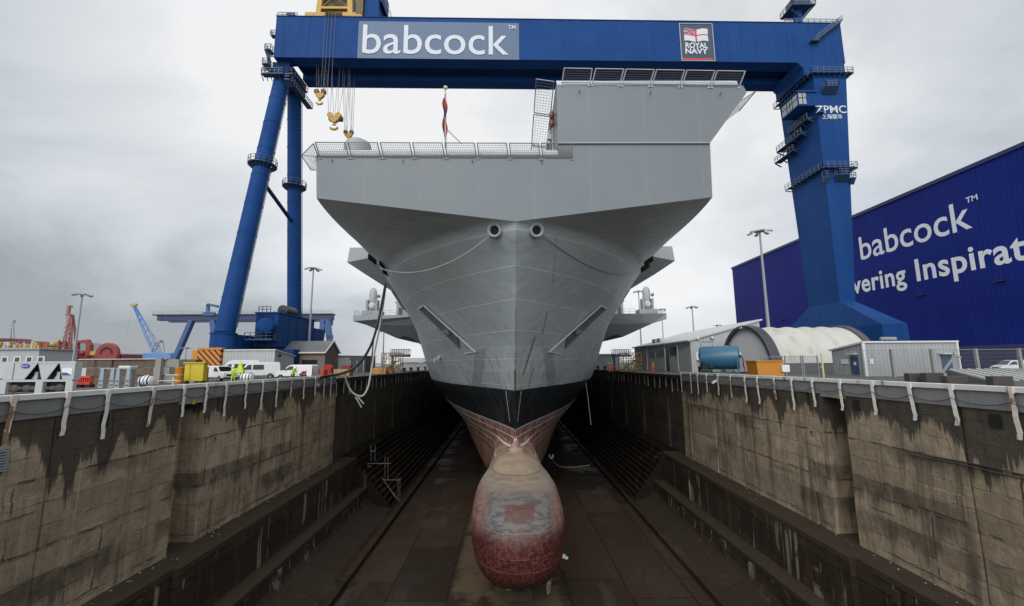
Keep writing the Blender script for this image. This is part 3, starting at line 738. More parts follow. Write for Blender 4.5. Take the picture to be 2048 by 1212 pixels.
# the flat bow face with its deck lip; ski ramp on the right
ZD, ZR = 19.15, 25.55
XA, XB, XRL, XRR = -15.85, 17.25, 4.36, 20.75
bl = SX-16.35; br = SX+16.35
fm = MB()
fm.quad((bl,YF,ZK),(SX,YF-.02,ZC),(br,YF,ZK),(XB,YF,20.12),(XRL,YF,20.12),(XRL,YF,ZD),(XA,YF,ZD))
fm.quad((bl,YF,ZK),(XA,YF,ZD),(XA-.4,58,ZD),(SX-b_hull(58,ZK),58,ZK)); 
fm.quad((br,YF,ZK),(XB,YF,20.12),(XB+.4,58,20.12),(SX+b_hull(58,ZK),58,ZK))
fm.build('bow_face', FACE, ship, fixn=False)
lip = MB(); N = 6
def liprow(x, y0, z0, r): return [(x, y0+r*(1-math.cos(math.pi/2*k/N)), z0+r*math.sin(math.pi/2*k/N)) for k in range(N+1)]
lip.grid([liprow(x, YF, ZD, .75) for x in (XA+.05, -11, -7, -3, 1, XRL)])
lip.quad(*liprow(XA+.05, YF, ZD, .75), (XA+.05, YF+.75, ZD))
lip.build('deck_lip', SHIPL, ship, smooth=True)
dk = MB(); zt = ZD+.75
dk.ext([(XA,YF+.75,zt-.06),(XRL,YF+.75,zt-.06),(XRL,80,zt-.06),(22,80,zt-.06),(26,270,zt-.06),(-32,270,zt-.06),(-22,82,zt-.06),(-17,58,zt-.06)], (0,0,.06))
dk.build('flight_deck', DECK, ship)
# ramp
rm = MB()
rm.quad((XRL,YF-.06,20.2),(XB,YF-.06,20.2),(XRR,YF-.06,ZR-.75),(XRR-.25,YF-.06,ZR-.1),(XRR-.7,YF-.06,ZR),(XRL,YF-.06,ZR))
rm.quad((XRL,YF-.06,20.2),(XB,YF-.06,20.2),(XB,YF,20.12),(XRL,YF,20.12))
def zr(y): k = min(1, max(0, (y-YF)/48)); return (ZR+.6)+(zt-(ZR+.6))*(1-(1-k)**2)
ys_ = [YF+.8]+[YF+.8+i*4 for i in range(1, 13)]
rm.quad(*([(XRL,YF-.06,20.2),(XRL,YF-.06,ZR)]+[(XRL,y,zr(y)) for y in ys_]+[(XRL,ys_[-1],zt)]+[(XRL,YF,zt)]))
rm.grid([[(XB+.0,y,20.15) for y in ys_],[(XRR,y,max(20.2,min(ZR-.75,zr(y)-.6))) for y in ys_],[(XRR-.6,y,max(20.25,zr(y))) for y in ys_]])
rm.build('ski_ramp', FACE, ship, fixn=False)
MB().grid([[(XRL,y,zr(y)) for y in ys_],[(XRR-.6,y,zr(y)) for y in ys_]]).build('ramp_deck', DECK, ship)
lp = MB().grid([liprow(x, YF-.06, ZR, .7) for x in (XRL, 8, 12, 16, XRR-.7)]); lp.build('ramp_lip', SHIPL, ship, smooth=True)
MB().box2(XRL,XB-.05,YF-.16,YF-.062,20.10,20.20).build('ramp_knuckle', SHIPG, ship)
# safety nets
def net_panel(name, a, b, up, nx=14, nz=5, parent=ship, post=True, wire=.018, pm=None):
    a, b, up = Vector(a), Vector(b), Vector(up); m_ = MB()
    for i in range(nx+1):
        p = a.lerp(b, i/nx); m_.beam(p, p+up, wire, wire)
    for j in range(nz+1):
        m_.beam(a+up*(j/nz), b+up*(j/nz), wire*(1 if 0 < j < nz else 2.6), wire*(1 if 0 < j < nz else 2.6))
    o = m_.build(name, NETM, parent)
    if post:
        f = MB()
        for p in (a, b):
            f.beam(p-up*.1, p+up*1.04, .075, .075)
        for p in (a, b): f.box(p-up*.16+Vector((0,.1,0)), (.26,.25,.16))
        f.beam(a+up*1.02, b+up*1.02, .05, .05)
        f.build('net_frame', pm or NETP, o)
    return o
L0, L1 = atY(636, 312, YF-.12), atY(1146, 314, YF-.12)
for i in range(8):
    a = L0.lerp(L1, i/8); b = L0.lerp(L1, (i+1)/8); g_ = (b-a)*.045
    net_panel('safety_net', a+g_, b-g_*(0.4 if i == 7 else 1), (-.14, -.55, .90), 16, 6)
R0, R1 = atY(1122, 165, YF-.2), atY(1482, 171, YF-.2)
NETPL = M('net_post_light', (.42,.43,.43), rough=.4, var=.1)
for i in range(6):
    a = R0.lerp(R1, i/6); b = R0.lerp(R1, (i+1)/6); g_ = (b-a)*.04
    net_panel('safety_net', a+g_, b-g_, (.20 if i else .1, -.62, .86), 16, 6, pm=NETPL, wire=.014)
# outboard nets at the left corner
a = Vector((XA-.05, YF+.1, ZD-.1)); b = Vector((XA-.05, YF+2.6, ZD-.1))
c1 = atY(603, 311, YF-.3); 
w1 = MB()
tl, tr = atY(627, 287, YF-.5), atY(636, 313, YF-.1); bl_, br_ = atY(622, 340, YF+.2), atY(632, 340, YF+.1)
pts = [tl, c1, bl_, br_]
for p, q in zip(pts, pts[1:]): w1.beam(p, q, .06)
for k in range(1, 7):
    t_ = k/7; w1.beam(c1.lerp(tl, t_), Vector((XA,YF+.05,ZD-1.0+t_*.9)), .018); w1.beam(c1.lerp(bl_, t_), tr.lerp(br_, t_), .018)
    w1.beam(tr.lerp(c1, t_), br_.lerp(bl_, t_), .018)
    w1.beam(tr.lerp(c1, t_), tr.lerp(tl, t_), .018)
w1.beam(tr, c1, .05); w1.beam(tl, tr, .07)
w1.build('corner_net', NETM, ship)
w2 = MB()
p0, p1 = atY(1512, 182, YF+1), atY(1425, 285, YF+3); q0 = Vector((XRR-.1, YF+1, ZR-.9)); q1 = Vector((XB+.2, YF+3, 20.3))
p1 = p0.lerp(p1, .38); q1 = q0.lerp(q1, .38)
w2.beam(p0, p1, .06); w2.beam(q0, p0, .06)
for k in range(1, 8): w2.beam(q0.lerp(q1, k/8), p0.lerp(p1, k/8), .018); w2.beam(q0.lerp(p0, k/8), q1.lerp(p1, k/8), .016)
w2.build('corner_net', NETM, ship)
# nets and gear down the inboard edge of the ramp
rn = MB(); rf = MB()
def zrn(y): return zr(y)+.1
yy = [YF+.3, 37.6, 41.8, 46.2, 50.5]
for ya, yb in zip(yy, yy[1:]):
    A, B = Vector((XRL-.15, ya+.15, zrn(ya))), Vector((XRL-.15, yb-.15, zrn(yb))); out = Vector((-1.55, 0, .25))
    rf.beam(A, B, .08); rf.beam(A+out, B+out, .08); rf.beam(A, A+out, .08); rf.beam(B, B+out, .08)
    for k in range(1, 12): rn.beam(A.lerp(B, k/12), A.lerp(B, k/12)+out, .02)
    for k in range(1, 6): rn.beam(A+out*(k/6), B+out*(k/6), .016)
rn.build('ramp_side_net', NETM, ship); rf.build('net_frame', NETP, ship)
gr_ = MB()
for i, y in enumerate((36, 38.5, 41, 44, 47)):
    gr_.box((XRL-.18, y, zrn(y)-1.5), (.35, .5, .5)); gr_.beam((XRL-.1,y+.6,zt),(XRL-.1,y+.6,zrn(y+.6)+.6), .07); gr_.tube((XRL-.3,y-.5,zrn(y)-2.2),(XRL-.3,y+.5,zrn(y)-2.4), .12)
gr_.build('ramp_fittings', SHIPL, ship)
lr = MB()
for zl in (22.9, 23.7): lr.lathe([(.16,-.3),(.24,-.1),(.24,.1),(.16,.3)], (XRL-.32, YF+1.2, zl-.2), (0,0,1), 12)
lr.build('red_canister', M('canister_red', (.16,.03,.03), .4), ship)
js = MB(); jb = atY(891, 290, YF+1.6); jt = atY(891, 178, YF+.9)
js.tube(jb-Vector((0,0,.3)), jt, .10, .06, 8); js.sphere(jt+Vector((0,0,.12)), .19, 10, 6); js.beam(atY(924,288,YF+2.5), jb.lerp(jt,.30), .06)
js.build('jackstaff', M('staff_pale', (.50,.45,.36), .5), ship)
# small hooks under the nets
for px, py in ((663,318),(805,319),(944,320),(1082,321)): p = atY(px, py, YF-.03); MB().beam(p, p+Vector((.12,-.12,-.28)), .05).build('hook', SHIPD, ship)
for px, py in ((1160,180),(1302,182),(1442,184)): p = atY(px, py, YF-.1); MB().beam(p, p+Vector((-.12,-.2,-.34)), .06).build('hook', SHIPD, ship)
# covered dome behind the nets
dm = MB(); p = atY(716, 288, 52)
dm.lathe([(1.7,-2),(1.7,-.3),(1.5,.1),(.9,.45),(.1,.52)], p, (0,0,1), 14)
d_ = dm.build('deck_dome', SHIPG, ship, smooth='auto')
# hawse pipes
for px in (990, 1072):
    h, nr = on_hull(px, 461); up_ = Vector((0,0,1)); nr = (nr*.35+Vector((0,-1,-.22)).normalized()*.65).normalized()
    o = MB().lathe([(.30,-.5),(.62,-.35),(.66,.1),(.60,.30),(.50,.34),(.40,.28),(.36,.02)], h+nr*.08, nr, 24).build('hawse_pipe', SHIPG, ship, smooth=True)
    MB().lathe([(.365,.0),(.365,.06)], h+nr*.11, nr, 20).build('opening', DARKM, o)
RECESS = M('recess_shade_paint', (.12,.13,.132), .7, spec=.2)
SHIPH = M('ship_hull_grey', (.37,.40,.405), rough=.5, var=.06)
# anchor pockets: a slanting bolster plate over a dark sheet painting the pocket's shade
for c in (((838,617),(849,610),(953,703),(930,707)), ((1212,617),(1201,610),(1096,703),(1119,707))):
    A, na = on_hull(*c[0]); B, nb_ = on_hull(*c[1]); Cc, nc_ = on_hull(*c[2]); D, nd_ = on_hull(*c[3])
    m_ = MB(); dr = .20
    m_.beam(B+nb_*dr*.5, Cc+nc_*.12, .10, dr); m_.beam(A+na*dr*.5, B+nb_*dr*.5, .12, dr); m_.beam(D+nd_*.03, Cc+nc_*.05, .14, .12)
    o = m_.build('anchor_pocket', SHIPH, ship)
    r_ = MB(); k_ = .07; E1 = D.lerp(A, .10)+nd_*k_; E2 = Cc.lerp(B, .34)+nc_*k_
    r_.add([A+na*k_, B+nb_*k_, E2, E1], [(0,1,2,3)]); r_.build('recess_shade', RECESS, o)
    q_ = B.lerp(Cc, .52)+nc_*.1; w_ = (A-B)*.8
    MB().ext([q_, q_+w_, q_+w_*.5+(D-A).normalized()*.9], nc_*.35).build('anchor_bracket', SHIPG, o)
# small boom on the port bow, fairleads
for px, py in ((880,714),(852,722)):
    h, nr = on_hull(px, py); m_ = MB(); m_.beam(h, h+nr*1.0, .12); m_.beam(h+nr*.8+Vector((0,0,-.35)), h+nr*.8+Vector((0,0,.4)), .1); m_.beam(h+nr*.8+Vector((-.5,0,0)), h+nr*.8+Vector((.5,0,0)), .08); m_.sphere(h+nr*.15, .28, 8, 6)
    m_.build('bow_fitting', SHIPL, ship)
# draught marks
dmk = MB()
for px0, px1, y0, y1 in ((1012,1020,784,842), (1042,1035,784,842)):
    for k in range(14):
        t_ = k/13; h, nr = on_hull(px0+(px1-px0)*t_, y0+(y1-y0)*t_); c = h+nr*.02
        ax = nr.cross(Vector((0,0,1))).normalized(); up2 = ax.cross(nr).normalized()
        if up2.z < 0: up2 = -up2
        w_, h_ = .055, .09
        dmk.add([c-ax*w_-up2*h_, c+ax*w_-up2*h_, c+ax*w_+up2*h_, c-ax*w_+up2*h_], [(0,1,2,3)])
dmk.build('draught_marks', M('mark_white', (.75,.75,.72), .6), ship)
# mooring slots in the shoulder, both sides
for px, py in ((745,519),(765,530),(771,545),(1297,523),(1290,535)):
    h, nr = on_hull(px, py)
    if h.y < 80: MB().beam(h+nr*.02+Vector((0,-1.2,0)), h+nr*.02+Vector((0,1.2,0)), .1, .5).build('mooring_opening', DARKM, ship)
# deck edge sponsons on both sides
def sponson(poly, y0, y1, z1, name='deck_edge_sponson', mat=SHIPG, shear=(2.4, 1.6)):
    m_ = MB(); m_.ext([(x, y0, z) for x, z in poly], (0, y1-y0, 0)); zt_ = max(z for x, z in poly)-shear[0]; m_.v = [(x, y+(max(0, zt_-z)*shear[1] if abs(y-y0) < .01 else 0), z) for x, y, z in m_.v]; return m_.build(name, mat, ship)
for s in (-1, 1):
    X = lambda d: SX+s*d
    sponson([(X(14),19.5),(X(24.6),19.5),(X(24.9),17.2),(X(22.5),15.6),(X(17.5),13.2),(X(16),11)], 63, 84, 0)
    sponson([(X(14),16.5),(X(22.3),15.4),(X(21.0),12.6),(X(19.6),11.2),(X(18.2),9.6),(X(14),6)], 78, 96, 0, shear=(1.2, 1.3))
    # gun platform farther aft
    yb = 96; zf = 13.0
    m_ = MB(); A = [(X(17),zf),(X(35.6),zf),(X(35.6),zf-1.35),(X(33.0),zf-2.1),(X(17),zf-2.3)]
    m_.ext([(x, yb, z) for x, z in A], (0, 16, 0)); m_.v = [(x, y+(max(0, zf-1.35-z)*2.2 if y < yb+.1 else 0), z) for x, y, z in m_.v]; o = m_.build('gun_platform', SHIPG, ship)
    m_ = MB(); m_.ext([(X(33.0),yb+.4,zf-2.1),(X(26.8),yb+.4,zf-5.0),(X(25.2),yb+.4,zf-4.4),(X(23.2),yb+.4,zf-5.0),(X(16),yb+.4,1.6),(X(12),yb+.4,0),(X(12),yb+.4,zf-2.3)], (0, 28, 0)); m_.v = [(x, y+(1.4+max(0, zf-2.1-z)*1.15 if y < yb+1 else 0), z) for x, y, z in m_.v]; m_.build('platform_support', M('ship_shadow_grey', (.24,.25,.25), .55, var=.1), ship)
    r_ = MB(); r_.rail([(X(35.4),yb+14,zf),(X(35.4),yb+.2,zf),(X(31.9),yb+.2,zf)], 1.1, .035, 1.2); r_.rail([(X(28.6),yb+.2,zf),(X(26),yb+.2,zf)], 1.1, .035, 1.2); r_.build('railing', SHIPL, o)
    # close-in gun: pedestal, carriage, barrel drum, white radar dome
    gx = X(32.0); gy = yb+2.2
    b_ = MB(); b_.box((gx-s*.2,gy,zf+.55),(4.2,3,1.1)); b_.build('gun_pedestal', SHIPG, o)
    b_ = MB(); b_.box((gx-1.1,gy,zf+2.4),(.5,1.8,2.7)); b_.box((gx+1.1,gy,zf+2.4),(.5,1.8,2.7)); b_.box((gx,gy+.5,zf+1.6),(2.2,1.4,.9)); b_.build('gun_carriage', SHIPG, o, bevel=.12)
    MB().lathe([(.75,-.9),(.9,-.6),(.9,.5),(.45,.9)], (gx,gy,zf+2.35), (0,-1,0), 14).build('ammunition_drum', SHIPL, o)
    MB().lathe([(.82,0),(.88,.4),(.88,2.4),(.72,3.1),(.35,3.55),(.05,3.6)], (gx,gy+.2,zf+3.1), (0,0,1), 16).build('radar_dome', M('dome_grey', (.36,.38,.385), .45) if s < 0 else bpy.data.materials['dome_grey'], o, smooth='auto')
    MB().tube((gx+s*-1.2*0+1.35,gy,zf+4.6),(gx+1.35,gy-.6,zf+4.9), .45, .2, 8).build('sight', SHIPG, o)
    # deckhouse behind
    h_ = MB(); h_.box2(min(X(27.2),X(18)), max(X(27.2),X(18)), yb+5, yb+13, zf, zf+3.6); h_.box2(min(X(23),X(18)), max(X(23),X(18)), yb+4, yb+5, zf, zf+4.8); h_.box2(min(X(27.8),X(18)), max(X(27.8),X(18)), yb+6, yb+12, zf+3.6, zf+4.0)
    hh = h_.build('deckhouse', SHIPG, ship, bevel=.05)
    r2 = MB(); r2.rail([(X(27.2),yb+5.1,zf+4.0),(X(23),yb+5.1,zf+4.0)], 1.0, .03, 1.1); r2.tube((X(24.5),yb+7,zf+4),(X(24.5),yb+7,zf+7.0),.12); r2.lathe([(.1,0),(1.3,.25),(1.3,.35),(.1,.5)], (X(24.5),yb+7,zf+6.4), (0,0,1), 14); r2.build('railing', SHIPL, hh)
    d3 = MB(); d3.box((X(26.2),yb+4.95,zf+1.3),(.9,.1,2.0)); d3.box((X(24.6),yb+4.95,zf+2.2),(.7,.1,.5)); d3.box((X(29.8),yb-.03,zf-.7),(.5,.1,.3)); d3.build('hatch', SHIPD, hh)
# keel blocks
KB = M('block_timber', (.10,.08,.06), .8, var=.3, scale=3); KG = M('block_cap', (.50,.51,.50), .5, var=.1)
def keel_block(y, first=False):
    t_ = thing('keel_block', 'grey capped docking block pair under the front of the red bulb' if first else 'docking block under the keel behind the bulb', 'dock block', (SX, y, ZF), 0, None if first else 'blocks under the keel')
    MB().box2(SX-1.05,SX+1.05,y-.75,y+.75,ZF+.004,ZF+.75).build('base', KB, t_, bevel=.04)
    m_ = MB(); m_.box2(SX-.95,SX-.45,y-.7,y+.7,ZF+.752,ZF+1.45); m_.box2(SX+.40,SX+.9,y-.7,y+.7,ZF+.752,ZF+1.45); m_.build('cap', KG, t_, bevel=.03)
    MB().box2(SX-1.0,SX+1.0,y-.72,y+.72,ZF+1.452,ZF+1.598).build('soft_cap', KB, t_)
keel_block(35.6, True)
for k in range(9): keel_block(38.6+k*3)
# ---- mooring lines and the supply hoses
ROPE = M('rope_pale', (.36,.37,.36), .8, var=.15, scale=6); HOSEB = M('hose_black', (.012,.012,.013), .45); HOSEW = M('hose_grey', (.42,.41,.38), .55, var=.2, scale=2)
def cat_(p, q, sag, n=22): 
    p = Vector(p); q = Vector(q); return [p.lerp(q, i/n)+Vector((0,0,sag*((2*i/n-1)**2-1))) for i in range(n+1)]
def clear_(P):                         # a rope lies on the plating where the plating is in its way
    out = []
    for p in P:
        q, nr, i, d = BV.find_nearest(p)
        if q is not None:
            if (nr.x > 0) != (q.x > SX): nr = -nr
            if (p-q).dot(nr) < .12: p = q+nr*.12
        out.append(p)
    return out
h1, n1_ = on_hull(984, 470); h2, n2_ = on_hull(762, 538)
ro = MB().path(clear_(cat_(h1+Vector((-.1,-.35,-.1)), h2+n2_*.3, 1.5)), .042, 6).build('mooring_line', ROPE); tag(ro, 'pale rope sagging from the left hawse pipe along the grey bow', 'rope')
h1, n1_ = on_hull(1080, 467); h2, n2_ = on_hull(1282, 538)
ro = MB().path(clear_(cat_(h1+Vector((.1,-.35,-.1)), h2+n2_*.3, 1.5)), .042, 6).build('mooring_line', ROPE); tag(ro, 'pale rope sagging from the right hawse pipe along the grey bow', 'rope')
def pixpath(pts): return [atY(*p) for p in pts]
def smooth_pts(P, k=6):
    out = []
    for i in range(len(P)-1):
        p0, p1, p2, p3 = P[max(i-1,0)], P[i], P[i+1], P[min(i+2,len(P)-1)]
        for j in range(k):
            t = j/k; out.append(.5*((2*p1)+(p2-p0)*t+(2*p0-5*p1+4*p2-p3)*t*t+(3*p1-p0-3*p2+p3)*t**3))
    return out+[P[-1]]
o = MB().path(smooth_pts(pixpath([(771,567,58),(765,600,57),(756,645,55),(742,690,53),(720,725,51),(690,745,50),(655,752,49),(640,755,47.8)])), [.17]*15+[.16]*28, 8).build('supply_hose', HOSEB); tag(o, 'thick dark hose running from the ship side down to the left quay', 'hose')
o = MB().path(smooth_pts(pixpath([(772,568,58.4),(767,605,57.5),(760,650,56),(750,700,54),(742,745,53),(736,775,52.5),(724,792,52),(706,786,51.5),(696,770,51),(690,752,50.2),(688,744,50)])), .12, 8).build('supply_hose', HOSEW); tag(o, 'pale looped hose dangling below the left dock edge', 'hose')
o = MB().path(smooth_pts(pixpath([(770,570,58.6),(762,620,58.2),(748,675,57),(742,735,55),(737,768,54.5)])), .09, 8).build('supply_hose', HOSEB); tag(o, 'thin black hose hanging beside the thick hose at the port bow', 'hose')
m_ = MB(); 
for a, b in (((711,793),(723,815)),((716,794),(728,808))): m_.tube(atY(*a,51.8), atY(*b,51.8), .10, .07, 6)
tag(m_.build('rope_tail', ROPE), 'two frayed pale rope tails under the looped hose', 'rope')
o = MB().path(cat_(atY(1171,762,70), atY(1182,850,66), -.5), .05, 5).build('hanging_line', ROPE); tag(o, 'thin pale line hanging down beside the right side of the hull', 'rope')
# flag on the jackstaff, hanging limp
def flag_mat():
    m, t, p = newmat('flag_cloth'); n = NT(t)
    k = n.math('FRACT', n.math('MULTIPLY_ADD', n.z, .55, n.math('MULTIPLY', n.x, 1.2)))
    c = n.mix(n.step(k, .30, .33), (.42,.035,.03), (.02,.03,.11)); c = n.mix(n.step(n.math('ABSOLUTE', n.math('SUBTRACT', k, .32)), .06, .04), c, (.6,.58,.55)); c = n.mix(n.step(k, .80, .83), c, (.42,.035,.03))
    t.links.new(c, p.inputs['Base Color']); p.inputs['Roughness'].default_value = .8; return m
fl_ = MB(); rows = []
for j in range(18):
    t_ = j/17; z = jb.z+.35+(jt.z-jb.z-1.0)*t_; wd = .62*(math.sin(math.pi*min(1, max(0, t_*.96+.02)))**.5)*(.75+.25*math.sin(t_*9))
    rows.append([(jb.x-.42*wd*(1-u*1.9)+.06*math.sin(t_*13+u*5), jb.y+(jt.y-jb.y)*t_-.12-.16*math.sin(u*7+t_*4), z) for u in np.linspace(0, 1, 8)])
fl_.grid(rows); fo = fl_.build('flag', flag_mat(), smooth=True); tag(fo, 'limp red white and blue flag hanging from the bow jackstaff', 'flag')
# ------------------------------------------------------------ the big blue gantry crane over the dock
def crane_paint(name, c1, c2, streakcol=(.012,.035,.12)):
    m, t, p = newmat(name); n = NT(t)
    c = n.mix(n.step(n.noise(scale=.12, detail=4), .35, .65), c1, c2)
    c = n.mix(n.math('MULTIPLY', n.step(n.noise(n.scale(1.2, 1.2, .06), scale=1, detail=5), .50, .66), .42), c, streakcol)
    c = n.mix(n.math('MULTIPLY', n.step(n.noise(scale=1.6, detail=7, rough=.7), .55, .75), .12), c, (.035,.085,.21))
    t.links.new(c, p.inputs['Base Color']); p.inputs['Roughness'].default_value = .5; p.inputs['Specular IOR Level'].default_value = .06
    n.bump(n.noise(scale=.35, detail=2), .12, .10, p); return m
CB = crane_paint('crane_blue', (.0095,.047,.165), (.013,.055,.185)); CBD = crane_paint('crane_blue_dark', (.009,.028,.09), (.012,.034,.105), (.008,.02,.06))
PANELB = M('sign_panel_blue', (.060,.105,.185), .5, var=.06, streak=.12, dirt=(.06,.09,.16)); LETW = M('letter_white', (.50,.53,.56), .5, var=.04, streak=.15, dirt=(.5,.5,.5))
PANELN = M('sign_panel_navy', (.030,.042,.070), .5, var=.08); SRED = M('sign_red', (.50,.03,.04), .5)
YEL = M('crane_yellow', (.40,.225,.02), .45, var=.15, streak=.35, dirt=(.12,.07,.02)); YELD = M('crane_yellow_dark', (.10,.065,.02), .6, var=.3)
PLAT = M('platform_steel', (.018,.040,.085), .5, var=.2); PRAIL = M('platform_rail', (.09,.12,.17), .5); WIRE = M('wire_rope', (.13,.13,.13), .5)
crane = thing('gantry_crane', 'enormous blue gantry crane spanning the dry dock behind the ship', 'crane', (12, 88, 0))
YA, YB, Z0, Z1 = 87.0, 98.0, 70.2, 80.4
XG0, XG1 = -52.0, 78.6
ysl = lambda x: 86.9+(x-XG0)*.0135                         # the girder stands a hair off square
def gbox(m, x0, x1, d0, d1, z0, z1): 
    return m.add([(x0,ysl(x0)+d0,z0),(x1,ysl(x1)+d0,z0),(x1,ysl(x1)+d1,z0),(x0,ysl(x0)+d1,z0),(x0,ysl(x0)+d0,z1),(x1,ysl(x1)+d0,z1),(x1,ysl(x1)+d1,z1),(x0,ysl(x0)+d1,z1)],
                 [(0,3,2,1),(4,5,6,7),(0,1,5,4),(1,2,6,5),(2,3,7,6),(3,0,4,7)])
g = MB(); gbox(g, XG0, XG1, 0, 3.1, Z0, Z1); gbox(g, XG0+3, XG1-.01, 7.4, 10.4, Z0-.1, Z1-.2)
gi = g.build('girder', CB, crane)
g = MB(); gbox(g, XG0+3, XG1-4, 3.1, 7.4, Z0+1.3, Z1-.6); g.build('girder_web', CBD, crane)
g = MB(); gbox(g, XG0-.1, XG1+.1, -.12, 3.2, Z1, Z1+.18); gbox(g, XG0+3, XG1, 7.3, 10.5, Z1-.2, Z1); g.build('girder_top_rail', CBD, crane)
for k in range(24):
    x = XG0+2+k*5.5; g = MB(); gbox(g, x, x+.10, -.035, 0, Z0+.05, Z1-.05); g.build('plate_seam', CB, crane)
# front end gusset beside the right leg
g = MB(); 
for x0, x1 in ((68.6, 78.3),):
    gbox(g, x0, x1, .0, 10.2, Z0-3.2, Z0-.02); 
xq = 68.6; g.add([(xq-1.2,ysl(xq),Z0),(xq,ysl(xq),Z0),(xq,ysl(xq),Z0-1.4),(xq-1.2,ysl(xq)+10,Z0),(xq,ysl(xq)+10,Z0),(xq,ysl(xq)+10,Z0-1.4)], [(0,1,2),(3,5,4),(0,2,5,3)])
g.build('head_block', CB, crane)
# signs
def on_g(px, py, d=.0): 
    P = atY(px, py, 88); P = atY(px, py, ysl(P.x)-d); return P
def gquad(px0, px1, py0, py1, d, th=.06):
    a = on_g(px0, (py0+py1)/2, d); b_ = on_g(px1, (py0+py1)/2, d); za = on_g(px0, py0, d).z; zb = on_g(px0, py1, d).z
    return [(a.x,ysl(a.x)-d,zb),(b_.x,ysl(b_.x)-d,zb),(b_.x,ysl(b_.x)-d,za),(a.x,ysl(a.x)-d,za)]
pn = MB().ext(gquad(716, 1038, 42, 116, .05), (0,.045,0)).build('name_panel', PANELB, crane)
gx = Vector((1,.0135,0))
a = on_g(724, 106, .13); b_ = on_g(1017, 107, .13)
top = on_g(724, 49, .13).z
lettering('babcock', (a.x, ysl(a.x)-.13, a.z), gx, width=b_.x-a.x, height=top-a.z, offset=.004).build('lettering', LETW, pn)
a = on_g(1016, 58, .13); b_ = on_g(1031, 58, .13)
lettering('TM', (a.x, ysl(a.x)-.13, a.z), gx, width=b_.x-a.x, height=.95, offset=.012).build('lettering', LETW, pn)
np_ = MB().ext(gquad(1361, 1427, 47, 121, .05), (0,.045,0)).build('navy_panel', PANELN, crane)
fr = MB(); q = [Vector(p) for p in gquad(1361, 1427, 47, 121, .10)]
for i in range(4): fr.beam(q[i], q[(i+1) % 4], .14, .14)
fr.build('panel_frame', M('sign_frame', (.34,.36,.40), .5), np_)
MB().ext([Vector(p)+Vector((0,-.02,0)) for p in gquad(1363, 1425, 116.2, 119, .06)], (0,.02,0)).build('red_bar', SRED, np_)
for body, y0, y1 in (('ROYAL', 95.5, 85), ('NAVY', 107, 96.5)):
    a = on_g(1371, y0, .13); b_ = on_g(1416, y0, .13)
    lettering(body, (a.x, ysl(a.x)-.13, a.z), gx, width=b_.x-a.x, height=on_g(1371, y1, .13).z-a.z, offset=.035).build('lettering', LETW, np_)
# waving ensign
def ens(u, v): # u 0..1 along, v 0..1 up
    a = on_g(1369, 82, .13); b_ = on_g(1417, 82, .13); t_ = on_g(1369, 57.5, .13)
    x = a.x+(b_.x-a.x)*(u+.012*math.sin(v*9)); z = a.z+(t_.z-a.z)*(v+.055*math.sin(u*9+.5))
    return x, z
def ens_patch(m, u0, u1, v0, v1, d, n=14):
    rows = [[(ens(u0+(u1-u0)*i/n, v)[0], ysl(ens(u0+(u1-u0)*i/n, v)[0])-d, ens(u0+(u1-u0)*i/n, v)[1]) for i in range(n+1)] for v in (v0, (v0+v1)/2, v1)]
    return m.grid(rows)
en = ens_patch(MB(), 0, 1, 0, 1, .12).build('ensign', LETW, np_, fixn=False)
c = MB(); ens_patch(c, .465, .535, 0, 1, .135); ens_patch(c, 0, 1, .455, .545, .135); c.build('ensign_cross', SRED, np_, fixn=False)
c = MB()
for (u0, u1, v0, v1) in ((0,.19,.57,.70),(.0,.19,.83,.97),(.27,.45,.57,.70),(.27,.45,.83,.97)): ens_patch(c, u0, u1, v0, v1, .135, 6)
c.build('ensign_canton', M('canton_blue', (.03,.05,.16), .5), np_, fixn=False)
c = MB(); ens_patch(c, .205, .255, .56, 1, .14, 3); ens_patch(c, 0, .455, .74, .79, .14, 6)
for s_ in (0, 1):
    rows = [[(lambda e_: (e_[0], ysl(e_[0])-.142, e_[1]))(ens(.46*k/8, .56+.42*((k/8) if s_ else 1-k/8)+dv)) for k in range(9)] for dv in (-.02, .02)]
    c.grid(rows)
c.build('ensign_cross', SRED, np_, fixn=False)
# right leg: one tapering box column on a flared foot
def ring(pts): return pts
LZ = [(66.9, [(69.9,87.6),(77.6,87.7),(77.6,99.6),(69.9,99.6)]), (14.2, [(69.4,87.0),(72.7,87.0),(72.7,96.2),(69.4,96.2)])]
lg = MB(); vs = [(x, y, z) for z, r in LZ for x, y in r]
lg.add(vs, [(0,1,5,4),(1,2,6,5),(2,3,7,6),(3,0,4,7),(0,3,2,1),(4,5,6,7)]); leg = lg.build('box_leg', CB, crane)
ft = MB(); fz = [(14.2, [(69.4,87.0),(72.7,87.0),(72.7,96.2),(69.4,96.2)]), (8.6, [(68.2,76.5),(72.9,76.5),(72.9,104),(68.2,104)]), (3.2, [(68.2,76.2),(72.9,76.2),(72.9,104.5),(68.2,104.5)])]
vs = [(x, y, z-.01*i) for i, (z, r) in enumerate(fz) for x, y in r]
ft.add(vs, [(k*4+i, k*4+(i+1) % 4, k*4+4+(i+1) % 4, k*4+4+i) for k in range(2) for i in range(4)]+[(0,1,2,3),(8,9,10,11)])
ft.build('leg_foot', CB, crane)
ln = MB()
for i, (w_, z) in enumerate(((2.2,6.2),(0,5.4),(.9,4.6))):
    for k in range(2): ln.box((68.17, 84.5-k*2.6, 7.4-i*.75), (.03, 1.9 if k == 0 else .8, .16))
ln.build('foot_lettering', LETW, crane)
bo = MB()
for y in (78, 82, 99, 103):
    bo.box2(68.9,72.3,y-1.4,y+1.4,.9,3.1)
    for dy in (-.8, .8): bo.lathe([(.45,-.2),(.45,.2)], (70.6,y+dy,.46), (1,0,0), 16)
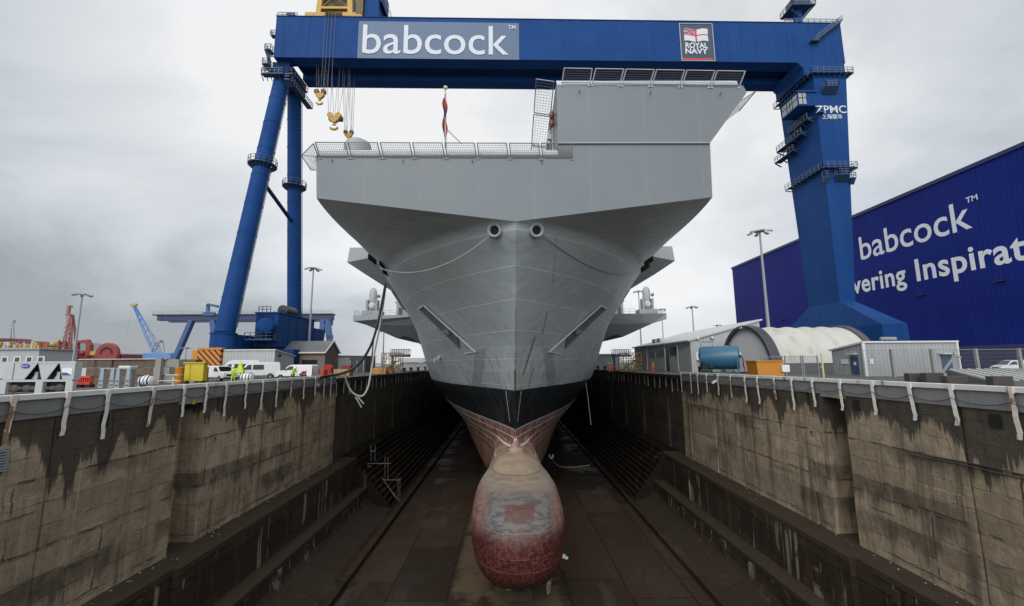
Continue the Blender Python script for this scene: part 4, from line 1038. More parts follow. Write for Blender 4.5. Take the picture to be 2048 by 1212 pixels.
bo.build('bogie', CBD, crane)
def ledge_plat(pts, z, out, name='platform', hang=True):
    """a walkway following a plan polyline, pushed outwards"""
    m_ = MB(); r_ = MB(); P = [Vector((x, y, z)) for x, y in pts]; cen = sum(P, Vector())/len(P)
    Q = []
    for p in P:
        d = Vector((p.x-cen.x, p.y-cen.y, 0)); d.normalize(); Q.append(p+Vector((math.copysign(out, d.x), math.copysign(out, d.y), 0)))
    for (p, q, a, b_) in zip(P, P[1:], Q, Q[1:]):
        m_.ext([p, q, b_, a], (0,0,-.18))
        n_ = max(2, int((b_-a).length/1.2))
        for k in range(n_): 
            c = a.lerp(b_, k/n_); d = p.lerp(q, k/n_); m_.beam(c+Vector((0,0,-.3)), d+Vector((0,0,-.9)), .16, .2)
    o = m_.build(name, PLAT, crane)
    r_.rail(Q, 1.15, .04, 1.3); r_.build('railing', PRAIL, o); return o
def leg_at(z):
    k = (LZ[0][0]-z)/(LZ[0][0]-LZ[1][0]); return [(LZ[0][1][i][0]*(1-k)+LZ[1][1][i][0]*k, LZ[0][1][i][1]*(1-k)+LZ[1][1][i][1]*k) for i in range(4)]
for z in (66.6, 43.8):
    r = leg_at(min(z, 66.9)); ledge_plat([r[3], r[0], r[1], (r[1][0], r[1][1]+4)], z, .95)
# zig-zag of stair flights under the cab, on the inner face
pl = MB(); pr_ = MB()
for (z, y0, y1, dx) in ((56.6, 88.5, 95, 1.7), (54.2, 90.5, 99.5, 1.9), (52.0, 94, 101, 1.6)):
    xx = leg_at(z)[0][0]; pl.box2(xx-dx, xx-.01, y0, y1, z-.35, z-.1); pr_.rail([(xx-dx,y0,z),(xx-dx,y1,z)], 1.1, .05, 1.1)
    pl.beam((xx-1, y0, z), (xx-1, y0+3.5, z+2.3), .9, .2)
    for k in range(4): pl.beam((xx-dx, y0+k*(y1-y0)/3, z-.3), (xx-.02, y0+k*(y1-y0)/3, z-1.3), .18, .24)
pl.box2(69.2, 70.6, 86.3, 87.3, 56.5, 56.75)
o = pl.build('stair_flight', PLAT, crane); pr_.build('railing', PRAIL, o)
# operator cab
cb = MB(); c0 = atX(1598, 187, 67.6)
cx, cy, cz = 67.3, 88.6, 60.4
cb.box2(cx-1.7, 69.95, cy-1.3, cy+4.6, cz-1.7, cz-1.3); cb.box2(cx-1.9, 69.95, cy-1.5, cy+4.8, cz+1.5, cz+1.9); cb.box2(cx+.4, 69.94, cy-1.2, cy+4.5, cz-1.3, cz+1.5)
for (x, y) in ((cx-1.6,cy-1.2),(cx-1.6,cy+4.5),(cx+.3,cy-1.2),(cx-1.6,cy+1.6)): cb.beam((x,y,cz-1.3),(x,y,cz+1.5),.16)
co = cb.build('operator_cab', CB, crane)
for poly, vec in (([(cx-1.63,cy-1.1,cz-1.25),(cx-1.63,cy+4.4,cz-1.25),(cx-1.63,cy+4.4,cz+1.45),(cx-1.63,cy-1.1,cz+1.45)], (.03,0,0)), ([(cx-1.5,cy-1.23,cz-1.25),(cx+.25,cy-1.23,cz-1.25),(cx+.25,cy-1.23,cz+1.45),(cx-1.5,cy-1.23,cz+1.45)], (0,.03,0))):
    MB().ext(poly, vec).build('cab_window', M('cab_glass', (.30,.31,.28), .15, var=.15, scale=.8), co)
mu = MB()
for k in range(4): mu.beam((cx-1.66, cy-1.1+k*1.83, cz-1.25), (cx-1.66, cy-1.1+k*1.83, cz+1.45), .10)
mu.beam((cx-1.66,cy-1.1,cz+.2),(cx-1.66,cy+4.4,cz+.2),.10); mu.beam((cx-1.5,cy-1.26,cz+.2),(cx+.25,cy-1.26,cz+.2),.10); mu.beam((cx-.6,cy-1.26,cz-1.25),(cx-.6,cy-1.26,cz+1.45),.10)
mu.build('glazing_bars', CBD, co)
# balcony and other bits on the front of the leg
def balcony(px, py, Y, w_, d_=1.3, h=1.1):
    p = atY(px, py, Y); m_ = MB(); m_.box((p.x,p.y-d_/2,p.z),(w_,d_,.18)); m_.ext([(p.x-w_/2,p.y,p.z-1.3),(p.x-w_/2,p.y,p.z-.1),(p.x-w_/2,p.y-d_,p.z-.1)], (w_,0,0)); o = m_.build('balcony', PLAT, crane)
    r_ = MB().rail([(p.x-w_/2,p.y-.05,p.z+.1),(p.x-w_/2,p.y-d_,p.z+.1),(p.x+w_/2,p.y-d_,p.z+.1),(p.x+w_/2,p.y-.05,p.z+.1)], h, .045, .8); r_.build('railing', PRAIL, o)
balcony(1657, 178, 87.4, 3.0); balcony(1680, 353, 87.2, 2.4); balcony(1650, 355, 87.2, 1.2, .7); balcony(1702, 358, 87.2, 1.0, .8)
# stair with hand rails up the end of the girder
st = MB(); a = on_g(1630, 82, .5); b_ = on_g(1682, 42, .5)
st.beam(a, b_, 1.0, .35); st.box2(a.x-1.2, a.x+.8, a.y-.6, a.y+.35, a.z-.3, a.z-.1); so = st.build('girder_stair', PLAT, crane)
sr = MB()
for off in (-.45, .1):
    for k in range(9): c = a.lerp(b_, k/8)+Vector((0,off,0)); sr.beam(c, c+Vector((0,0,1.1)), .07)
    sr.beam(a+Vector((0,off,1.1)), b_+Vector((0,off,1.1)), .07); sr.beam(a+Vector((0,off,.55)), b_+Vector((0,off,.55)), .06)
sr.rail([(65.5,ysl(66)+.2,Z1+.2),(78.4,ysl(78)+.2,Z1+.2),(78.4,ysl(78)+3,Z1+.2)], 1.1, .05, 1.5)
sr.build('railing', PRAIL, so)
# mast and lookout on the girder's right end
ms = MB(); p = atY(1597, 46, 91); p.z = Z1
ms.beam(p, p+Vector((-.2,0,12)), 1.35, 1.35); ms.build('mast', CB, crane)
pm_ = MB(); pz = 85.6; pm_.box2(p.x-2.6,p.x+3.0,p.y-2.2,p.y+2.4,pz,pz+.3); pm_.beam((p.x-2.4,p.y-1.5,pz-.9),(p.x,p.y-.5,pz-2),.3); pm_.beam((p.x+2.5,p.y-1.5,pz),(p.x+.3,p.y-.5,pz-2.6),.3); pm_.box2(p.x-1.6,p.x+2.2,p.y-1.6,p.y+1.6,pz+.31,pz+2.6); mo = pm_.build('mast_platform', PLAT, crane)
MB().rail([(p.x-2.6,p.y+2.3,pz+.3),(p.x-2.6,p.y-2.2,pz+.3),(p.x+3.0,p.y-2.2,pz+.3),(p.x+3.0,p.y+2.3,pz+.3)], 1.2, .05, 1.2).build('railing', PRAIL, mo)
# maker's lettering on the leg
a = atY(1633, 225, 87.2); b_ = atY(1695, 226, 87.2); 
yl = lambda z: leg_at(z)[0][1]-.12
tilt = Vector((0, (LZ[0][1][0][1]-LZ[1][1][0][1])/(LZ[0][0]-LZ[1][0]), 1))
lettering('ZPMC', (a.x, yl(a.z), a.z), (1,0,0), width=b_.x-a.x, height=atY(1633, 210, 87.2).z-a.z, zd=tilt, offset=.012, extrude=.01).build('maker_lettering', LETW, leg)
a = atY(1645, 236.5, 87.2); b_ = atY(1686, 237, 87.2)
lettering('上海振华', (a.x, yl(a.z), a.z), (1,0,0), width=b_.x-a.x, height=atY(1645, 227.5, 87.2).z-a.z, zd=tilt, offset=.012).build('maker_lettering', LETW, leg)
# left leg: two splayed round tubes, a sill and machine houses
AP = Vector((-51, 91.5, 66.5)); 
def round_leg(p, q, r):
    m_ = MB().tube(p, q, r, r*.97, 28); o = m_.build('round_leg', CB, crane, smooth='auto'); d = (q-p).normalized()
    for k in range(1, 9): MB().lathe([(r*1.0,-.12),(r*1.018,-.1),(r*1.018,.1),(r*1.0,.12)], p.lerp(q, k/9), d, 28).build('weld_band', CB, o)
    a = p.lerp(q,.02)+Vector((r+.25,0,0)); b_ = p.lerp(q,.96)+Vector((r+.25,0,0)); l_ = MB()
    for s_ in (-.25,.25): l_.beam(a+Vector((0,s_,0)), b_+Vector((0,s_,0)), .07)
    for k in range(60): c = a.lerp(b_, k/59); l_.beam(c-Vector((0,.25,0)), c+Vector((0,.25,0)), .05)
    l_.build('ladder', PLAT, o); return o
FB, RB = Vector((-51, 77.2, 7.6)), Vector((-51, 102.6, 7.6))
l1 = round_leg(FB, Vector((-51, 89.3, 66.8)), 1.65); l2 = round_leg(RB, Vector((-51, 94.8, 66.8)), 1.55)
MB().tube(FB.lerp(Vector((-51,89.3,66.8)), .545)+Vector((0,1.6,0)), RB.lerp(Vector((-51,94.8,66.8)), .475)-Vector((0,1.4,0)), .42, .42, 12).build('brace', CBD, crane, smooth='auto')
ap = MB(); ap.box2(-52.9,-49.1,88.4,96.2,66.6,70.15); ap.lathe([(2.3,0),(2.3,1.4)], (-51,92,65.6), (0,0,1), 20); ap.build('head_joint', CBD, crane)
def ring_plat(c, r, w_=1.25):
    c = Vector(c); m_ = MB(); n_ = 20
    for k in range(n_):
        a0, a1 = 2*math.pi*k/n_, 2*math.pi*(k+1)/n_
        P = [c+Vector((math.cos(t)*rr, math.sin(t)*rr, 0)) for t, rr in ((a0,r+.05),(a1,r+.05),(a1,r+w_),(a0,r+w_))]
        m_.ext(P, (0,0,.22)); m_.beam(P[3]+Vector((0,0,.05)), P[0]+Vector((0,0,-.7)), .18, .25)
    o = m_.build('platform', PLAT, crane)
    MB().rail([c+Vector((math.cos(2*math.pi*k/16)*(r+w_), math.sin(2*math.pi*k/16)*(r+w_), .2)) for k in range(17)], 1.2, .04, 9).build('railing', PRAIL, o); return o
def leg_pt(b_, t_, z): k = (z-b_.z)/(t_.z-b_.z); return b_.lerp(t_, k)
T1, T2 = Vector((-51,89.3,66.8)), Vector((-51,94.8,66.8))
ring_plat(leg_pt(FB, T1, 43.2), 1.75, .95); ring_plat(leg_pt(RB, T2, 44.2), 1.65, .95)
# stacked walkways and ladders round the left head
pl = MB(); pr_ = MB()
for (x0, x1, y0, y1, z) in ((-54.0,-49.2,86.2,87.6,65.9),(-49.0,-47.7,86.4,97.5,64.6),(-48.9,-47.9,88,95,67.2),(-54.2,-52.9,86.6,90,68.6),(-54.3,-53.0,87.2,89.0,72.6)):
    pl.box2(x0,x1,y0,y1,z-.25,z); pr_.rail([(x0,y1,z),(x0,y0,z),(x1,y0,z),(x1,y1,z)], 1.15, .05, 1.0)
    for k in range(6): pl.beam((x0+(x1-x0)*k/5,y0,z-.2),(x0+(x1-x0)*k/5,y0+1.2,z-1.2),.14)
for (a, b_) in (((-53.9,87,66.0),(-53.8,89.5,68.6)),((-53.8,89,68.7),(-53.8,87.6,72.6))): pl.beam(a, b_, .8, .2); pr_.beam(Vector(a)+Vector((0,-.3,1.1)), Vector(b_)+Vector((0,-.3,1.1)), .06)
pr_.rail([(-52,ysl(-52)+.3,Z1+.2),(-47.5,ysl(-48)+.3,Z1+.2)], 1.1, .05, 1.2); MB().box2(-53.2,-52.02,87.1,88.2,75.8,76.0).build('balcony', PLAT, crane); pr_.rail([(-53.2,88.2,76),(-53.2,87.1,76),(-52.1,87.1,76)], 1.1, .05, .6)
o = pl.build('head_walkway', PLAT, crane); pr_.build('railing', PRAIL, o)
sl = MB(); sl.box2(-52.7,-49.3,77.6,105.5,4.4,7.5); sl.lathe([(2.0,0),(2.0,3.1),(2.15,3.1),(2.15,3.35)], (FB.x,FB.y-.2,4.35), (0,0,1), 24); sl.build('sill_beam', CB, crane)
bo = MB()
for y in (77, 82, 98, 103):
    bo.box2(-52.6,-49.4,y-1.6,y+1.6,1.0,4.35)
    for dy in (-.9, .9): bo.lathe([(.5,-.2),(.5,.2)], (-51,y+dy,.52), (1,0,0), 16)
bo.build('bogie', CBD, crane)
mh = MB(); mh.box2(-48.7,-44.4,82.5,98,5.4,11.9); mh.box2(-48.9,-44.2,82.3,98.2,11.9,12.15); mh.box2(-48.75,-44.3,98,103,4.9,10.3); m1 = mh.build('machine_house', CB, crane)
for y in (86.5, 90.3, 94.2): MB().box2(-44.42,-44.36,y,y+.12,5.5,11.8).build('panel_seam', CBD, m1)
MB().box2(-48.0,-45.2,82.44,82.5,5.6,11.6).build('side_door', CBD, m1)
ct = MB(); ct.lathe([(.2,-2.4),(1.05,-2.2),(1.05,2.2),(.2,2.4)], (-46.5,90,13.2), (0,1,0), 16); ct.box((-46.5,88.6,12.4),(1.6,.5,.6)); ct.box((-46.5,91.4,12.4),(1.6,.5,.6)); ct.build('exhaust_silencer', M('silencer_dark', (.02,.025,.03), .5), m1, smooth='auto')
dr = MB(); dr.lathe([(.3,-1.6),(1.5,-1.4),(1.5,1.2),(1.2,1.6),(.3,1.75)], (-45.6,80.4,9.2), (.5,-.8,0), 18); dr.build('cable_drum', CB, crane, smooth='auto')
dp = MB(); dp.box2(-48.6,-43.6,79.2,82.4,6.5,6.8); dpo = dp.build('drum_platform', PLAT, crane); MB().rail([(-48.6,79.2,6.8),(-43.6,79.2,6.8),(-43.6,82.3,6.8)], 1.1, .05, 1).build('railing', PLAT, dpo); MB().rail([(-48.5,82.9,12.2),(-46.2,82.9,12.2)], 1.1, .05, .9).build('railing', PLAT, m1)
nb = MB(); nb.box2(-44.3,-44.24,90.2,93.4,3.2,5.2); nbo = nb.build('notice_board', M('board_dark', (.03,.05,.12), .5), crane)
MB().box2(-44.3,-41,82.4,101,2.3,4.9).build('equipment_skid', CB, crane)
# trolley on top of the girder
tr = MB(); tx = atY(672, 25, 89).x
trolley = []
b1 = MB()
for dx in (-4.3, 4.3):
    b1.box((tx+dx, ysl(tx)+1.3, Z1+1.55), (4.6,1.1,.8))
    for d2 in (-1.6, -.55, .55, 1.6): b1.lathe([(.55,-.3),(.62,-.2),(.62,.2),(.55,.3)], (tx+dx+d2, ysl(tx)+.9, Z1+.82), (0,1,0), 14)
    b1.box((tx+dx-1.1, ysl(tx)+1.0, Z1+1.1),(1.7,.9,.5)); b1.box((tx+dx+1.1, ysl(tx)+1.0, Z1+1.1),(1.7,.9,.5)); b1.beam((tx+dx*.85,ysl(tx)+1.3,Z1+1.9),(tx+dx*.75,ysl(tx)+1.3,Z1+9), 1.1, .9)
b1.box((tx, ysl(tx)+1.3, Z1+3.3),(7,.8,.55)); b1.box((tx, ysl(tx)+1.3, Z1+8.5),(9,1.2,1.2)); to = b1.build('trolley', YEL, crane)
b2 = MB(); b2.beam((tx-3,ysl(tx)+1.1,Z1+3.5),(tx+2.6,ysl(tx)+1.1,Z1+8.3),.3); b2.beam((tx+3,ysl(tx)+1.1,Z1+3.5),(tx-2.6,ysl(tx)+1.1,Z1+8.3),.3); b2.box((tx, ysl(tx)+5, Z1+5.6),(7,5,6)); b2.box((tx+5.9, ysl(tx)+1.2, Z1+4.3),(1.6,1.2,5.5)); b2.build('trolley_machinery', YELD, to)
b3 = MB(); b3.box2(tx+6.9,tx+10.2,ysl(tx)+1.2,ysl(tx)+6,Z1+.7,Z1+7.5); b3.ext([(tx+8.1,ysl(tx)+1,Z1+9),(tx+8.1,ysl(tx)+1,Z1+7.5),(tx+11,ysl(tx)+1,Z1+4.7),(tx+11,ysl(tx)+1,Z1+9)], (0,5,0)); b3.build('trolley_house', CB, to)
b4 = MB(); b4.beam((tx+10.6,ysl(tx)+.6,Z1+8),(tx+13.4,ysl(tx)+.6,Z1+.4),.6,.15); b4.beam((tx+10.6,ysl(tx)+.6,Z1+9),(tx+13.4,ysl(tx)+.6,Z1+1.4),.06); b4.build('trolley_stair', PLAT, to)
fs = MB(); p = on_g(582, 33, -.6); fs.lathe([(.6,-.9),(.3,.9)], (p.x,p.y,Z1+.95), (1,0,.35), 10); fs.beam((p.x,p.y,Z1+.2),(p.x,p.y,Z1+.7),.4); fs.build('horn', PLAT, crane)
# hook blocks on their wire falls
def hook_block(px, py, wpx, y, label, pair):
    p = atY(px, py, y); s = wpx/850*y*1.02
    t_ = thing('hook_block', label, 'crane hook', p, 0)
    b_ = MB()
    if pair == 'sheave':
        for dx in (-.30, .30): b_.lathe([(.10*s,-.12*s),(.21*s,-.12*s),(.21*s,.12*s),(.10*s,.12*s)], (p.x+dx*s,p.y-.02*s,p.z+.18*s), (0,1,0), 16)
    b_.ext([(p.x-.42*s,p.y-.13*s,p.z+.15*s),(p.x+.42*s,p.y-.13*s,p.z+.15*s),(p.x+.36*s,p.y-.13*s,p.z-.10*s),(p.x+.12*s,p.y-.13*s,p.z-.36*s),(p.x-.12*s,p.y-.13*s,p.z-.36*s),(p.x-.36*s,p.y-.13*s,p.z-.10*s)], (0,.26*s,0))
    b_.build('block_body', YEL, t_)
    for dx in (-.30, .30):
        oy = .25*s if pair == 'sheave' else 0
        MB().box((p.x+dx*s, p.y+oy, p.z+(.30 if pair != 'sheave' else .10)*s), (.36*s,.34*s,.30*s)).build('sheave_case', YELD, t_)
    h_ = MB(); h_.beam((p.x,p.y,p.z-.34*s),(p.x,p.y,p.z-.55*s),.12*s)
    h_.path([(p.x+.25*s*math.cos(a), p.y, p.z-.72*s+.17*s*math.sin(a)) for a in np.linspace(math.pi*.95, math.pi*2.05, 12)], [.05*s]+[.085*s]*10+[.05*s], 8)
    h_.path([(p.x+.25*s*math.cos(a)*.5, p.y, p.z-.60*s+.10*s*math.sin(a)) for a in np.linspace(math.pi*.1, math.pi*.9, 8)], .05*s, 6)
    h_.build('double_hook', YEL, t_)
    w_ = MB()
    tops = {'narrow': (-.36,-.27,-.18,.18,.27,.36), 'sheave': (-.44,-.36,-.1,0,.2,.28), 'wide': (-.4,-.32,-.24,-.16,.2,.28,.36,.44)}[pair]
    shift = {'narrow': 0, 'sheave': .55, 'wide': .12}[pair]
    for i, dx in enumerate(tops):
        w_.tube((p.x+dx*s, p.y+.05, p.z+.3*s), (p.x+(dx*(1.3 if pair == 'sheave' else 1.05)+shift*(.6 if dx > 0 else (-.1 if pair == 'sheave' else 1)))*s, ysl(p.x)+1.7+(5 if i % 2 else 0), Z1-.5), .045, .045, 5)
    w_.build('wire_falls', WIRE, t_)
hook_block(640, 190, 24, 90, 'yellow crane hook hanging highest below the girder', 'narrow')
hook_block(669, 236, 29, 92, 'yellow crane hook with two round sheaves hanging in the middle', 'sheave')
hook_block(697, 270, 20, 95, 'yellow crane hook hanging lowest just above the flight deck', 'wide')
fw_ = MB()
for k, (px, Y) in enumerate(((648,88),(654,88),(661,88),(668,88))): 
    p = on_g(px, 80, .35); fw_.tube((p.x,p.y,Z1+1),(p.x,p.y,Z0-8 if k != 9 else Z0),.035,.035,5)
fw_.build('front_wires', WIRE, crane)
# ------------------------------------------------------------ buildings on the right
def hall_mat():
    m, t, p = newmat('hall_cladding'); n = NT(t)
    c = n.mix(n.step(n.noise(n.scale(.3, .02, .05), scale=1, detail=3), .35, .65), (.006,.018,.165), (.008,.022,.195))
    c = n.mix(n.math('MULTIPLY', n.step(n.noise(n.scale(1, 1.4, .03), scale=1, detail=4), .52, .7), .35), c, (.02,.026,.17))
    c = n.mix(n.math('MULTIPLY', n.step(n.y, 110, 200), .55), c, (.022,.020,.15))
    rb = n.step(n.math('SINE', n.math('MULTIPLY', n.y, 6.2)), .6, .95); c = n.mix(n.math('MULTIPLY', rb, .35), c, (.003,.006,.09))
    pl_, pf_ = n.brick(n.vec(n.y, n.z, 0), (1,1,1), (.86,.86,.88), (.55,.55,.6), 6.1, 15.4, .05, 0, .2); c = n.mix(.8, c, pl_, 'MULTIPLY')
    t.links.new(c, p.inputs['Base Color']); p.inputs['Roughness'].default_value = .5; p.inputs['Specular IOR Level'].default_value = .1
    wv = n.math('SINE', n.math('MULTIPLY', n.math('ADD', n.x, n.y), 9.0)); n.bump(wv, .25, .06, p); return m
HX = 108.0
hall = thing('assembly_hall', 'huge dark blue assembly hall with big white lettering', 'building', (150, 140, 0))
MB().box2(HX, 230, 45, 198.3, -.2, 46.0).build('wall', hall_mat(), hall)
MB().box2(HX-.35, 230.3, 44.7, 198.6, 46.0, 46.9).build('roof_edge', M('hall_edge', (.014,.018,.10), .4), hall)
MB().box2(HX-.6, HX-.005, 45, 198.6, 0, 5.2).build('plinth', M('hall_plinth', (.030,.033,.10), .5), hall)
hl = M('hall_letter', (.72,.73,.76), .5, var=.05, streak=.12, dirt=(.5,.5,.55))
def on_h(px, py): return atX(px, py, HX-.06)
a = on_h(1722, 518); b_ = on_h(1945, 457); t_ = on_h(1722, 476)
hz = (a.z+b_.z)/2
lettering('babcock', (HX-.02, a.y, hz), (0,-1,0), width=a.y-b_.y, height=7.0, offset=.006).build('lettering', hl, hall)
a2 = on_h(1932, 405); lettering('TM', (HX-.02, a2.y, a2.z-.2), (0,-1,0), height=1.3, offset=.01).build('lettering', hl, hall)
a = on_h(1834, 561); e_ = on_h(2032, 520); hz = (a.z+on_h(2030, 515).z)/2
i_w = lettering('Inspirational', (HX-.02, a.y, 22.7), (0,-1,0), height=5.7, width=(a.y-on_h(2030,520).y)*1.80, offset=.020, spacing=1.06); i_w.build('lettering', hl, hall)
a = on_h(1819, 580); lettering('Delivering', (HX-.02, a.y+.5, 22.7), (0,-1,0), height=5.4, width=29.5, offset=.020, align='R', spacing=1.06).build('lettering', hl, hall)
vt = MB()
for px, py in ((1843,590),(2000,562),(1566,639)): p = on_h(px, py); vt.box((HX-.3,p.y,p.z), (.6,2.2,.25))
vt.build('wall_vent', M('vent_blue', (.012,.014,.08), .5), hall)

def corr(name, col, axis='x', freq=9.0, **k):
    m, t, p = newmat(name); n = NT(t)
    c = n.mix(n.noise(scale=.5, detail=5), sc(col, .9), sc(col, 1.08))
    c = n.mix(n.math('MULTIPLY', n.step(n.noise(n.scale(1.5, 1.5, .1), scale=1, detail=5), .5, .72), .3), c, sc(col, .55))
    s_ = n.math('ADD', n.x, n.y); wv = n.math('SINE', n.math('MULTIPLY', s_, freq)); gv = n.step(wv, .55, .95)
    c = n.mix(n.math('MULTIPLY', gv, .35), c, sc(col, .55))
    t.links.new(c, p.inputs['Base Color']); p.inputs['Roughness'].default_value = .5; n.bump(wv, .5, .05, p); return m
CORG = corr('corrugated_grey', (.36,.37,.37), freq=14); CORW = corr('corrugated_pale', (.46,.47,.47), freq=12); CORD = corr('corrugated_dark', (.11,.12,.125), freq=10)
WHITE = M('white_paint', (.72,.72,.71), .4, var=.06, streak=.12, dirt=(.4,.39,.36)); GLASS = M('window_dark', (.02,.024,.028), .12, var=.3); GREYM = M('grey_metal', (.24,.25,.25), .45, var=.12)
BLUED = M('door_blue', (.045,.085,.165), .5); TRIMW = M('trim_white', (.62,.62,.60), .5); ROOFG = M('roof_grey', (.30,.31,.31), .6, var=.15, scale=.5, streak=.2); BLACK = M('black_rubber', (.012,.012,.013), .7)
LAMPG = M('galvanised', (.27,.28,.29), .45, var=.1)
# long low workshop
wk = thing('workshop', 'long grey workshop with a pale sloping roof and a row of dark windows', 'building', (40, 95, 0))
MB().ext([(34.9,81,0),(34.9,81,5.9),(48.5,81,9.6),(48.5,81,0)], (0,36,0)).build('wall', CORW, wk)
MB().ext([(34.3,80.6,5.80),(34.3,80.6,6.08),(48.9,80.6,10.05),(48.9,80.6,9.75)], (0,36.8,0)).build('roof', M('roof_pale', (.50,.51,.51), .5, var=.08), wk)
for y0, y1, z0, z1 in ((87.5,91.5,3.2,5.2),(94,99.5,3.1,5.0),(100.5,104.5,3.1,5.0)):
    f = MB().box2(34.82,34.895,y0,y1,z0,z1).build('window', TRIMW, wk); MB().box2(34.78,34.818,y0+.12,y1-.12,z0+.12,z1-.12).build('pane', GLASS, f)
MB().box2(34.8,34.895,92.2,93.6,0,4.7).build('door', GLASS, wk)
for y in (86.8, 94, 106): MB().tube((34.7,y,0),(34.7,y,5.8),.09,.09,8).build('downpipe', TRIMW, wk)
for y in (103, 106.5): MB().box2(37,39.2,y,y+2.2,6.9,7.8).build('roof_unit', TRIMW, wk, bevel=.1)
for px, py in ((1395,677),(1424,676)): p = atY(px, py, 80.9); MB().sphere((p.x,p.y-.1,p.z), .35, 8, 6).build('wall_lamp', TRIMW, wk)
sg = thing('site_sign', 'white board with a dark blue drop emblem beside the blue tank', 'sign', (36, 70, 0))
a = atY(1392, 704, 70); b_ = atY(1417, 724, 70)
MB().box2(a.x,b_.x+1.2,70,70.08,b_.z,a.z).build('board', WHITE, sg)
em = MB(); cxm, czm = a.x+.75, (a.z+b_.z)/2+.1; em.ext([(cxm-.42,69.96,czm+.62),(cxm+.45,69.96,czm-.05),(cxm+.35,69.96,czm-.4),(cxm,69.96,czm-.55),(cxm-.35,69.96,czm-.4),(cxm-.42,69.96,czm)], (0,.03,0)); em.build('emblem', M('emblem_navy', (.01,.015,.09), .5), sg)
MB().box2(a.x,b_.x+1.2,69.95,69.99,b_.z+.05,b_.z+.3).build('stripe', M('emblem_navy2', (.01,.015,.09), .5), sg)
for x in (a.x+.3, b_.x+.8): MB().tube((x,70.15,0),(x,70.15,b_.z),.07,.07,6).build('post', GREYM, sg)
# fabric tunnel
tun = thing('fabric_shelter', 'arched white fabric shelter with scalloped roof and dark end hoop', 'shelter', (48, 72, 0))
TF = M('fabric_white', (.50,.49,.44), .7, var=.12, scale=.4, streak=.0, rust=.5, rustcol=(.40,.40,.33), rscale=.6)
TX0, TX1, TY, TR = 40.3, 56.5, 72.3, 7.7
rows = []
NB = 5
for k in range(NB*6+1):
    x = TX0+1.3+(TX1-TX0-1.3)*k/(NB*6); r = TR-.22*abs(math.sin(math.pi*k/6))
    rows.append([(x, TY-r*math.cos(a), max(0.9, r*math.sin(a)*.98+.2)) for a in np.linspace(0, math.pi, 25)])
MB().grid(rows).build('fabric_roof', TF, tun, smooth=True)
h_ = MB()
def hoop(x0, x1, r0, r1):
    A = np.linspace(0, math.pi, 33)
    P = [[(x, TY-r*math.cos(a), r*math.sin(a)+.2) for a in A] for x, r in ((x0,r0),(x0,r1),(x1,r1),(x1,r0))]
    return P
P = hoop(TX0-.2, TX0+1.35, TR-.45, TR+.12); h_.grid(P+[P[0]]); h_.build('end_hoop', M('hoop_dark', (.045,.045,.055), .5), tun)
P2 = hoop(TX1-.6, TX1+.5, TR-.4, TR+.05); MB().grid(P2+[P2[0]]).build('end_hoop', M('hoop_dark2', (.075,.07,.08), .5), tun)
MB().add([(TX0+.3, TY-(TR-.4)*math.cos(a), (TR-.4)*math.sin(a)+.2) for a in np.linspace(0, math.pi, 33)], [tuple(range(33))]).build('end_wall', M('shelter_end', (.74,.74,.72), .6, var=.06), tun, fixn=False)
MB().box2(TX0+.5,TX1,TY-TR+.05,TY-TR+.35,0,1.6).build('base_wall', CORD, tun); MB().box2(TX0+.5,TX1,TY-TR-.1,TY-TR+.04,1.62,1.85).build('skirt_rail', TRIMW, tun)
ab = atX(1475, 660, TX0-.25); MB().box((TX0-.3,TY,TR-.05),(.1,.7,.28)).build('end_light', WHITE, tun)
# grey cabin with a blue door
cbn = thing('site_cabin', 'grey corrugated cabin with a blue door behind a mesh fence', 'building', (48, 54, 0))
MB().ext([(43.7,52,0),(43.7,52,4.05),(43.7,57.2,3.2),(43.7,57.2,0)], (11.6,0,0)).build('wall', CORG, cbn)
MB().ext([(43.5,51.8,4.06),(43.5,51.8,4.26),(43.5,57.5,3.42),(43.5,57.5,3.22)], (12,0,0)).build('roof', TRIMW, cbn)
for x in (43.66,): MB().box2(43.5,43.85,51.85,52.0,0,4.05).build('corner_trim', TRIMW, cbn)
MB().box2(55.2,55.45,51.85,52.0,0,4.05).build('corner_trim', TRIMW, cbn)
d_ = MB().box2(43.60,43.69,52.9,54.1,.25,2.4).build('door', BLUED, cbn); MB().box2(43.57,43.598,53.2,53.55,1.35,1.75).build('notice', WHITE, d_)
MB().box2(43.6,43.69,54.5,55.6,1.5,2.1).build('notice', WHITE, cbn); MB().box((43.4,53.5,2.75),(.5,1.3,.15)).build('door_hood', TRIMW, cbn)
d_ = MB().box2(53.2,54.4,51.9,51.99,.4,2.5).build('door', BLUED, cbn); MB().box2(52.9,54.7,51.3,51.98,2.6,2.75).build('door_hood', TRIMW, cbn)
MB().box2(44.3,44.7,51.93,51.99,1.5,2.1).build('notice', WHITE, cbn)
p = atY(1772, 680, 54); cm = MB(); cm.tube((p.x-.5,54,4.05),(p.x-.5,54,4.6),.06); cm.tube((p.x-.7,54,4.7),(p.x+1.1,53.8,4.65),.18,.22,8); cm.build('roof_camera', GREYM, cbn)
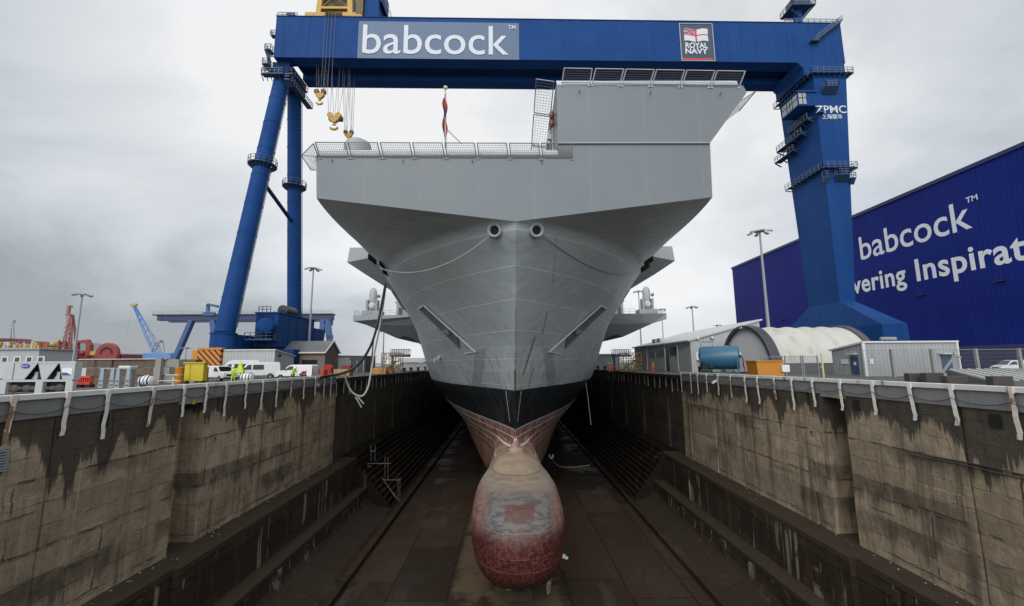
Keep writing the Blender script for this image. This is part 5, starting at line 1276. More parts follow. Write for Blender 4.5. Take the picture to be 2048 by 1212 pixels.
# mesh fences
def mesh_fence(name, label, pts, h, posts, mat, pm, pw=.18, gap=.12, rails=(1.0,), wire=.012, group=None):
    t_ = thing(name, label, 'fence', pts[0], 0, group)
    m_ = MB()
    for p, q in zip(pts, pts[1:]):
        p = Vector(p); q = Vector(q); L = (q-p).length; n_ = int(L/gap)
        for i in range(n_+1): c = p.lerp(q, i/n_); m_.beam(c+Vector((0,0,.05)), c+Vector((0,0,h)), wire)
        k = int(h/gap/2)
        for i in range(k+1): z = .05+(h-.05)*i/k; m_.beam(p+Vector((0,0,z)), q+Vector((0,0,z)), wire)
    m_.build('mesh', mat, t_)
    for c in posts: MB().box((c[0],c[1],h/2+.05),(pw,pw,h+.1)).build('post', pm, t_)
    if rails:
        r_ = MB()
        for p, q in zip(pts, pts[1:]):
            for f in rails: r_.beam(Vector(p)+Vector((0,0,h*f)), Vector(q)+Vector((0,0,h*f)), .06)
        r_.build('top_rail', pm, t_)
    return t_
FW = M('fence_wire', (.15,.16,.16), .5); FP = M('fence_post', (.23,.24,.23), .6, var=.15)
mesh_fence('mesh_fence', 'tall mesh fence on thick grey posts in front of the cabin and hall', [(42.2,50.6,0),(44.6,49.2,0),(90,49.2,0)], 3.1, [(44.6,49.2),(49.3,49.2),(54.5,49.2),(59.6,49.2),(65,49.2),(70.4,49.2)], FW, FP, .28, .20, (1.0,), .014)
for i, (px0, px1, lab) in enumerate(((1525,1566,'grey mesh gate panel just behind the orange bin'),(1572,1604,'grey mesh gate panel between the orange bin and the cabin'),(1608,1637,'grey mesh gate panel nearest the cabin'))):
    a = atY(px0, 740, 50.5); b_ = atY(px1, 740, 50.5); mesh_fence('gate_fence', lab, [(a.x,50.5,0),(b_.x,50.5,0)], 2.45, [(a.x,50.5),(b_.x,50.5)], FW, FP, .12, .09, (1.0,.05), .012)
pp = thing('marker_post', 'pale yellow post standing beside the grey cabin', 'post', (0,0,0)); a = atY(1643, 712, 49.5)
MB().tube((a.x,49.5,0),(a.x,49.5,2.75),.10,.10,10).build('post', M('post_yellow', (.62,.52,.30), .5), pp)
# blue tank on a skid
tk = thing('tank', 'blue cylindrical tank lying on a blue skid beside the right dock edge', 'tank', (29, 55, 0))
TB = M('tank_blue', (.040,.145,.235), .35, var=.1, streak=.2, dirt=(.02,.07,.13))
c0 = Vector((29.6, 54.4, 2.45)); ax = Vector((-.86, .50, 0)).normalized(); c1 = c0+ax*4.6
MB().lathe([(1.35,0),(1.5,.08),(1.52,.15),(1.5,4.4),(1.35,4.6)], c0, ax, 32).build('vessel', TB, tk, smooth='auto')
s_ = MB(); pr = ax.cross(Vector((0,0,1)))
for k in (.03, .97): c = c0.lerp(c1, k); s_.ext([c-pr*1.45-Vector((0,0,2.2)), c+pr*1.45-Vector((0,0,2.2)), c+pr*1.5-Vector((0,0,.3)), c-pr*1.5-Vector((0,0,.3))], ax*.12)
s_.beam(c0+pr*1.3-Vector((0,0,2.0)), c1+pr*1.3-Vector((0,0,2.0)), .3); s_.beam(c0-pr*1.3-Vector((0,0,2.0)), c1-pr*1.3-Vector((0,0,2.0)), .3); s_.build('skid', TB, tk)
v_ = MB(); q = c0-ax*.12+Vector((0,0,.1)); v_.path([q-pr*.9, q-pr*.2-ax*.2, q+pr*.5-ax*.25+Vector((0,0,-.35)), q+pr*1.1-ax*.3+Vector((0,0,-1.5))], .06, 6); v_.lathe([(.12,-.1),(.22,0),(.12,.1)], q-pr*.85, ax, 10); v_.build('valve_hose', BLACK, tk)
MB().lathe([(.2,-.12),(.28,0),(.2,.05)], c0-ax*.1+pr*.15+Vector((0,0,.35)), ax, 12).build('gauge', TRIMW, tk)
MB().path([c0-ax*.3+pr*.6-Vector((0,0,1.0)), c0-ax*.5+pr*1.2-Vector((0,0,1.3)), c0-ax*.5+pr*1.5-Vector((0,0,2.3))], .05, 6).build('red_hose', M('hose_red', (.35,.03,.03), .5), tk)
h_ = MB(); e1 = c1+Vector((0,0,1.5)); h_.path([e1-ax*1.6, e1-ax*1.6+Vector((0,0,.55)), e1-ax*.2+Vector((0,0,.55)), e1-ax*.2], .05, 6); m0 = c0.lerp(c1,.2)+Vector((0,0,1.48)); h_.tube(m0, m0+Vector((0,0,.4)), .12); h_.build('handrail', TB, tk)
tl = thing('trailer_frame', 'low green tubular frame in front of the blue tank', 'frame', (27, 50, 0)); a = atY(1402, 745, 50)
fm_ = MB(); 
for dz in (.35, .75): fm_.beam((a.x,50,dz+.2),(a.x+3.8,50,dz+.2),.08)
for k in range(5): fm_.beam((a.x+k*.95,50,0),(a.x+k*.95,50,.95),.07)
fm_.beam((a.x+3.8,50,.95),(a.x+4.6,50.3,.1),.08); fm_.build('frame', M('frame_green', (.05,.09,.075), .5), tl)
pmp = thing('pump_set', 'small dark pump set left of the blue tank', 'pump', (25.4,55,0)); p_ = MB(); p_.box((25.4,55,.9),(1.3,1.2,.9)); p_.tube((25.0,54.6,1.3),(25.0,54.6,1.9),.2); p_.sphere((25.9,54.5,1.2),.4,10,6); p_.build('body', BLACK, pmp, bevel=.08)
for dx in (-.5,.5): MB().lathe([(.35,-.1),(.35,.1)], (25.4+dx,54.3,.36), (0,1,0), 14).build('wheel', BLACK, pmp)
# orange bin with a white switch box
ob = thing('orange_bin', 'orange steel bin with a grey switch box on its side', 'bin', (31, 46, 0)); a = atY(1515, 728, 46); b_ = atY(1567, 728, 46)
ORG = M('orange_paint', (.52,.20,.015), .45, var=.1, streak=.25, dirt=(.22,.08,.01))
MB().ext([(a.x,46,.2),(b_.x-.15,46,.2),(b_.x,46,1.85),(a.x-.1,46,1.85)], (0,2.0,0)).build('body', ORG, ob); MB().box2(a.x-.2,b_.x+.1,45.9,48.1,1.852,1.98).build('rim', ORG, ob)
MB().box2(b_.x-.35,b_.x+.45,45.7,45.98,.75,1.5).build('switch_box', WHITE, ob, bevel=.03)
# ribbed ramp, timber baulks near the right edge
rp = thing('access_ramp', 'dark ribbed steel ramp with pale edges lying by the right dock edge', 'ramp', (38, 33, 0))
a = atY(1895, 755, 36); b_ = atY(2003, 752, 36)
RD = M('ramp_green', (.10,.11,.10), .6, var=.2)
MB().add([(a.x,36,1.05),(b_.x+.5,36,1.15),(b_.x+1.2,32.5,.25),(a.x-.4,32.5,.25),(a.x,36,0),(b_.x+.5,36,0),(b_.x+1.2,32.5,0),(a.x-.4,32.5,0)], [(0,1,2,3),(0,4,5,1),(1,5,6,2),(2,6,7,3),(3,7,4,0)]).build('deck', RD, rp)
for k in range(7):
    u = (k+.5)/7; p = Vector((a.x+(b_.x+.5-a.x)*u,36,1.1)); q = Vector((a.x-.4+(b_.x+1.6-a.x)*u,32.5,.30)); MB().beam(p, q, .10, .10).build('rib', TRIMW, rp)
MB().add([(b_.x+.6,36,1.15),(b_.x+2.2,36,1.1),(b_.x+2.6,32.4,.25),(b_.x+1.3,32.4,.25)], [(0,1,2,3)]).build('side_plate', M('plate_grey', (.20,.22,.21), .5), rp)
tb = M('timber_dark', (.055,.048,.042), .8, var=.3)
for i, (px0, px1, Y, z, lab) in enumerate(((1852,1888,36,.45,'dark timber baulk lying left of the ribbed ramp'),(1893,1935,31,.35,'dark timber baulk lying in front of the ribbed ramp'),(1985,2026,30,.35,'dark timber baulk at the right end of the ribbed ramp'),(1818,1850,37,.4,'dark timber baulk lying under the cabin wall'))):
    p = atY(px0, 750, Y); q = atY(px1, 750, Y); t_ = thing('timber_baulk', lab, 'timber', (p.x,Y,0)); MB().box2(p.x,q.x,Y,Y+.5,.02,z+.35).build('baulk', tb, t_, bevel=.03)
brc = thing('steel_prop', 'slanted grey steel prop leaning beside the cabin', 'prop', (45, 45, 0)); a = atY(1880, 752, 42); b_ = atY(1909, 712, 42)
m_ = MB(); m_.beam(a, b_, .14); m_.beam(b_, b_+Vector((.6,0,-.15)), .16); m_.beam(b_, b_+Vector((0,0,.4)), .1); m_.beam((a.x,42,0), a, .1); m_.build('prop', GREYM, brc)
# ------------------------------------------------------------ lamp masts
def lamp_mast(px, ytop, Y, label, xtop=None, r=.22, n=6):
    p = atY(xtop or px, ytop, Y); t_ = thing('lamp_mast', label, 'lamp mast', (p.x, Y, 0))
    MB().tube((p.x,Y,0),(p.x,Y,p.z),r*1.25,r*.6,12).build('mast', LAMPG, t_, smooth='auto')
    MB().lathe([(.1,0),(r*3.4,.15),(r*3.4,.35),(.1,.5)], (p.x,Y,p.z-.3), (0,0,1), 12).build('head_frame', LAMPG, t_)
    for k in range(n):
        a = 2*math.pi*k/n+.3; c = (p.x+math.cos(a)*r*6, Y+math.sin(a)*r*6, p.z-.15); m_ = MB(); m_.beam((p.x,Y,p.z), c, .09); m_.beam((c[0]-math.cos(a)*.35,c[1]-math.sin(a)*.35,c[2]), (c[0]+math.cos(a)*.5,c[1]+math.sin(a)*.5,c[2]-.22), .5, .22); m_.build('floodlight', LAMPG, t_)
    return t_
lamp_mast(165, 588, 92, 'tall lamp mast standing among the red ship gear at far left')
lamp_mast(627, 536, 92, 'tall lamp mast rising behind the stone building near the left crane leg')
lamp_mast(1519, 462, 74, 'tallest lamp mast in front of the blue hall and fabric shelter', r=.26)
lamp_mast(1384, 613, 118, 'lamp mast rising above the long grey workshop roof', r=.2)
lamp_mast(1435, 650, 190, 'small distant lamp mast just left of the blue hall', r=.24)
lamp_mast(1277, 582, 135, 'lamp mast rising behind the starboard gun platform of the ship', r=.22)
lamp_mast(1323, 618, 150, 'thin lamp mast under the tip of the starboard gun platform', r=.18)
lamp_mast(768, 660, 120, 'thin mast standing under the port gun platform of the ship', r=.2, n=3)
lamp_mast(373, 695, 160, 'small lamp post between the legs of the distant blue gantry', r=.25, n=4)
# ------------------------------------------------------------ left side buildings
wb = thing('store_building', 'pale corrugated store building behind the parked vans', 'building', (-44, 75, 0))
MB().ext([(-38.9,72,0),(-38.9,72,4.35),(-38.9,78.5,3.45),(-38.9,78.5,0)], (-10.6,0,0)).build('wall', CORW, wb)
MB().ext([(-38.7,71.8,4.36),(-38.7,71.8,4.55),(-38.7,78.8,3.62),(-38.7,78.8,3.46)], (-11,0,0)).build('roof', TRIMW, wb)
MB().box2(-38.89,-38.83,72.6,73.7,0,2.2).build('door', GLASS, wb); MB().box((-38.7,73.2,3.5),(.4,.4,.4)).build('wall_lamp', BLACK, wb)
STONE = M('old_stone', (.19,.15,.125), .85, var=.2, scale=.5, bump=.4, bscale=6); SLATE = M('slate_roof', (.13,.135,.14), .35, var=.35, scale=.3)
sb = thing('stone_building', 'brown stone building with a grey slate gable roof', 'building', (-41, 88, 0))
MB().ext([(-36,85,0),(-36,85,4.4),(-36,88.3,6.5),(-36,91.6,4.4),(-36,91.6,0)], (-11,0,0)).build('wall', STONE, sb)
rf = MB(); rf.ext([(-35.8,84.6,4.25),(-35.8,88.3,6.62),(-35.8,88.3,6.8),(-35.8,84.4,4.38)], (-11.6,0,0)); rf.ext([(-35.8,88.3,6.62),(-35.8,92.0,4.25),(-35.8,92.2,4.38),(-35.8,88.3,6.8)], (-11.6,0,0)); rf.build('roof', SLATE, sb)
for a, b_ in (((-35.75,84.5,4.3),(-35.75,88.3,6.75)),((-35.75,88.3,6.75),(-35.75,92.1,4.3)),((-35.7,84.45,4.3),(-47,84.45,4.3))): MB().beam(a, b_, .16, .25).build('barge_board', TRIMW, sb)
MB().box2(-35.99,-35.93,88.2,89.4,0,2.6).build('door', GLASS, sb); MB().box2(-40.5,-37.5,84.9,84.98,1.8,2.9).build('window', GLASS, sb)
gs = thing('grey_shed', 'grey shed with an open dark side beyond the stone building', 'building', (-40, 112, 0))
MB().box2(-48,-40.2,110,118,0,4.2).build('wall', CORG, gs); MB().box2(-40.19,-36.2,109.8,118,0,4.0).build('open_bay', CORD, gs); MB().ext([(-48.2,109.6,4.21),(-36,109.6,4.01),(-36,109.6,4.18),(-48.2,109.6,4.4)], (0,8.6,0)).build('roof', ROOFG, gs)
for k in range(3): MB().beam((-40+k*1.7,109.7,0),(-40+k*1.7,109.7,3),.12).build('bay_post', WHITE, gs)
lg_ = thing('long_store', 'long low pale building with small dark windows at far left', 'building', (-105, 90, 0))
MB().box2(-118,-97.4,90,98,0,5.5).build('wall', M('pale_render', (.36,.37,.37), .7, var=.08), lg_); MB().box2(-118,-97,89.6,98.2,5.5,5.75).build('roof', ROOFG, lg_)
for px in (11, 36, 60, 83): p = atY(px, 710, 89.96); f = MB().box2(p.x-.75,p.x+.75,89.92,89.99,1.9,4.1).build('window', TRIMW, lg_); MB().box2(p.x-.45,p.x+.45,89.89,89.918,2.2,3.9).build('pane', GLASS, f)
lw = thing('low_wall', 'low pale wall running in front of the red ship gear', 'wall', (-80, 75, 0)); MB().box2(-96,-66,75,75.5,0,2.75).build('wall', M('pale_wall', (.46,.47,.46), .7), lw)
# block wall
BLK = [M('block_stained', (.12,.085,.06), .85, var=.35, scale=.8, streak=.6, dirt=(.03,.022,.018), rust=.3, rustcol=(.30,.24,.18)), M('block_dark', (.10,.095,.075), .85, var=.4, scale=.8, streak=.6, dirt=(.03,.03,.022)), M('block_pale', (.27,.255,.23), .85, var=.2, scale=.8, streak=.4)]
bw = thing('block_wall', 'wall of big stained concrete blocks behind the chiller and stands', 'wall', (-40, 47, 0))
q = random.Random(5)
for r_ in range(3):
    x = -46.5+(r_ % 2)*.9
    while x < -35.2:
        wd = 1.8; 
        if not (r_ == 2 and False):
            MB().box2(x,x+wd-.03,47+q.uniform(0,.15),48.1,r_*.86+.005,r_*.86+.84).build('block', BLK[q.choice((0,0,0,1)) if x < -38.5 else q.choice((1,2,2))], bw, bevel=.04)
        x += wd
MB().box2(-46.5,-37,46.9,48.2,2.585,2.68).build('coping', M('coping_pale', (.45,.45,.43), .7), bw); MB().box2(-37.9,-37.3,46.6,46.98,0,2.75).build('pier', CONC, bw)
# chiller unit
ch = thing('chiller_unit', 'large pale grey chiller unit with two dark V shaped bays', 'chiller', (-30.5, 31, 0))
CHG = M('chiller_grey', (.43,.44,.44), .45, var=.05, streak=.1, dirt=(.3,.3,.29))
Y0 = 30.4; zp = lambda py: atY(75, py, Y0).z
xp = lambda px: atY(px, 745, Y0).x
f = MB(); zt, zm = zp(723), zp(760)
f.box2(xp(-60),xp(149),Y0,Y0+.5,zt-.12,zt); f.box2(xp(-60),xp(146),Y0,Y0+.2,zm-.12,zm+.02)
for px in (10, 83, 143): f.box2(xp(px)-.28,xp(px)+.22,Y0-.02,Y0+.25,0,zm-.12)
f.box2(xp(8),xp(26),Y0-.02,Y0+.5,zm+.02,zt-.12); f.box2(xp(142),xp(149),Y0-.02,Y0+.5,zm+.02,zt-.12)
f.build('frame', CHG, ch)
pnl = MB()
def poly(pts, y, th=.06): pnl.ext([(xp(a), y, zp(b_)) for a, b_ in pts], (0, th, 0))
poly([(27,726),(72,726),(49,759),(27,759)], Y0+.02); poly([(73,726),(114,726),(93,759),(84,759)], Y0+.03); poly([(116,726),(144,726),(144,759),(126,759)], Y0+.02)
pnl.build('coil_panel', CHG, ch)
bk = MB(); bk.box2(xp(27),xp(143),Y0+.42,Y0+.46,zm+.03,zt-.14); bk.box2(xp(-60),xp(143),Y0+.42,Y0+.46,.1,zm-.14); bk.build('dark_bay', M('bay_dark', (.02,.02,.021), .8), ch)
vp = MB()
for px in (63, 108): vp.box2(xp(px)-.1,xp(px)+.12,Y0+.3,Y0+.5,zp(759),zp(744)); vp.add([(xp(px-10),Y0+.35,zp(759)),(xp(px-1),Y0+.35,zp(759)),(xp(px),Y0+.35,zp(745))], [(0,1,2)])
vp.build('inner_post', CHG, ch)
lo_ = MB().lathe([(.01,-.02),(.30,-.02),(.30,.02),(.01,.02)], (xp(49),Y0-.01,zp(732)), (0,-1,0), 20); lo_.v = [(xp(49)+(x-xp(49))*1.0, y, zp(732)+(z-zp(732))*.5) for x, y, z in lo_.v]
lo = lo_.build('maker_badge', M('badge_blue', (.03,.03,.30), .4), ch); lettering('Carrier', (xp(49),Y0-.035,zp(733.3)), (1,0,0), width=.42, align='C').build('lettering', WHITE, lo)
pl_ = MB().box2(xp(125),xp(145),Y0-.05,Y0+.01,zp(750),zp(737)).build('name_plate', WHITE, ch); MB().ext([(xp(125.5),Y0-.06,zp(750)),(xp(143.5),Y0-.06,zp(750)),(xp(136),Y0-.06,zp(745.8)),(xp(125.5),Y0-.06,zp(745.2))], (0,.009,0)).build('plate_stripe', M('badge_blue2', (.05,.05,.32), .4), pl_)
und = MB(); q = random.Random(2)
for k in range(8): und.sphere((xp(25)+k*.45, Y0+.25, .35), (q.uniform(.2,.4),.14,q.uniform(.12,.3)), 8, 5)
und.build('pipework', M('pipe_dark', (.07,.065,.06), .7, var=.5, scale=3), ch)
# red barrier, stands, raft canisters
RB_ = M('barrier_red', (.55,.055,.03), .45, var=.1)
def barrier(px0, px1, Y, y0, y1, lab):
    a = atY(px0, y1, Y); b_ = atY(px1, y0, Y); t_ = thing('barrier', lab, 'barrier', (a.x,Y,0)); m_ = MB(); m_.box2(a.x,b_.x,Y,Y+.3,b_.z-.16,b_.z); m_.box2(a.x,b_.x,Y,Y+.4,.25,.5)
    n_ = max(3, int((b_.x-a.x)/.16))
    for k in range(n_+1): x = a.x+(b_.x-a.x)*k/n_; m_.box2(x-.03,x+.03,Y+.05,Y+.2,.5,b_.z-.16)
    m_.build('panel', RB_, t_)
    for k in (.15, .85): x = a.x+(b_.x-a.x)*k; MB().box2(x-.25,x+.25,Y-.05,Y+.45,.01,.25).build('foot', BLACK, t_)
barrier(153, 181, 39, 752, 775, 'red plastic barrier standing between the chiller and the grey stands')
barrier(108, 146, 38, 761, 775, 'low red plastic barrier seen through the chiller base')
STG = M('stand_grey', (.30,.34,.37), .5, var=.1)
def stand(px0, px1, Y, lab, load):
    a = atY(px0, 770, Y); b_ = atY(px1, 738, Y); t_ = thing('steel_stand', lab, 'stand', (a.x,Y,0)); zt = b_.z
    for x in (a.x+.2, b_.x-.2):
        m_ = MB(); m_.ext([(x-.22,Y,0),(x+.22,Y,0),(x+.13,Y,zt),(x-.13,Y,zt)], (0,.25,0)); lg1 = m_.build('leg', STG, t_); 
        hh = MB()
        for z in (.25, .6): hh.box((x-.08, Y-.01, z),(.09,.02,.09)); hh.box((x+.08, Y-.01, z),(.09,.02,.09))
        hh.build('bolt_plate', BLACK, lg1)
    m_ = MB(); m_.box2(a.x,b_.x,Y+.02,Y+.4,zt,zt+.12); m_.build('crossbeam', STG, t_)
    if load: MB().box2(a.x+.2,b_.x-.1,Y,Y+.8,zt+.125,zt+.28).build('white_tray', WHITE, t_); 
    MB().box2(a.x+.6,b_.x-.6,Y+.6,Y+1.2,.02,zt-.1).build('cabinet', GREYM, t_)
stand(196, 230, 38, 'left grey steel stand on drilled legs behind the left rail', False); stand(228, 262, 37.2, 'right grey steel stand carrying a white tray behind the left rail', True)
def raft(px, py, wpx, Y, lab):
    p = atY(px, py, Y); L = wpx/850*Y; t_ = thing('raft_canister', lab, 'life raft', (p.x,Y,0)); z = p.z
    MB().lathe([(.12,-L/2),(.38,-L/2+.12),(.42,-.1),(.45,-.08),(.45,.08),(.42,.1),(.38,L/2-.12),(.12,L/2)], (p.x,Y,z), (1,0,0), 16).build('canister', WHITE, t_, smooth='auto')
    for dx in (-.3, .05, .35):
        MB().lathe([(.455,-.03),(.46,0),(.455,.03)], (p.x+dx*L*.8,Y,z), (1,0,0), 16).build('strap', BLACK, t_)
    for dx in (-.35, .35): MB().box((p.x+dx*L,Y,(z-.35)/2),(.15,.6,max(.1,z-.35))).build('cradle', STG, t_)
raft(294, 761, 27, 36, 'white life raft canister with black straps near the concrete blocks'); raft(495, 754, 24, 42, 'white life raft canister with black straps in front of the white van')
ped = thing('pedestal_table', 'small pale table on a post left of the yellow box', 'table', (0,0,0)); a = atY(348, 752, 42); m_ = MB(); m_.box((a.x,42,1.0),(1.2,.6,.07)); m_.beam((a.x,42,0),(a.x,42,1.0),.12); m_.box((a.x-.3,42,.45),(2,.4,.06)); m_.build('table', TRIMW, ped)
# yellow and orange bins, striped buffer
YB = M('yellow_paint', (.52,.40,.02), .45, var=.1, streak=.25, dirt=(.28,.2,.02))
yb = thing('yellow_box', 'yellow steel box standing on the quay by the left rail', 'container', (-31,43,0)); a = atY(370, 727, 43); b_ = atY(405, 760, 43)
MB().box2(a.x,b_.x,43,43.6,.35,a.z).build('body', YB, yb, bevel=.05); MB().box2(a.x-.12,b_.x+.12,42.9,43.7,a.z+.003,a.z+.12).build('lid', YB, yb)
for x in (a.x+.15, b_.x-.15): MB().box2(x-.08,x+.08,43.1,43.5,0,.345).build('foot', BLACK, yb)
MB().box2(a.x+.55,a.x+.6,42.96,42.998,.4,a.z-.1).build('edge_fold', M('yellow_edge', (.33,.26,.02), .5), yb)
for px0, px1, Y, lab in ((354,369,44,'orange drum bin left of the yellow box'),(405,416,44,'orange drum bin right of the yellow box')):
    a = atY(px0, 733, Y); b_ = atY(px1, 733, Y); t_ = thing('orange_drum', lab, 'bin', (a.x,Y,0)); r_ = (b_.x-a.x)/2+.05
    MB().lathe([(r_*.92,.1),(r_,.3),(r_,1.55),(r_*1.06,1.6),(r_*1.06,1.7),(r_*.9,1.72)], ((a.x+b_.x)/2,Y,0), (0,0,1), 18).build('body', ORG, t_, smooth='auto')
def stripe_mat():
    m, t, p = newmat('hazard_stripe'); n = NT(t); k = n.math('FRACT', n.math('MULTIPLY', n.math('ADD', n.x, n.z), 1.15)); c = n.mix(n.step(k, .40, .44), (.05,.02,.012), (.58,.20,.015)); t.links.new(c, p.inputs['Base Color']); p.inputs['Roughness'].default_value = .5; return m
hb_ = thing('striped_buffer', 'orange buffer block with dark diagonal warning stripes at the crane leg', 'buffer', (-46, 71, 0))
a = atY(396, 697, 66); b_ = atY(438, 740, 66)
MB().ext([(a.x,66,1.2),(b_.x,66,1.2),(b_.x,66,a.z-.2),(a.x,66,a.z-.2)], (0,.7,0)).build('striped_face', stripe_mat(), hb_)
MB().box2(a.x-.9,a.x-.01,66,68.5,.6,a.z-.25).build('side_block', ORG, hb_, bevel=.06); MB().box2(a.x,b_.x+.2,65.9,66.8,a.z-.195,a.z+.12).build('top_plate', ORG, hb_); MB().ext([(a.x-2.6,66.2,0),(a.x-.95,66.2,0),(a.x-.95,66.2,2.6),(a.x-1.5,66.2,2.6)], (0,2,0)).build('stop', ORG, hb_); MB().box2(a.x-.9,b_.x,66,66.7,0,.595).build('base', ORG, hb_)
# ------------------------------------------------------------ vans
VANW = M('van_white', (.68,.69,.69), .3, var=.03); VGL = M('van_glass', (.012,.014,.016), .08); VBL = M('van_trim', (.03,.031,.033), .5); TYR = M('tyre', (.012,.012,.012), .8); RIM = M('rim', (.35,.36,.37), .35); LENS = M('headlamp_lens', (.55,.57,.6), .15); TAIL = M('tail_red', (.35,.02,.02), .3)
def van(name, label, loc, heading, prof, W, wheels, side_win, front, screen, wr=.34, group='white vans parked on the quay', hand=0):
    """prof: side outline (x forward, z up); heading: turn about z"""
    t = thing(name, label, 'van', loc, heading, group)
    b = MB(); n = len(prof)
    def inset(z): zm = max(p[1] for p in prof); k = max(0, (z-zm*.52)/(zm*.48)); return W/2-.16*k
    vs = [(x, s*inset(z), z) for s in (-1, 1) for x, z in prof]
    b.add(vs, [tuple(range(n)), tuple(range(n, 2*n))[::-1]]+[(i, i+n, (i+1) % n+n, (i+1) % n) for i in range(n)])
    b.build('body', VANW, t, world=False, bevel=.07)
    for s in (-1, 1):
        for poly in side_win:
            m = MB(); m.add([(x, s*(inset(z)+.012), z) for x, z in poly]+[(x, s*(inset(z)-.05), z) for x, z in poly], [tuple(range(len(poly)))]+[(i, (i+1) % len(poly), (i+1) % len(poly)+len(poly), i+len(poly)) for i in range(len(poly))])
            m.build('window', VGL, t, world=False)
        m = MB(); zt = front['belt']; m.box((0, s*(W/2+.012), .42), (prof[0][0]*-1.2+1.2, .03, .14)); m.build('side_trim', VBL, t, world=False)
        x = front['mirror']; m = MB(); m.box((x, s*(W/2+.16), zt+.18), (.14,.18,.28)); m.build('mirror', VBL, t, world=False, bevel=.03)
        for x in wheels:
            w_ = MB().lathe([(wr*.55,-.11),(wr*.97,-.10),(wr,-.05),(wr,.05),(wr*.97,.10),(wr*.55,.11)], (x, s*(W/2-.10), wr), (0,1,0), 20).build('wheel', TYR, t, world=False, smooth='auto')
            MB().lathe([(.02,-.13),(wr*.6,-.115),(wr*.6,.115),(.02,.13)], (x, s*(W/2-.10), wr), (0,1,0), 14).build('rim', RIM, w_, world=False)
            MB().lathe([(wr*1.13,-.01),(wr*1.13,.012)], (x, s*(W/2+.005), wr*1.02), (0,1,0), 22).build('wheel_arch', VBL, t, world=False)
        hx, hz = front['lamp']; MB().box((hx, s*(W/2-.28), hz), (.12,.36,.24)).build('headlight', LENS, t, world=False, bevel=.03)
        rx = min(p[0] for p in prof); MB().box((rx-.01, s*(W/2-.12), 1.1), (.05,.14,.6)).build('tail_lamp', TAIL, t, world=False)
    (x0, z0), (x1, z1) = screen; off = Vector((z1-z0, 0, x0-x1)).normalized()*.012*(1 if (z1-z0) > 0 else -1)
    y0, y1 = inset(z0)-.10, inset(z1)-.12
    MB().add([(x0+off.x,-y0,z0+off.z),(x0+off.x,y0,z0+off.z),(x1+off.x,y1,z1+off.z),(x1+off.x,-y1,z1+off.z),(x0-off.x,-y0,z0-off.z),(x0-off.x,y0,z0-off.z),(x1-off.x,y1,z1-off.z),(x1-off.x,-y1,z1-off.z)], [(0,1,2,3),(7,6,5,4),(0,4,5,1),(1,5,6,2),(2,6,7,3),(3,7,4,0)]).build('windscreen', VGL, t, world=False)
    gx, gz = front['grille']; MB().box((gx, 0, gz), (.08, W*.56, .26)).build('grille', VBL, t, world=False, bevel=.02); MB().box((gx+.03, 0, gz-.36), (.16, W*.96, .24)).build('bumper', VBL, t, world=False, bevel=.04)
    return t
small = [(-2.15,.35),(-2.2,1.0),(-2.12,1.7),(-1.9,1.84),(.25,1.84),(.62,1.74),(1.25,1.18),(2.02,1.0),(2.18,.75),(2.2,.35)]
smallw = [[(.05,1.2),(.05,1.66),(.52,1.64),(1.02,1.2)]]
big = [(-2.75,.4),(-2.8,1.2),(-2.72,2.2),(-2.5,2.32),(.75,2.32),(1.2,2.2),(1.9,1.32),(2.55,1.12),(2.72,.8),(2.74,.4)]
bigw = [[(.75,1.3),(.75,1.95),(1.15,1.92),(1.68,1.3)], [(-.75,1.3),(-.75,1.95),(.55,1.95),(.55,1.3)]]
camp = [(-2.9,.4),(-2.95,1.3),(-2.85,2.5),(-2.5,2.72),(.6,2.72),(1.25,2.5),(2.0,1.5),(2.6,1.25),(2.8,.85),(2.82,.4)]
campw = [[(.8,1.5),(.8,2.1),(1.25,2.05),(1.75,1.5)], [(-1.6,1.5),(-1.6,2.1),(.5,2.1),(.5,1.5)]]
fs = dict(belt=1.15, mirror=.95, lamp=(2.06,.86), grille=(2.17,.72)); fb = dict(belt=1.3, mirror=1.6, lamp=(2.58,.98), grille=(2.70,.86)); fc = dict(belt=1.5, mirror=1.75, lamp=(2.66,1.08), grille=(2.78,.92))
P = atY(441, 750, 53); van('parked_van', 'small white van parked left of the others beside the yellow box', (P.x,53,0), R(-28), small, 1.84, (-1.35,1.4), smallw, fs, ((1.25,1.18),(.62,1.74)), .31)
P = atY(515, 750, 61); van('parked_van', 'tall white crew van facing the dock in front of the pale store', (P.x,61,0), R(207), big, 2.05, (-1.6,1.65), bigw, fb, ((1.9,1.32),(1.2,2.2)), .36)
P = atY(476, 750, 67); van('parked_van', 'white high roofed camper van parked behind the crew van', (P.x,67,0), R(205), camp, 2.1, (-1.7,1.75), campw, fc, ((2.0,1.5),(1.25,2.5)), .36)
P = atY(594, 750, 56); van('parked_van', 'white panel van side on behind the two workers at the left rail', (P.x,56,0), R(176), [(x*1.12, z*1.04) for x, z in small], 1.9, (-1.55,1.6), [[(x*1.12, z*1.04) for x, z in smallw[0]]], dict(belt=1.2, mirror=1.05, lamp=(2.3,.9), grille=(2.43,.75)), ((1.4,1.23),(.69,1.81)), .33)
P = atY(2025, 735, 62); van('parked_van', 'white pickup shaped van parked behind the mesh fence at far right', (P.x,62,0), R(170), small, 1.84, (-1.35,1.4), smallw, fs, ((1.25,1.18),(.62,1.74)), .31)
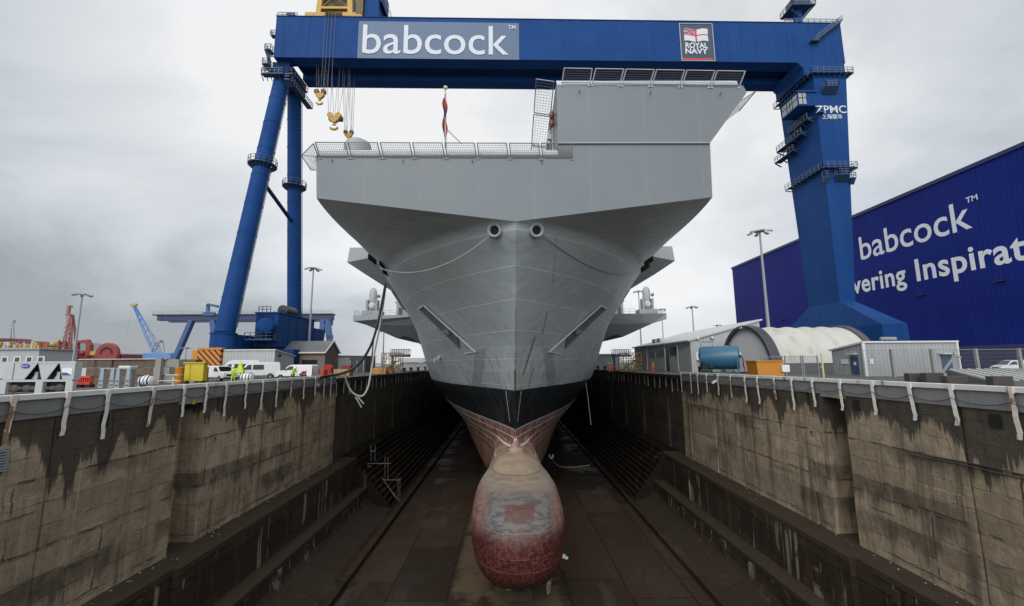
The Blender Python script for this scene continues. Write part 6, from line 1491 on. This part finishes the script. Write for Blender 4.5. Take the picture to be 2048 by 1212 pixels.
# ------------------------------------------------------------ people
HIV = M('hi_vis_yellow', (.50,.72,.03), .6, var=.08); HIO = M('hi_vis_orange', (.75,.14,.02), .6, var=.08); REDJ = M('jacket_red', (.34,.02,.02), .7, var=.15); TRO = M('trousers_dark', (.035,.04,.06), .8, var=.15); TROW = M('trousers_pale', (.45,.45,.43), .8); SKIN = M('skin', (.42,.25,.18), .5, var=.05); HELM = M('helmet_white', (.75,.75,.73), .3, var=.02); BOOT = M('boots', (.015,.014,.013), .6); REFL = M('reflective_tape', (.62,.63,.62), .3)
def skinned(name, verts, edges, radii, mat, parent):
    me = bpy.data.meshes.new(name); me.from_pydata(verts, edges, []); o = bpy.data.objects.new(name, me); COL.objects.link(o); o.parent = parent; me.materials.append(mat); LOC[o.name] = Vector()
    md = o.modifiers.new('skin', 'SKIN'); md.use_smooth_shade = True
    if not me.skin_vertices: return o
    for i, r in enumerate(radii): me.skin_vertices[0].data[i].radius = (r, r)
    me.skin_vertices[0].data[0].use_root = True
    s = o.modifiers.new('sub', 'SUBSURF'); s.levels = 1; s.render_levels = 1; return o
def person(label, loc, heading, jacket, trousers, helmet=HELM, bend=0.0, arms=(.25,.25), elbow=(.5,.5), stride=.10, group=None):
    t = thing('person', label, 'person', loc, heading, group)
    cb_, sb_ = math.cos(bend), math.sin(bend)
    def up(x, y, z):            # a point of the upper body, bent forward (+x) about the hips
        z -= .95; return (x*cb_+z*sb_, y, .95+z*cb_-x*sb_)
    hip = (0,0,.95); ch = up(.02,0,1.28); nk = up(.0,0,1.50); hd_ = up(.03,0,1.63); cr_ = up(.02,0,1.74)
    V = [hip, ch, nk, hd_, cr_]; E = [(0,1),(1,2),(2,3),(3,4)]; Rr = [.12,.13,.055,.095,.07]
    legs = []; armsL = []
    for s, fw in ((-1, stride), (1, -stride)):
        k = len(V); L = [(0,s*.10,.88),(fw*.6+.02,s*.11,.50),(fw,s*.11,.10),(fw+.16,s*.12,.05)]
        V += L; E += [(0,k),(k,k+1),(k+1,k+2),(k+2,k+3)]; Rr += [.095,.065,.045,.04]; legs.append(L)
        a, e_ = arms[(s+1)//2], elbow[(s+1)//2]
        sh = up(0,s*.19,1.43); el = up(.29*math.sin(a),s*.24,1.43-.29*math.cos(a)); wr_ = up(.29*math.sin(a)+.26*math.sin(a+e_),s*.23,1.43-.29*math.cos(a)-.26*math.cos(a+e_)); hn = up(.29*math.sin(a)+.36*math.sin(a+e_),s*.22,1.43-.29*math.cos(a)-.36*math.cos(a+e_))
        k = len(V); V += [sh, el, wr_, hn]; E += [(1,k),(k,k+1),(k+1,k+2),(k+2,k+3)]; Rr += [.06,.045,.033,.04]; armsL.append((sh, el, wr_, hn))
    body = skinned('body', V, E, Rr, SKIN, t)
    JV = [hip, up(.01,0,1.15), ch, up(0,0,1.44)]; JE = [(0,1),(1,2),(2,3)]; JR = [.165,.17,.18,.10]
    for sh, el, wr_, hn in armsL: k = len(JV); JV += [sh, el, wr_]; JE += [(2,k),(k,k+1),(k+1,k+2)]; JR += [.085,.066,.052]
    j = skinned('jacket', JV, JE, JR, jacket, t)
    for zq in (1.05, 1.22):
        c = up(.01,0,zq); d = Vector(up(.01,0,zq+.03))-Vector(c); MB().lathe([(.178,-.02),(.182,0),(.178,.02)], c, d, 16).build('reflective_band', REFL, j, world=False)
    TV = [(0,0,.97)]; TE = []; TR_ = [.135]
    for L in legs: k = len(TV); TV += L[:3]; TE += [(0,k),(k,k+1),(k+1,k+2)]; TR_ += [.11,.082,.065]
    skinned('trousers', TV, TE, TR_, trousers, t)
    for L in legs: MB().sphere((L[3][0]-.07, L[3][1], .06), (.15,.055,.065), 10, 6).build('boot', BOOT, t, world=False, smooth=True)
    hv = Vector(hd_); u_ = Vector(cr_)-hv; u_.normalize(); fx = Vector((cb_,0,-sb_))
    if helmet: MB().lathe([(.145,-.01),(.15,0),(.125,.03),(.12,.07),(.09,.115),(.03,.14)], hv+u_*.06, u_, 16).build('helmet', helmet, t, world=False, smooth='auto')
    f = MB(); f.sphere(hv+fx*.10-u_*.02, (.02,.02,.03), 6, 4); f.build('nose', SKIN, body, world=False)
    f = MB(); f.sphere(hv+fx*.088+Vector((0,.035,0))+u_*.02, .013, 6, 4); f.sphere(hv+fx*.088-Vector((0,.035,0))+u_*.02, .013, 6, 4); f.build('eyes', BOOT, body, world=False)
    return t
P = atY(586, 745, 45); person('worker in yellow jacket and white helmet bending at the left rail', (P.x,45,0), R(-35), HIV, TRO, bend=.55, arms=(.5,.6), elbow=(.6,.5))
P = atY(603, 745, 45.6); person('worker in a red jacket stooping low beside the one in yellow', (P.x,45.6,0), R(-25), REDJ, TRO, None, bend=1.15, arms=(.8,.7), elbow=(.3,.3))
P = atY(467, 748, 49); person('worker in yellow jacket standing between the small van and crew van', (P.x,49,0), R(-80), HIV, HIV, bend=.1)
P = atY(1097, 1165, 35.6); person('worker in yellow vest and pale trousers beside the red bulb', (P.x,35.6,ZF), R(100), HIV, TROW, HELM, stride=.14)
for px, Y, lab, jk in ((1219,88,'distant worker in orange on the right quay nearest the ship',HIO),(1225,90,'distant worker in orange just right of the one nearest the ship',HIO),(1306,80,'worker in orange standing alone below the long workshop',HIO)):
    P = atY(px, 740, Y); person(lab, (P.x,Y,0), R(-120), jk, jk if px != 1306 else HIO, HELM)
pt = thing('pennant', 'bright lime green pointed cover standing beside the worker near the vans', 'cover', (0,0,0)); P = atY(480, 745, 51)
m_ = MB(); m_.add([(P.x-.5,51,1.0),(P.x+.5,50.8,1.05),(P.x+.35,51.4,1.0),(P.x-.35,51.5,1.0),(P.x-.12,51.1,2.55)], [(0,1,4),(1,2,4),(2,3,4),(3,0,4),(0,3,2,1)]); m_.build('cloth', HIV, pt); MB().tube((P.x,51.1,0),(P.x,51.1,1.0),.05).build('pole', GREYM, pt)
# red gear and crates on the left quay near the hoses
ex = thing('hose_reel', 'red hose reel box standing by the stone building door', 'hose reel', (0,0,0)); P = atY(657, 738, 78); m_ = MB(); m_.lathe([(.2,-.35),(.85,-.35),(.85,-.25),(.35,-.2),(.35,.2),(.85,.25),(.85,.35),(.2,.35)], (P.x,78,1.15), (.3,1,0), 18); m_.box((P.x,78,.35),(1.6,.8,.7)); m_.build('reel', M('reel_red', (.35,.035,.02), .5, var=.2), ex, smooth='auto')
for px, Y, w_, h_, c, lab in ((683,72,2.6,.75,(.40,.27,.13),'tan crate on the quay where the hoses come ashore'),(692,76,1.6,1.4,(.28,.03,.04),'dark red bin behind the tan crate near the hoses'),(640,62,1.2,.8,(.5,.08,.03),'small orange red box left of the hoses on the quay'),(757,88,3.0,.8,(.55,.27,.06),'orange crate below the left scaffold stair'),(775,90,2.2,.7,(.45,.25,.08),'brown crate just right of the orange crate under the left scaffold')):
    P = atY(px, 740, Y); t_ = thing('crate', lab, 'crate', (P.x,Y,0)); MB().box2(P.x-w_/2,P.x+w_/2,Y,Y+1.2,.02,h_+.4).build('body', M('crate_'+str(px), c, .7, var=.25, scale=3), t_, bevel=.05); m_ = MB()
    for k in (-.35, 0, .35): m_.box((P.x+k*w_, Y-.03, (h_+.4)/2), (.08,.05,h_+.3))
    m_.build('batten', M('batten_'+str(px), sc(c,.6), .7), t_)
# scaffold stair towers and blue gangways on both quays
SCF = M('scaffold_brown', (.22,.14,.045), .6, var=.35, scale=2); GAN = M('gangway_blue', (.02,.035,.11), .5)
def tower(px0, px1, Y, ytop, lab):
    a = atY(px0, 740, Y); b_ = atY(px1, 740, Y); top = atY(px0, ytop, Y).z; t_ = thing('scaffold_tower', lab, 'scaffold', (a.x,Y,0)); m_ = MB(); n_ = 4
    for y in (Y, Y+2.2):
        for k in range(n_+1): x = a.x+(b_.x-a.x)*k/n_; m_.beam((x,y,0),(x,y,top),.12)
        for z in np.linspace(.6, top, 4): m_.beam((a.x,y,z),(b_.x,y,z),.11)
        for k in range(n_): x = a.x+(b_.x-a.x)*k/n_; x2 = a.x+(b_.x-a.x)*(k+1)/n_; m_.beam((x,y,.6 if k % 2 else top*.5),(x2,y,top*.5 if k % 2 else top),.10); m_.beam((x,y,top*.5 if k % 2 else .1),(x2,y,.1 if k % 2 else top*.5),.10)
    m_.build('frame', SCF, t_)
    s_ = MB(); s_.beam((a.x,Y+1.1,.1),(b_.x-1,Y+1.1,top*.6),1.0,.2); s_.box2(b_.x-1.4,b_.x,Y,Y+2.2,top*.6,top*.6+.12); s_.build('stair', SCF, t_); return t_
tower(762, 800, 88, 706, 'brown scaffold stair tower on the left quay beside the ship'); tower(1243, 1284, 92, 706, 'brown scaffold stair tower on the right quay beside the ship')
def gangway(px0, px1, Y, ydeck, lab):
    a = atY(px0, ydeck, Y); b_ = atY(px1, ydeck, Y); t_ = thing('gangway', lab, 'gangway', (a.x,Y,0)); z = a.z
    MB().box2(a.x,b_.x,Y,Y+1.6,z-.55,z).build('deck', GAN, t_); r_ = MB()
    for y in (Y+.05, Y+1.5):
        n_ = 8
        for k in range(n_+1): x = a.x+(b_.x-a.x)*k/n_; r_.beam((x,y,z),(x,y,z+1.15),.07); 
        for k in range(n_): x = a.x+(b_.x-a.x)*k/n_; r_.beam((x,y,z),(a.x+(b_.x-a.x)*(k+1)/n_,y,z+1.15),.05)
        r_.beam((a.x,y,z+1.15),(b_.x,y,z+1.15),.08)
    r_.build('railing', GAN, t_)
    for x in (a.x+.4,): MB().beam((x,Y+.8,0),(x,Y+.8,z-.56),.4).build('support', GAN, t_)
gangway(780, 818, 95, 709, 'dark blue gangway reaching from the left quay to the ship'); gangway(1226, 1262, 99, 709, 'dark blue gangway reaching from the right quay to the ship')
wsh = thing('white_shed', 'low white roofed shed far along the left quay under the gangway', 'building', (0,0,0)); a = atY(800, 716, 150); b_ = atY(862, 736, 150)
MB().box2(a.x,b_.x,150,158,0,2.6).build('wall', CORG, wsh); MB().box2(a.x-.4,b_.x+.4,149.5,158.5,2.6,a.z).build('roof', M('roof_white', (.6,.6,.6), .5), wsh)
wsh2 = thing('white_shed', 'pale grey shed far along the right quay beside the scaffold', 'building', (0,0,0)); a = atY(1188, 708, 130); b_ = atY(1240, 736, 130)
MB().box2(a.x,b_.x,130,142,0,a.z-.5).build('wall', CORW, wsh2); MB().box2(a.x-.3,b_.x+.3,129.6,142.4,a.z-.5,a.z).build('roof', ROOFG, wsh2)
q = random.Random(9)
for k, (px, Y) in enumerate(((808,100),(822,112),(836,124),(850,140),(1182,128),(1196,112),(1210,104))):
    P = atY(px, 740, Y); t_ = thing('bollard', 'dark mooring bollard far along the %s quay edge' % ('left' if px < 1000 else 'right'), 'bollard', (P.x if abs(P.x) > 22 else math.copysign(23.5, P.x),Y,0), 0, 'far bollards on the %s quay' % ('left' if px < 1000 else 'right'))
    MB().lathe([(.45,0),(.35,.2),(.32,.7),(.5,.85),(.5,1.05),(.2,1.15)], (0,0,0), (0,0,1), 12).build('post', M('bollard_iron', (.05,.05,.05), .6) if k == 0 else bpy.data.materials['bollard_iron'], t_, world=False, smooth='auto')
# ------------------------------------------------------------ distant cranes and ships
GB = M('far_blue', (.035,.085,.22), .5, var=.1); GBD = M('far_blue_dark', (.02,.04,.10), .5); SKB = M('sky_blue_steel', (.11,.24,.48), .5, var=.1); FRED = M('far_red', (.24,.040,.035), .6, var=.2, scale=.5); FYEL = M('far_yellow', (.42,.33,.04), .6, var=.25, scale=.5); FORG = M('far_orange', (.35,.13,.04), .6, var=.3, scale=.6); FGREY = M('far_grey', (.30,.31,.32), .6); FPALE = M('far_pale', (.42,.45,.47), .6)
sgc = thing('gantry_crane', 'smaller blue gantry crane far behind the left crane leg', 'crane', (-100, 170, 0)); GY = 170
def G(px, py, Y=GY): return atY(px, py, Y)
zt = G(480, 628).z; zb = G(480, 640).z; xa, xb = G(307, 630).x, G(664, 630).x
m_ = MB(); m_.box2(xa+1.5,xb,GY,GY+2.5,zb,zt-.4); m_.box2(xa,xb+.3,GY-.6,GY+3.2,zt-.4,zt); m_.box2(xa+6,xb-4,GY+.2,GY+2.2,zb-.7,zb); m_.build('girder', GBD, sgc)
for (p, q_) in (((384,641),(350,720)),((426,641),(434,722)),((648,641),(634,720)),((655,641),(664,722))): MB().beam(G(*p), G(*q_), 2.0, 1.6).build('leg', GB, sgc)
m_ = MB(); m_.beam(G(645,700), G(662,672), .5); m_.box2(G(640,650).x,G(660,650).x,GY-.4,GY+3,G(640,650).z,zb); m_.rail([(G(655,678).x,GY-1,G(655,678).z),(G(668,678).x,GY-1,G(655,678).z)], 1.4, .1, 1.5); m_.rail([(G(655,698).x,GY-1,G(655,698).z),(G(672,698).x,GY-1,G(655,698).z)], 1.4, .1, 1.5); m_.build('stair_tower', GB, sgc)
m_ = MB(); m_.beam(G(416,629), G(416,609), 1.0); m_.beam(G(416,609), G(436,613), 1.0); m_.beam(G(408,628), G(430,628), 1.4); m_.build('trolley', GB, sgc)
m_ = MB().rail([(xa,GY-.6,zt),(xb,GY-.6,zt)], 1.1, .06, 4); m_.build('railing', FGREY, sgc)
a = G(519, 621); b_ = G(574, 630); nb_ = MB().box2(a.x,b_.x,GY-1.0,GY-.62,b_.z,a.z).build('name_board', M('board_grey', (.42,.43,.44), .6), sgc)
a2 = G(547, 628.6); lettering('babcock', (a2.x-.8, GY-1.02, a2.z+.1), (1,0,0), width=G(571,628).x-a2.x+.6, offset=.02).build('lettering', M('letter_dark', (.03,.03,.04), .6), nb_)
m_ = MB(); m_.ext([(a2.x-2.3,GY-1.02,a2.z+1.1),(a2.x-1.3,GY-1.02,a2.z+.7),(a2.x-1.4,GY-1.02,a2.z+.1),(a2.x-2.1,GY-1.02,a2.z+.15)], (0,.01,0)); m_.build('emblem', bpy.data.materials['letter_dark'], nb_)
lc = thing('luffing_crane', 'light blue lattice boom crane with a yellow tip on the far left skyline', 'crane', (-230,260,0)); LY = 260
def L_(px, py): return atY(px, py, LY)
bm_ = MB(); r0, r1 = L_(318,712), L_(268,611)
for s in (-1, 1):
    for y in (-.9, .9):
        w0 = 1.9; bm_.beam(r0+Vector((s*w0,y,0)), r0.lerp(r1,.35)+Vector((s*1.9,y,0)), .42); bm_.beam(r0.lerp(r1,.35)+Vector((s*1.9,y,0)), r1+Vector((s*.5,y*.4,0)), .38)
for k in range(18):
    u = k/18; u2 = (k+1)/18; w0 = 1.9 if u < .35 else 1.9-(u-.35)/.65*1.4; w1 = 1.9 if u2 < .35 else 1.9-(u2-.35)/.65*1.4; s = 1 if k % 2 else -1
    bm_.beam(r0.lerp(r1,u)+Vector((s*w0,-.9,0)), r0.lerp(r1,u2)+Vector((-s*w1,-.9,0)), .26)
bm_.build('boom', SKB, lc)
m_ = MB(); m_.box((r1.x,LY,r1.z+.4),(3.2,1.6,1.4)); m_.beam(r1+Vector((-1.5,0,1.2)), r1+Vector((1.4,0,.6)), .6); m_.build('boom_tip', FYEL, lc)
m_ = MB(); p = L_(318,684)
for dx in (-3, 3): 
    for y in (-1.5, 1.5): m_.beam((p.x+dx*.4,LY+y,p.z), (p.x+dx,LY+y,L_(318,706).z), .4)
for z in (.3,.6): m_.beam((p.x-2,LY-1.5,p.z-6*z),(p.x+2,LY-1.5,p.z-6*z),.25)
m_.box((p.x,LY,p.z+.4),(2.8,3,1.4)); m_.build('a_frame', FGREY, lc)
m_ = MB(); m_.tube(p+Vector((0,0,1)), r0.lerp(r1,.55)+Vector((1.4,0,0)), .12, n=5); m_.tube(p+Vector((0,.6,.6)), r0.lerp(r1,.5)+Vector((1.4,0,0)), .12, n=5); m_.tube(r1+Vector((-1.2,0,0)), L_(251,690)+Vector((0,0,3)), .07, n=5); m_.build('wire_falls', FGREY, lc)
m_ = MB(); m_.box2(L_(291,710).x,L_(346,710).x,LY-2,LY+6,L_(300,719).z,L_(300,706).z); m_.box2(L_(300,722).x,L_(336,722).x,LY-1,LY+4,0,L_(300,719).z); m_.build('machine_house', SKB, lc, bevel=.2)
# red offshore vessel with reel, lattice mast and yellow modules
VY = 250
def V_(px, py, Y=VY): return atY(px, py, Y)
ov_ = thing('offshore_vessel', 'red offshore vessel with a big reel and lattice mast at far left', 'ship', (-240,250,0))
MB().ext([(V_(93,707).x,VY,0),(V_(243,707).x,VY,0),(V_(244,707).x,VY,V_(244,709).z),(V_(205,711).x,VY,V_(205,710).z),(V_(93,708).x,VY,V_(93,709).z)], (0,14,0)).build('hull', FRED, ov_)
m_ = MB(); b0 = [V_(119,718), V_(141,718)]; tpx = V_(137,628)
for px in (118,125,134,140):
    for dy in (0, 5): m_.beam(V_(px,712)+Vector((0,dy,0)), V_(135.5+(px-129)*.13,628)+Vector((0,dy*.2+2,0)), .45)
for k in range(9):
    u = k/9; y = 712-84*u; xl = 118+(134-118)*u; xr_ = 140+(137-140)*u; m_.beam(V_(xl,y), V_(xr_,y), .3); m_.beam(V_(xl,y), V_(xr_+.1,y-9), .26)
m_.beam(V_(136,630), V_(138.5,611), 1.3); m_.beam(V_(132,629), V_(141,629), 1.0); m_.box2(V_(137,612).x-.8,V_(139.5,612).x,VY,VY+2,V_(138,614).z,V_(138,611).z)
m_.build('lattice_mast', M('mast_rust', (.30,.13,.12), .6, var=.3, scale=.3), ov_)
m_ = MB(); 
for px in (119, 131): m_.beam(V_(px,712), V_(px,682), 1.2)
for y in (684, 692, 700): m_.beam(V_(119,y), V_(131,y), .8)
m_.build('mast_base', FRED, ov_)
c = V_(222,709); MB().lathe([(1.5,-1),(6.2,-1.2),(6.6,-.8),(6.6,.8),(6.2,1.2),(1.5,1)], (c.x,VY-2,c.z), (0,1,0), 28).build('reel', FRED, ov_)
m_ = MB()
for k in range(9): a = math.pi*(.05+.9*k/8); m_.box((c.x+math.cos(a)*3.2, VY-3.3, c.z+math.sin(a)*3.2+.5), (.8,.3,.8))
m_.build('reel_opening', BLACK, ov_)
m_ = MB(); m_.beam(V_(155,716), V_(155,684), 1.6); m_.beam(V_(154,684), V_(176,682), 1.6); m_.beam(V_(174,681), V_(181,692), 2.2); m_.beam(V_(180,690), V_(178,712), 2.4); m_.sphere(V_(166,706), 1.6, 8, 6); m_.build('handling_frame', FRED, ov_)
m_ = MB(); m_.beam(V_(113,709), V_(118,679), .8); m_.box2(V_(97,706).x,V_(116,706).x,VY-1,VY+3,V_(97,709).z,V_(97,703).z); m_.box2(V_(126,706).x,V_(150,706).x,VY-1,VY+3,V_(126,708).z,V_(126,703).z); m_.box2(V_(183,706).x,V_(196,706).x,VY-1,VY+3,V_(126,711).z,V_(126,703).z); m_.lathe([(1.4,0),(1.6,2.6),(1.0,3.6)], V_(106,697), (0,0,1), 12); m_.lathe([(1.2,-3.5),(1.2,3.5)], V_(105,701), (1,0,0), 10); m_.build('deck_module', FYEL, ov_)
gsh = thing('gabled_shed', 'grey gabled shed behind the red vessel on the far left', 'building', (0,0,0)); SY = 310
MB().ext([(V_(133,712,SY).x,SY,0),(V_(133,712,SY).x,SY,V_(133,696,SY).z),(V_(148,685,SY).x,SY,V_(148,686,SY).z),(V_(200,685,SY).x,SY,V_(200,686,SY).z),(V_(243,712,SY).x,SY,V_(243,708,SY).z),(V_(243,712,SY).x,SY,0)], (0,20,0)).build('wall', M('shed_greengrey', (.20,.22,.22), .6), gsh)
MB().ext([(V_(199,686,SY).x,SY-1,V_(199,684.5,SY).z),(V_(244,708,SY).x,SY-1,V_(244,707,SY).z),(V_(244,708,SY).x,SY-1,V_(244,709,SY).z),(V_(199,686,SY).x,SY-1,V_(199,686.5,SY).z)], (0,20,0)).build('roof_edge', FGREY, gsh)
pf = thing('deck_modules', 'yellow and brown vessel superstructure with low red roofs at far left', 'ship', (-290,230,0)); PY = 230
def P_(px, py): return atY(px, py, PY)
MB().box2(P_(-60,700).x,P_(96,700).x,PY,PY+12,0,P_(20,697).z).build('hull', FORG, pf)
for px0, px1, yt, yb in ((-40,30,677,681),(33,64,682,686),(68,96,690,693)): a = P_(px0,yt); b_ = P_(px1,yb); MB().ext([(a.x,PY-1,b_.z),(b_.x,PY-1,b_.z),(b_.x-1.6,PY-1,a.z),(a.x+1.6,PY-1,a.z)], (0,10,0)).build('roof', M('roof_maroon', (.14,.03,.04), .6) if px0 < 0 else bpy.data.materials['roof_maroon'], pf)
q = random.Random(4)
for k in range(34):
    px = -8+k*3.2; mt = q.choice((FYEL, FORG, FPALE, FRED)); a = P_(px, 696); h_ = q.uniform(1.2,3.6); m_ = MB()
    if q.random() < .5: m_.lathe([(.5,0),(.7,h_)], (a.x,PY-q.uniform(.5,2),a.z), (0,0,1), 8)
    else: m_.box((a.x,PY-1,a.z+h_/2),(q.uniform(.6,1.4),1,h_))
    m_.build('pipe_stack', mt, pf)
ft_ = thing('lattice_tower', 'faint grey tapering tower far away on the left skyline', 'tower', (0,0,0)); TY_ = 520
m_ = MB()
for dx in (-1, 1): m_.beam(atY(24+dx*4,690,TY_), atY(24+dx*1.2,641,TY_), 1.5)
for k in range(6): u = k/6; y = 690-49*u; wd = 4-2.8*u; m_.beam(atY(24-wd,y,TY_), atY(24+wd,y-6,TY_), 1.0)
m_.box2(atY(22,641,TY_).x,atY(26,641,TY_).x,TY_,TY_+3,atY(24,646,TY_).z,atY(24,640,TY_).z); m_.build('tower', M('tower_haze', (.34,.36,.38), .7), ft_)
# hills across the water
hm_ = MB(); rr = random.Random(12); rows = [[], [], []]
for k in range(81):
    x = -1500+k*40; h_ = 26+22*math.sin(k*.23)+9*math.sin(k*.71+1)+rr.uniform(-3,3); h_ = max(4, h_ if x < 600 else h_*.6)
    rows[0].append((x,2200,-1)); rows[1].append((x,2260,h_*.75)); rows[2].append((x,2420,h_))
hm_.grid(rows); struct(hm_.build('hills', M('hill_haze', (.20,.22,.22), .9, var=.2, scale=.01), smooth=True))
wt = MB().quad((-4000,420,.02),(-230,420,.02),(-150,2200,.02),(-4000,2200,.02)); struct(wt.build('water', M('water', (.10,.12,.13), .15)))
# scaffold ladder hanging on the left altars, a cable and a rubble bag on the floor
sl_ = thing('altar_ladder', 'thin scaffold tube stair climbing the dark steps on the left of the dock', 'ladder', (-16,57,-13)); SCT = M('scaffold_tube', (.11,.11,.105), .5)
m_ = MB(); 
for (a, b_, Y) in (((742,890),(742,922),56),((750,890),(750,922),56),((735,927),(782,927),56),((770,912),(770,960),55.5),((776,915),(776,960),55.5),((768,960),(800,960),55),((796,955),(796,1000),55),((800,955),(800,1000),55),((740,902),(752,902),56),((770,965),(800,1003),54.6),((764,955),(793,998),54.6),((735,930),(742,935),56)): m_.tube(atY(a[0],a[1],Y-1.5), atY(b_[0],b_[1],Y-1.5), .035, n=6)
m_.build('tubes', SCT, sl_)
cbn2 = MB().path(smooth_pts([atZ(1103,917,ZF+.1),atZ(1118,932,ZF+.05),atZ(1150,934,ZF+.05),atZ(1180,930,ZF+.05)]), .06, 5).build('floor_cable', ROPE); tag(cbn2, 'pale cable lying on the dark dock floor right of the bulb', 'cable')
wl_ = thing('work_light', 'small bright work lamp stand on the floor right of the bulb', 'work lamp', (0,0,0)); p = atZ(1103, 917, ZF); m_ = MB()
for dx in (-.3,.3): m_.box((p.x+dx,p.y,ZF+.5),(.22,.15,.5))
m_.beam((p.x-.4,p.y+.1,ZF+.2),(p.x+.4,p.y+.1,ZF+.2),.08); m_.box((p.x,p.y+.1,ZF+.1),(.5,.5,.2)); m_.build('stand', WHITE, wl_)
bg_ = thing('rubble_bag', 'crumpled pale bag lying on the dock floor right of the bulb', 'bag', (0,0,0)); p = atZ(1127, 1116, ZF); m_ = MB(); m_.sphere((p.x,p.y,ZF+.14), (.28,.45,.16), 10, 6); m_.sphere((p.x+.2,p.y-.25,ZF+.12), (.22,.3,.13), 10, 6); m_.build('bag', WHITE, bg_, smooth=True)
# pale grating at the far left of the dock wall
gt = thing('edge_grating', 'grey slatted grating fixed to the dock wall at the left edge', 'grating', (-20.5,17.5,-3)); a = atX(0, 895, -20.6); m_ = MB()
for k in range(9): m_.box2(-20.85,-20.55,a.y-1.2,a.y+.35,a.z-.1-k*.11,a.z-.03-k*.11)
m_.box2(-20.82,-20.6,a.y-1.2,a.y-1.1,a.z-1.1,a.z); m_.box2(-20.82,-20.6,a.y+.25,a.y+.35,a.z-1.1,a.z); m_.build('slats', LAMPG, gt)
# warning plates
for (px, py, X_, lab) in ((388,804,-20.75,'small yellow plate on the left dock wall beside the slot'),(1678,793,22.05,'small yellow plate on the right dock wall beside the slot')):
    p = atX(px, py, X_); t_ = MB().box2(p.x-.03,p.x+.03,p.y-.12,p.y+.12,p.z-.14,p.z+.14).build('warning_plate', FYEL); tag(t_, lab, 'sign')
bpy.context.view_layer.update()
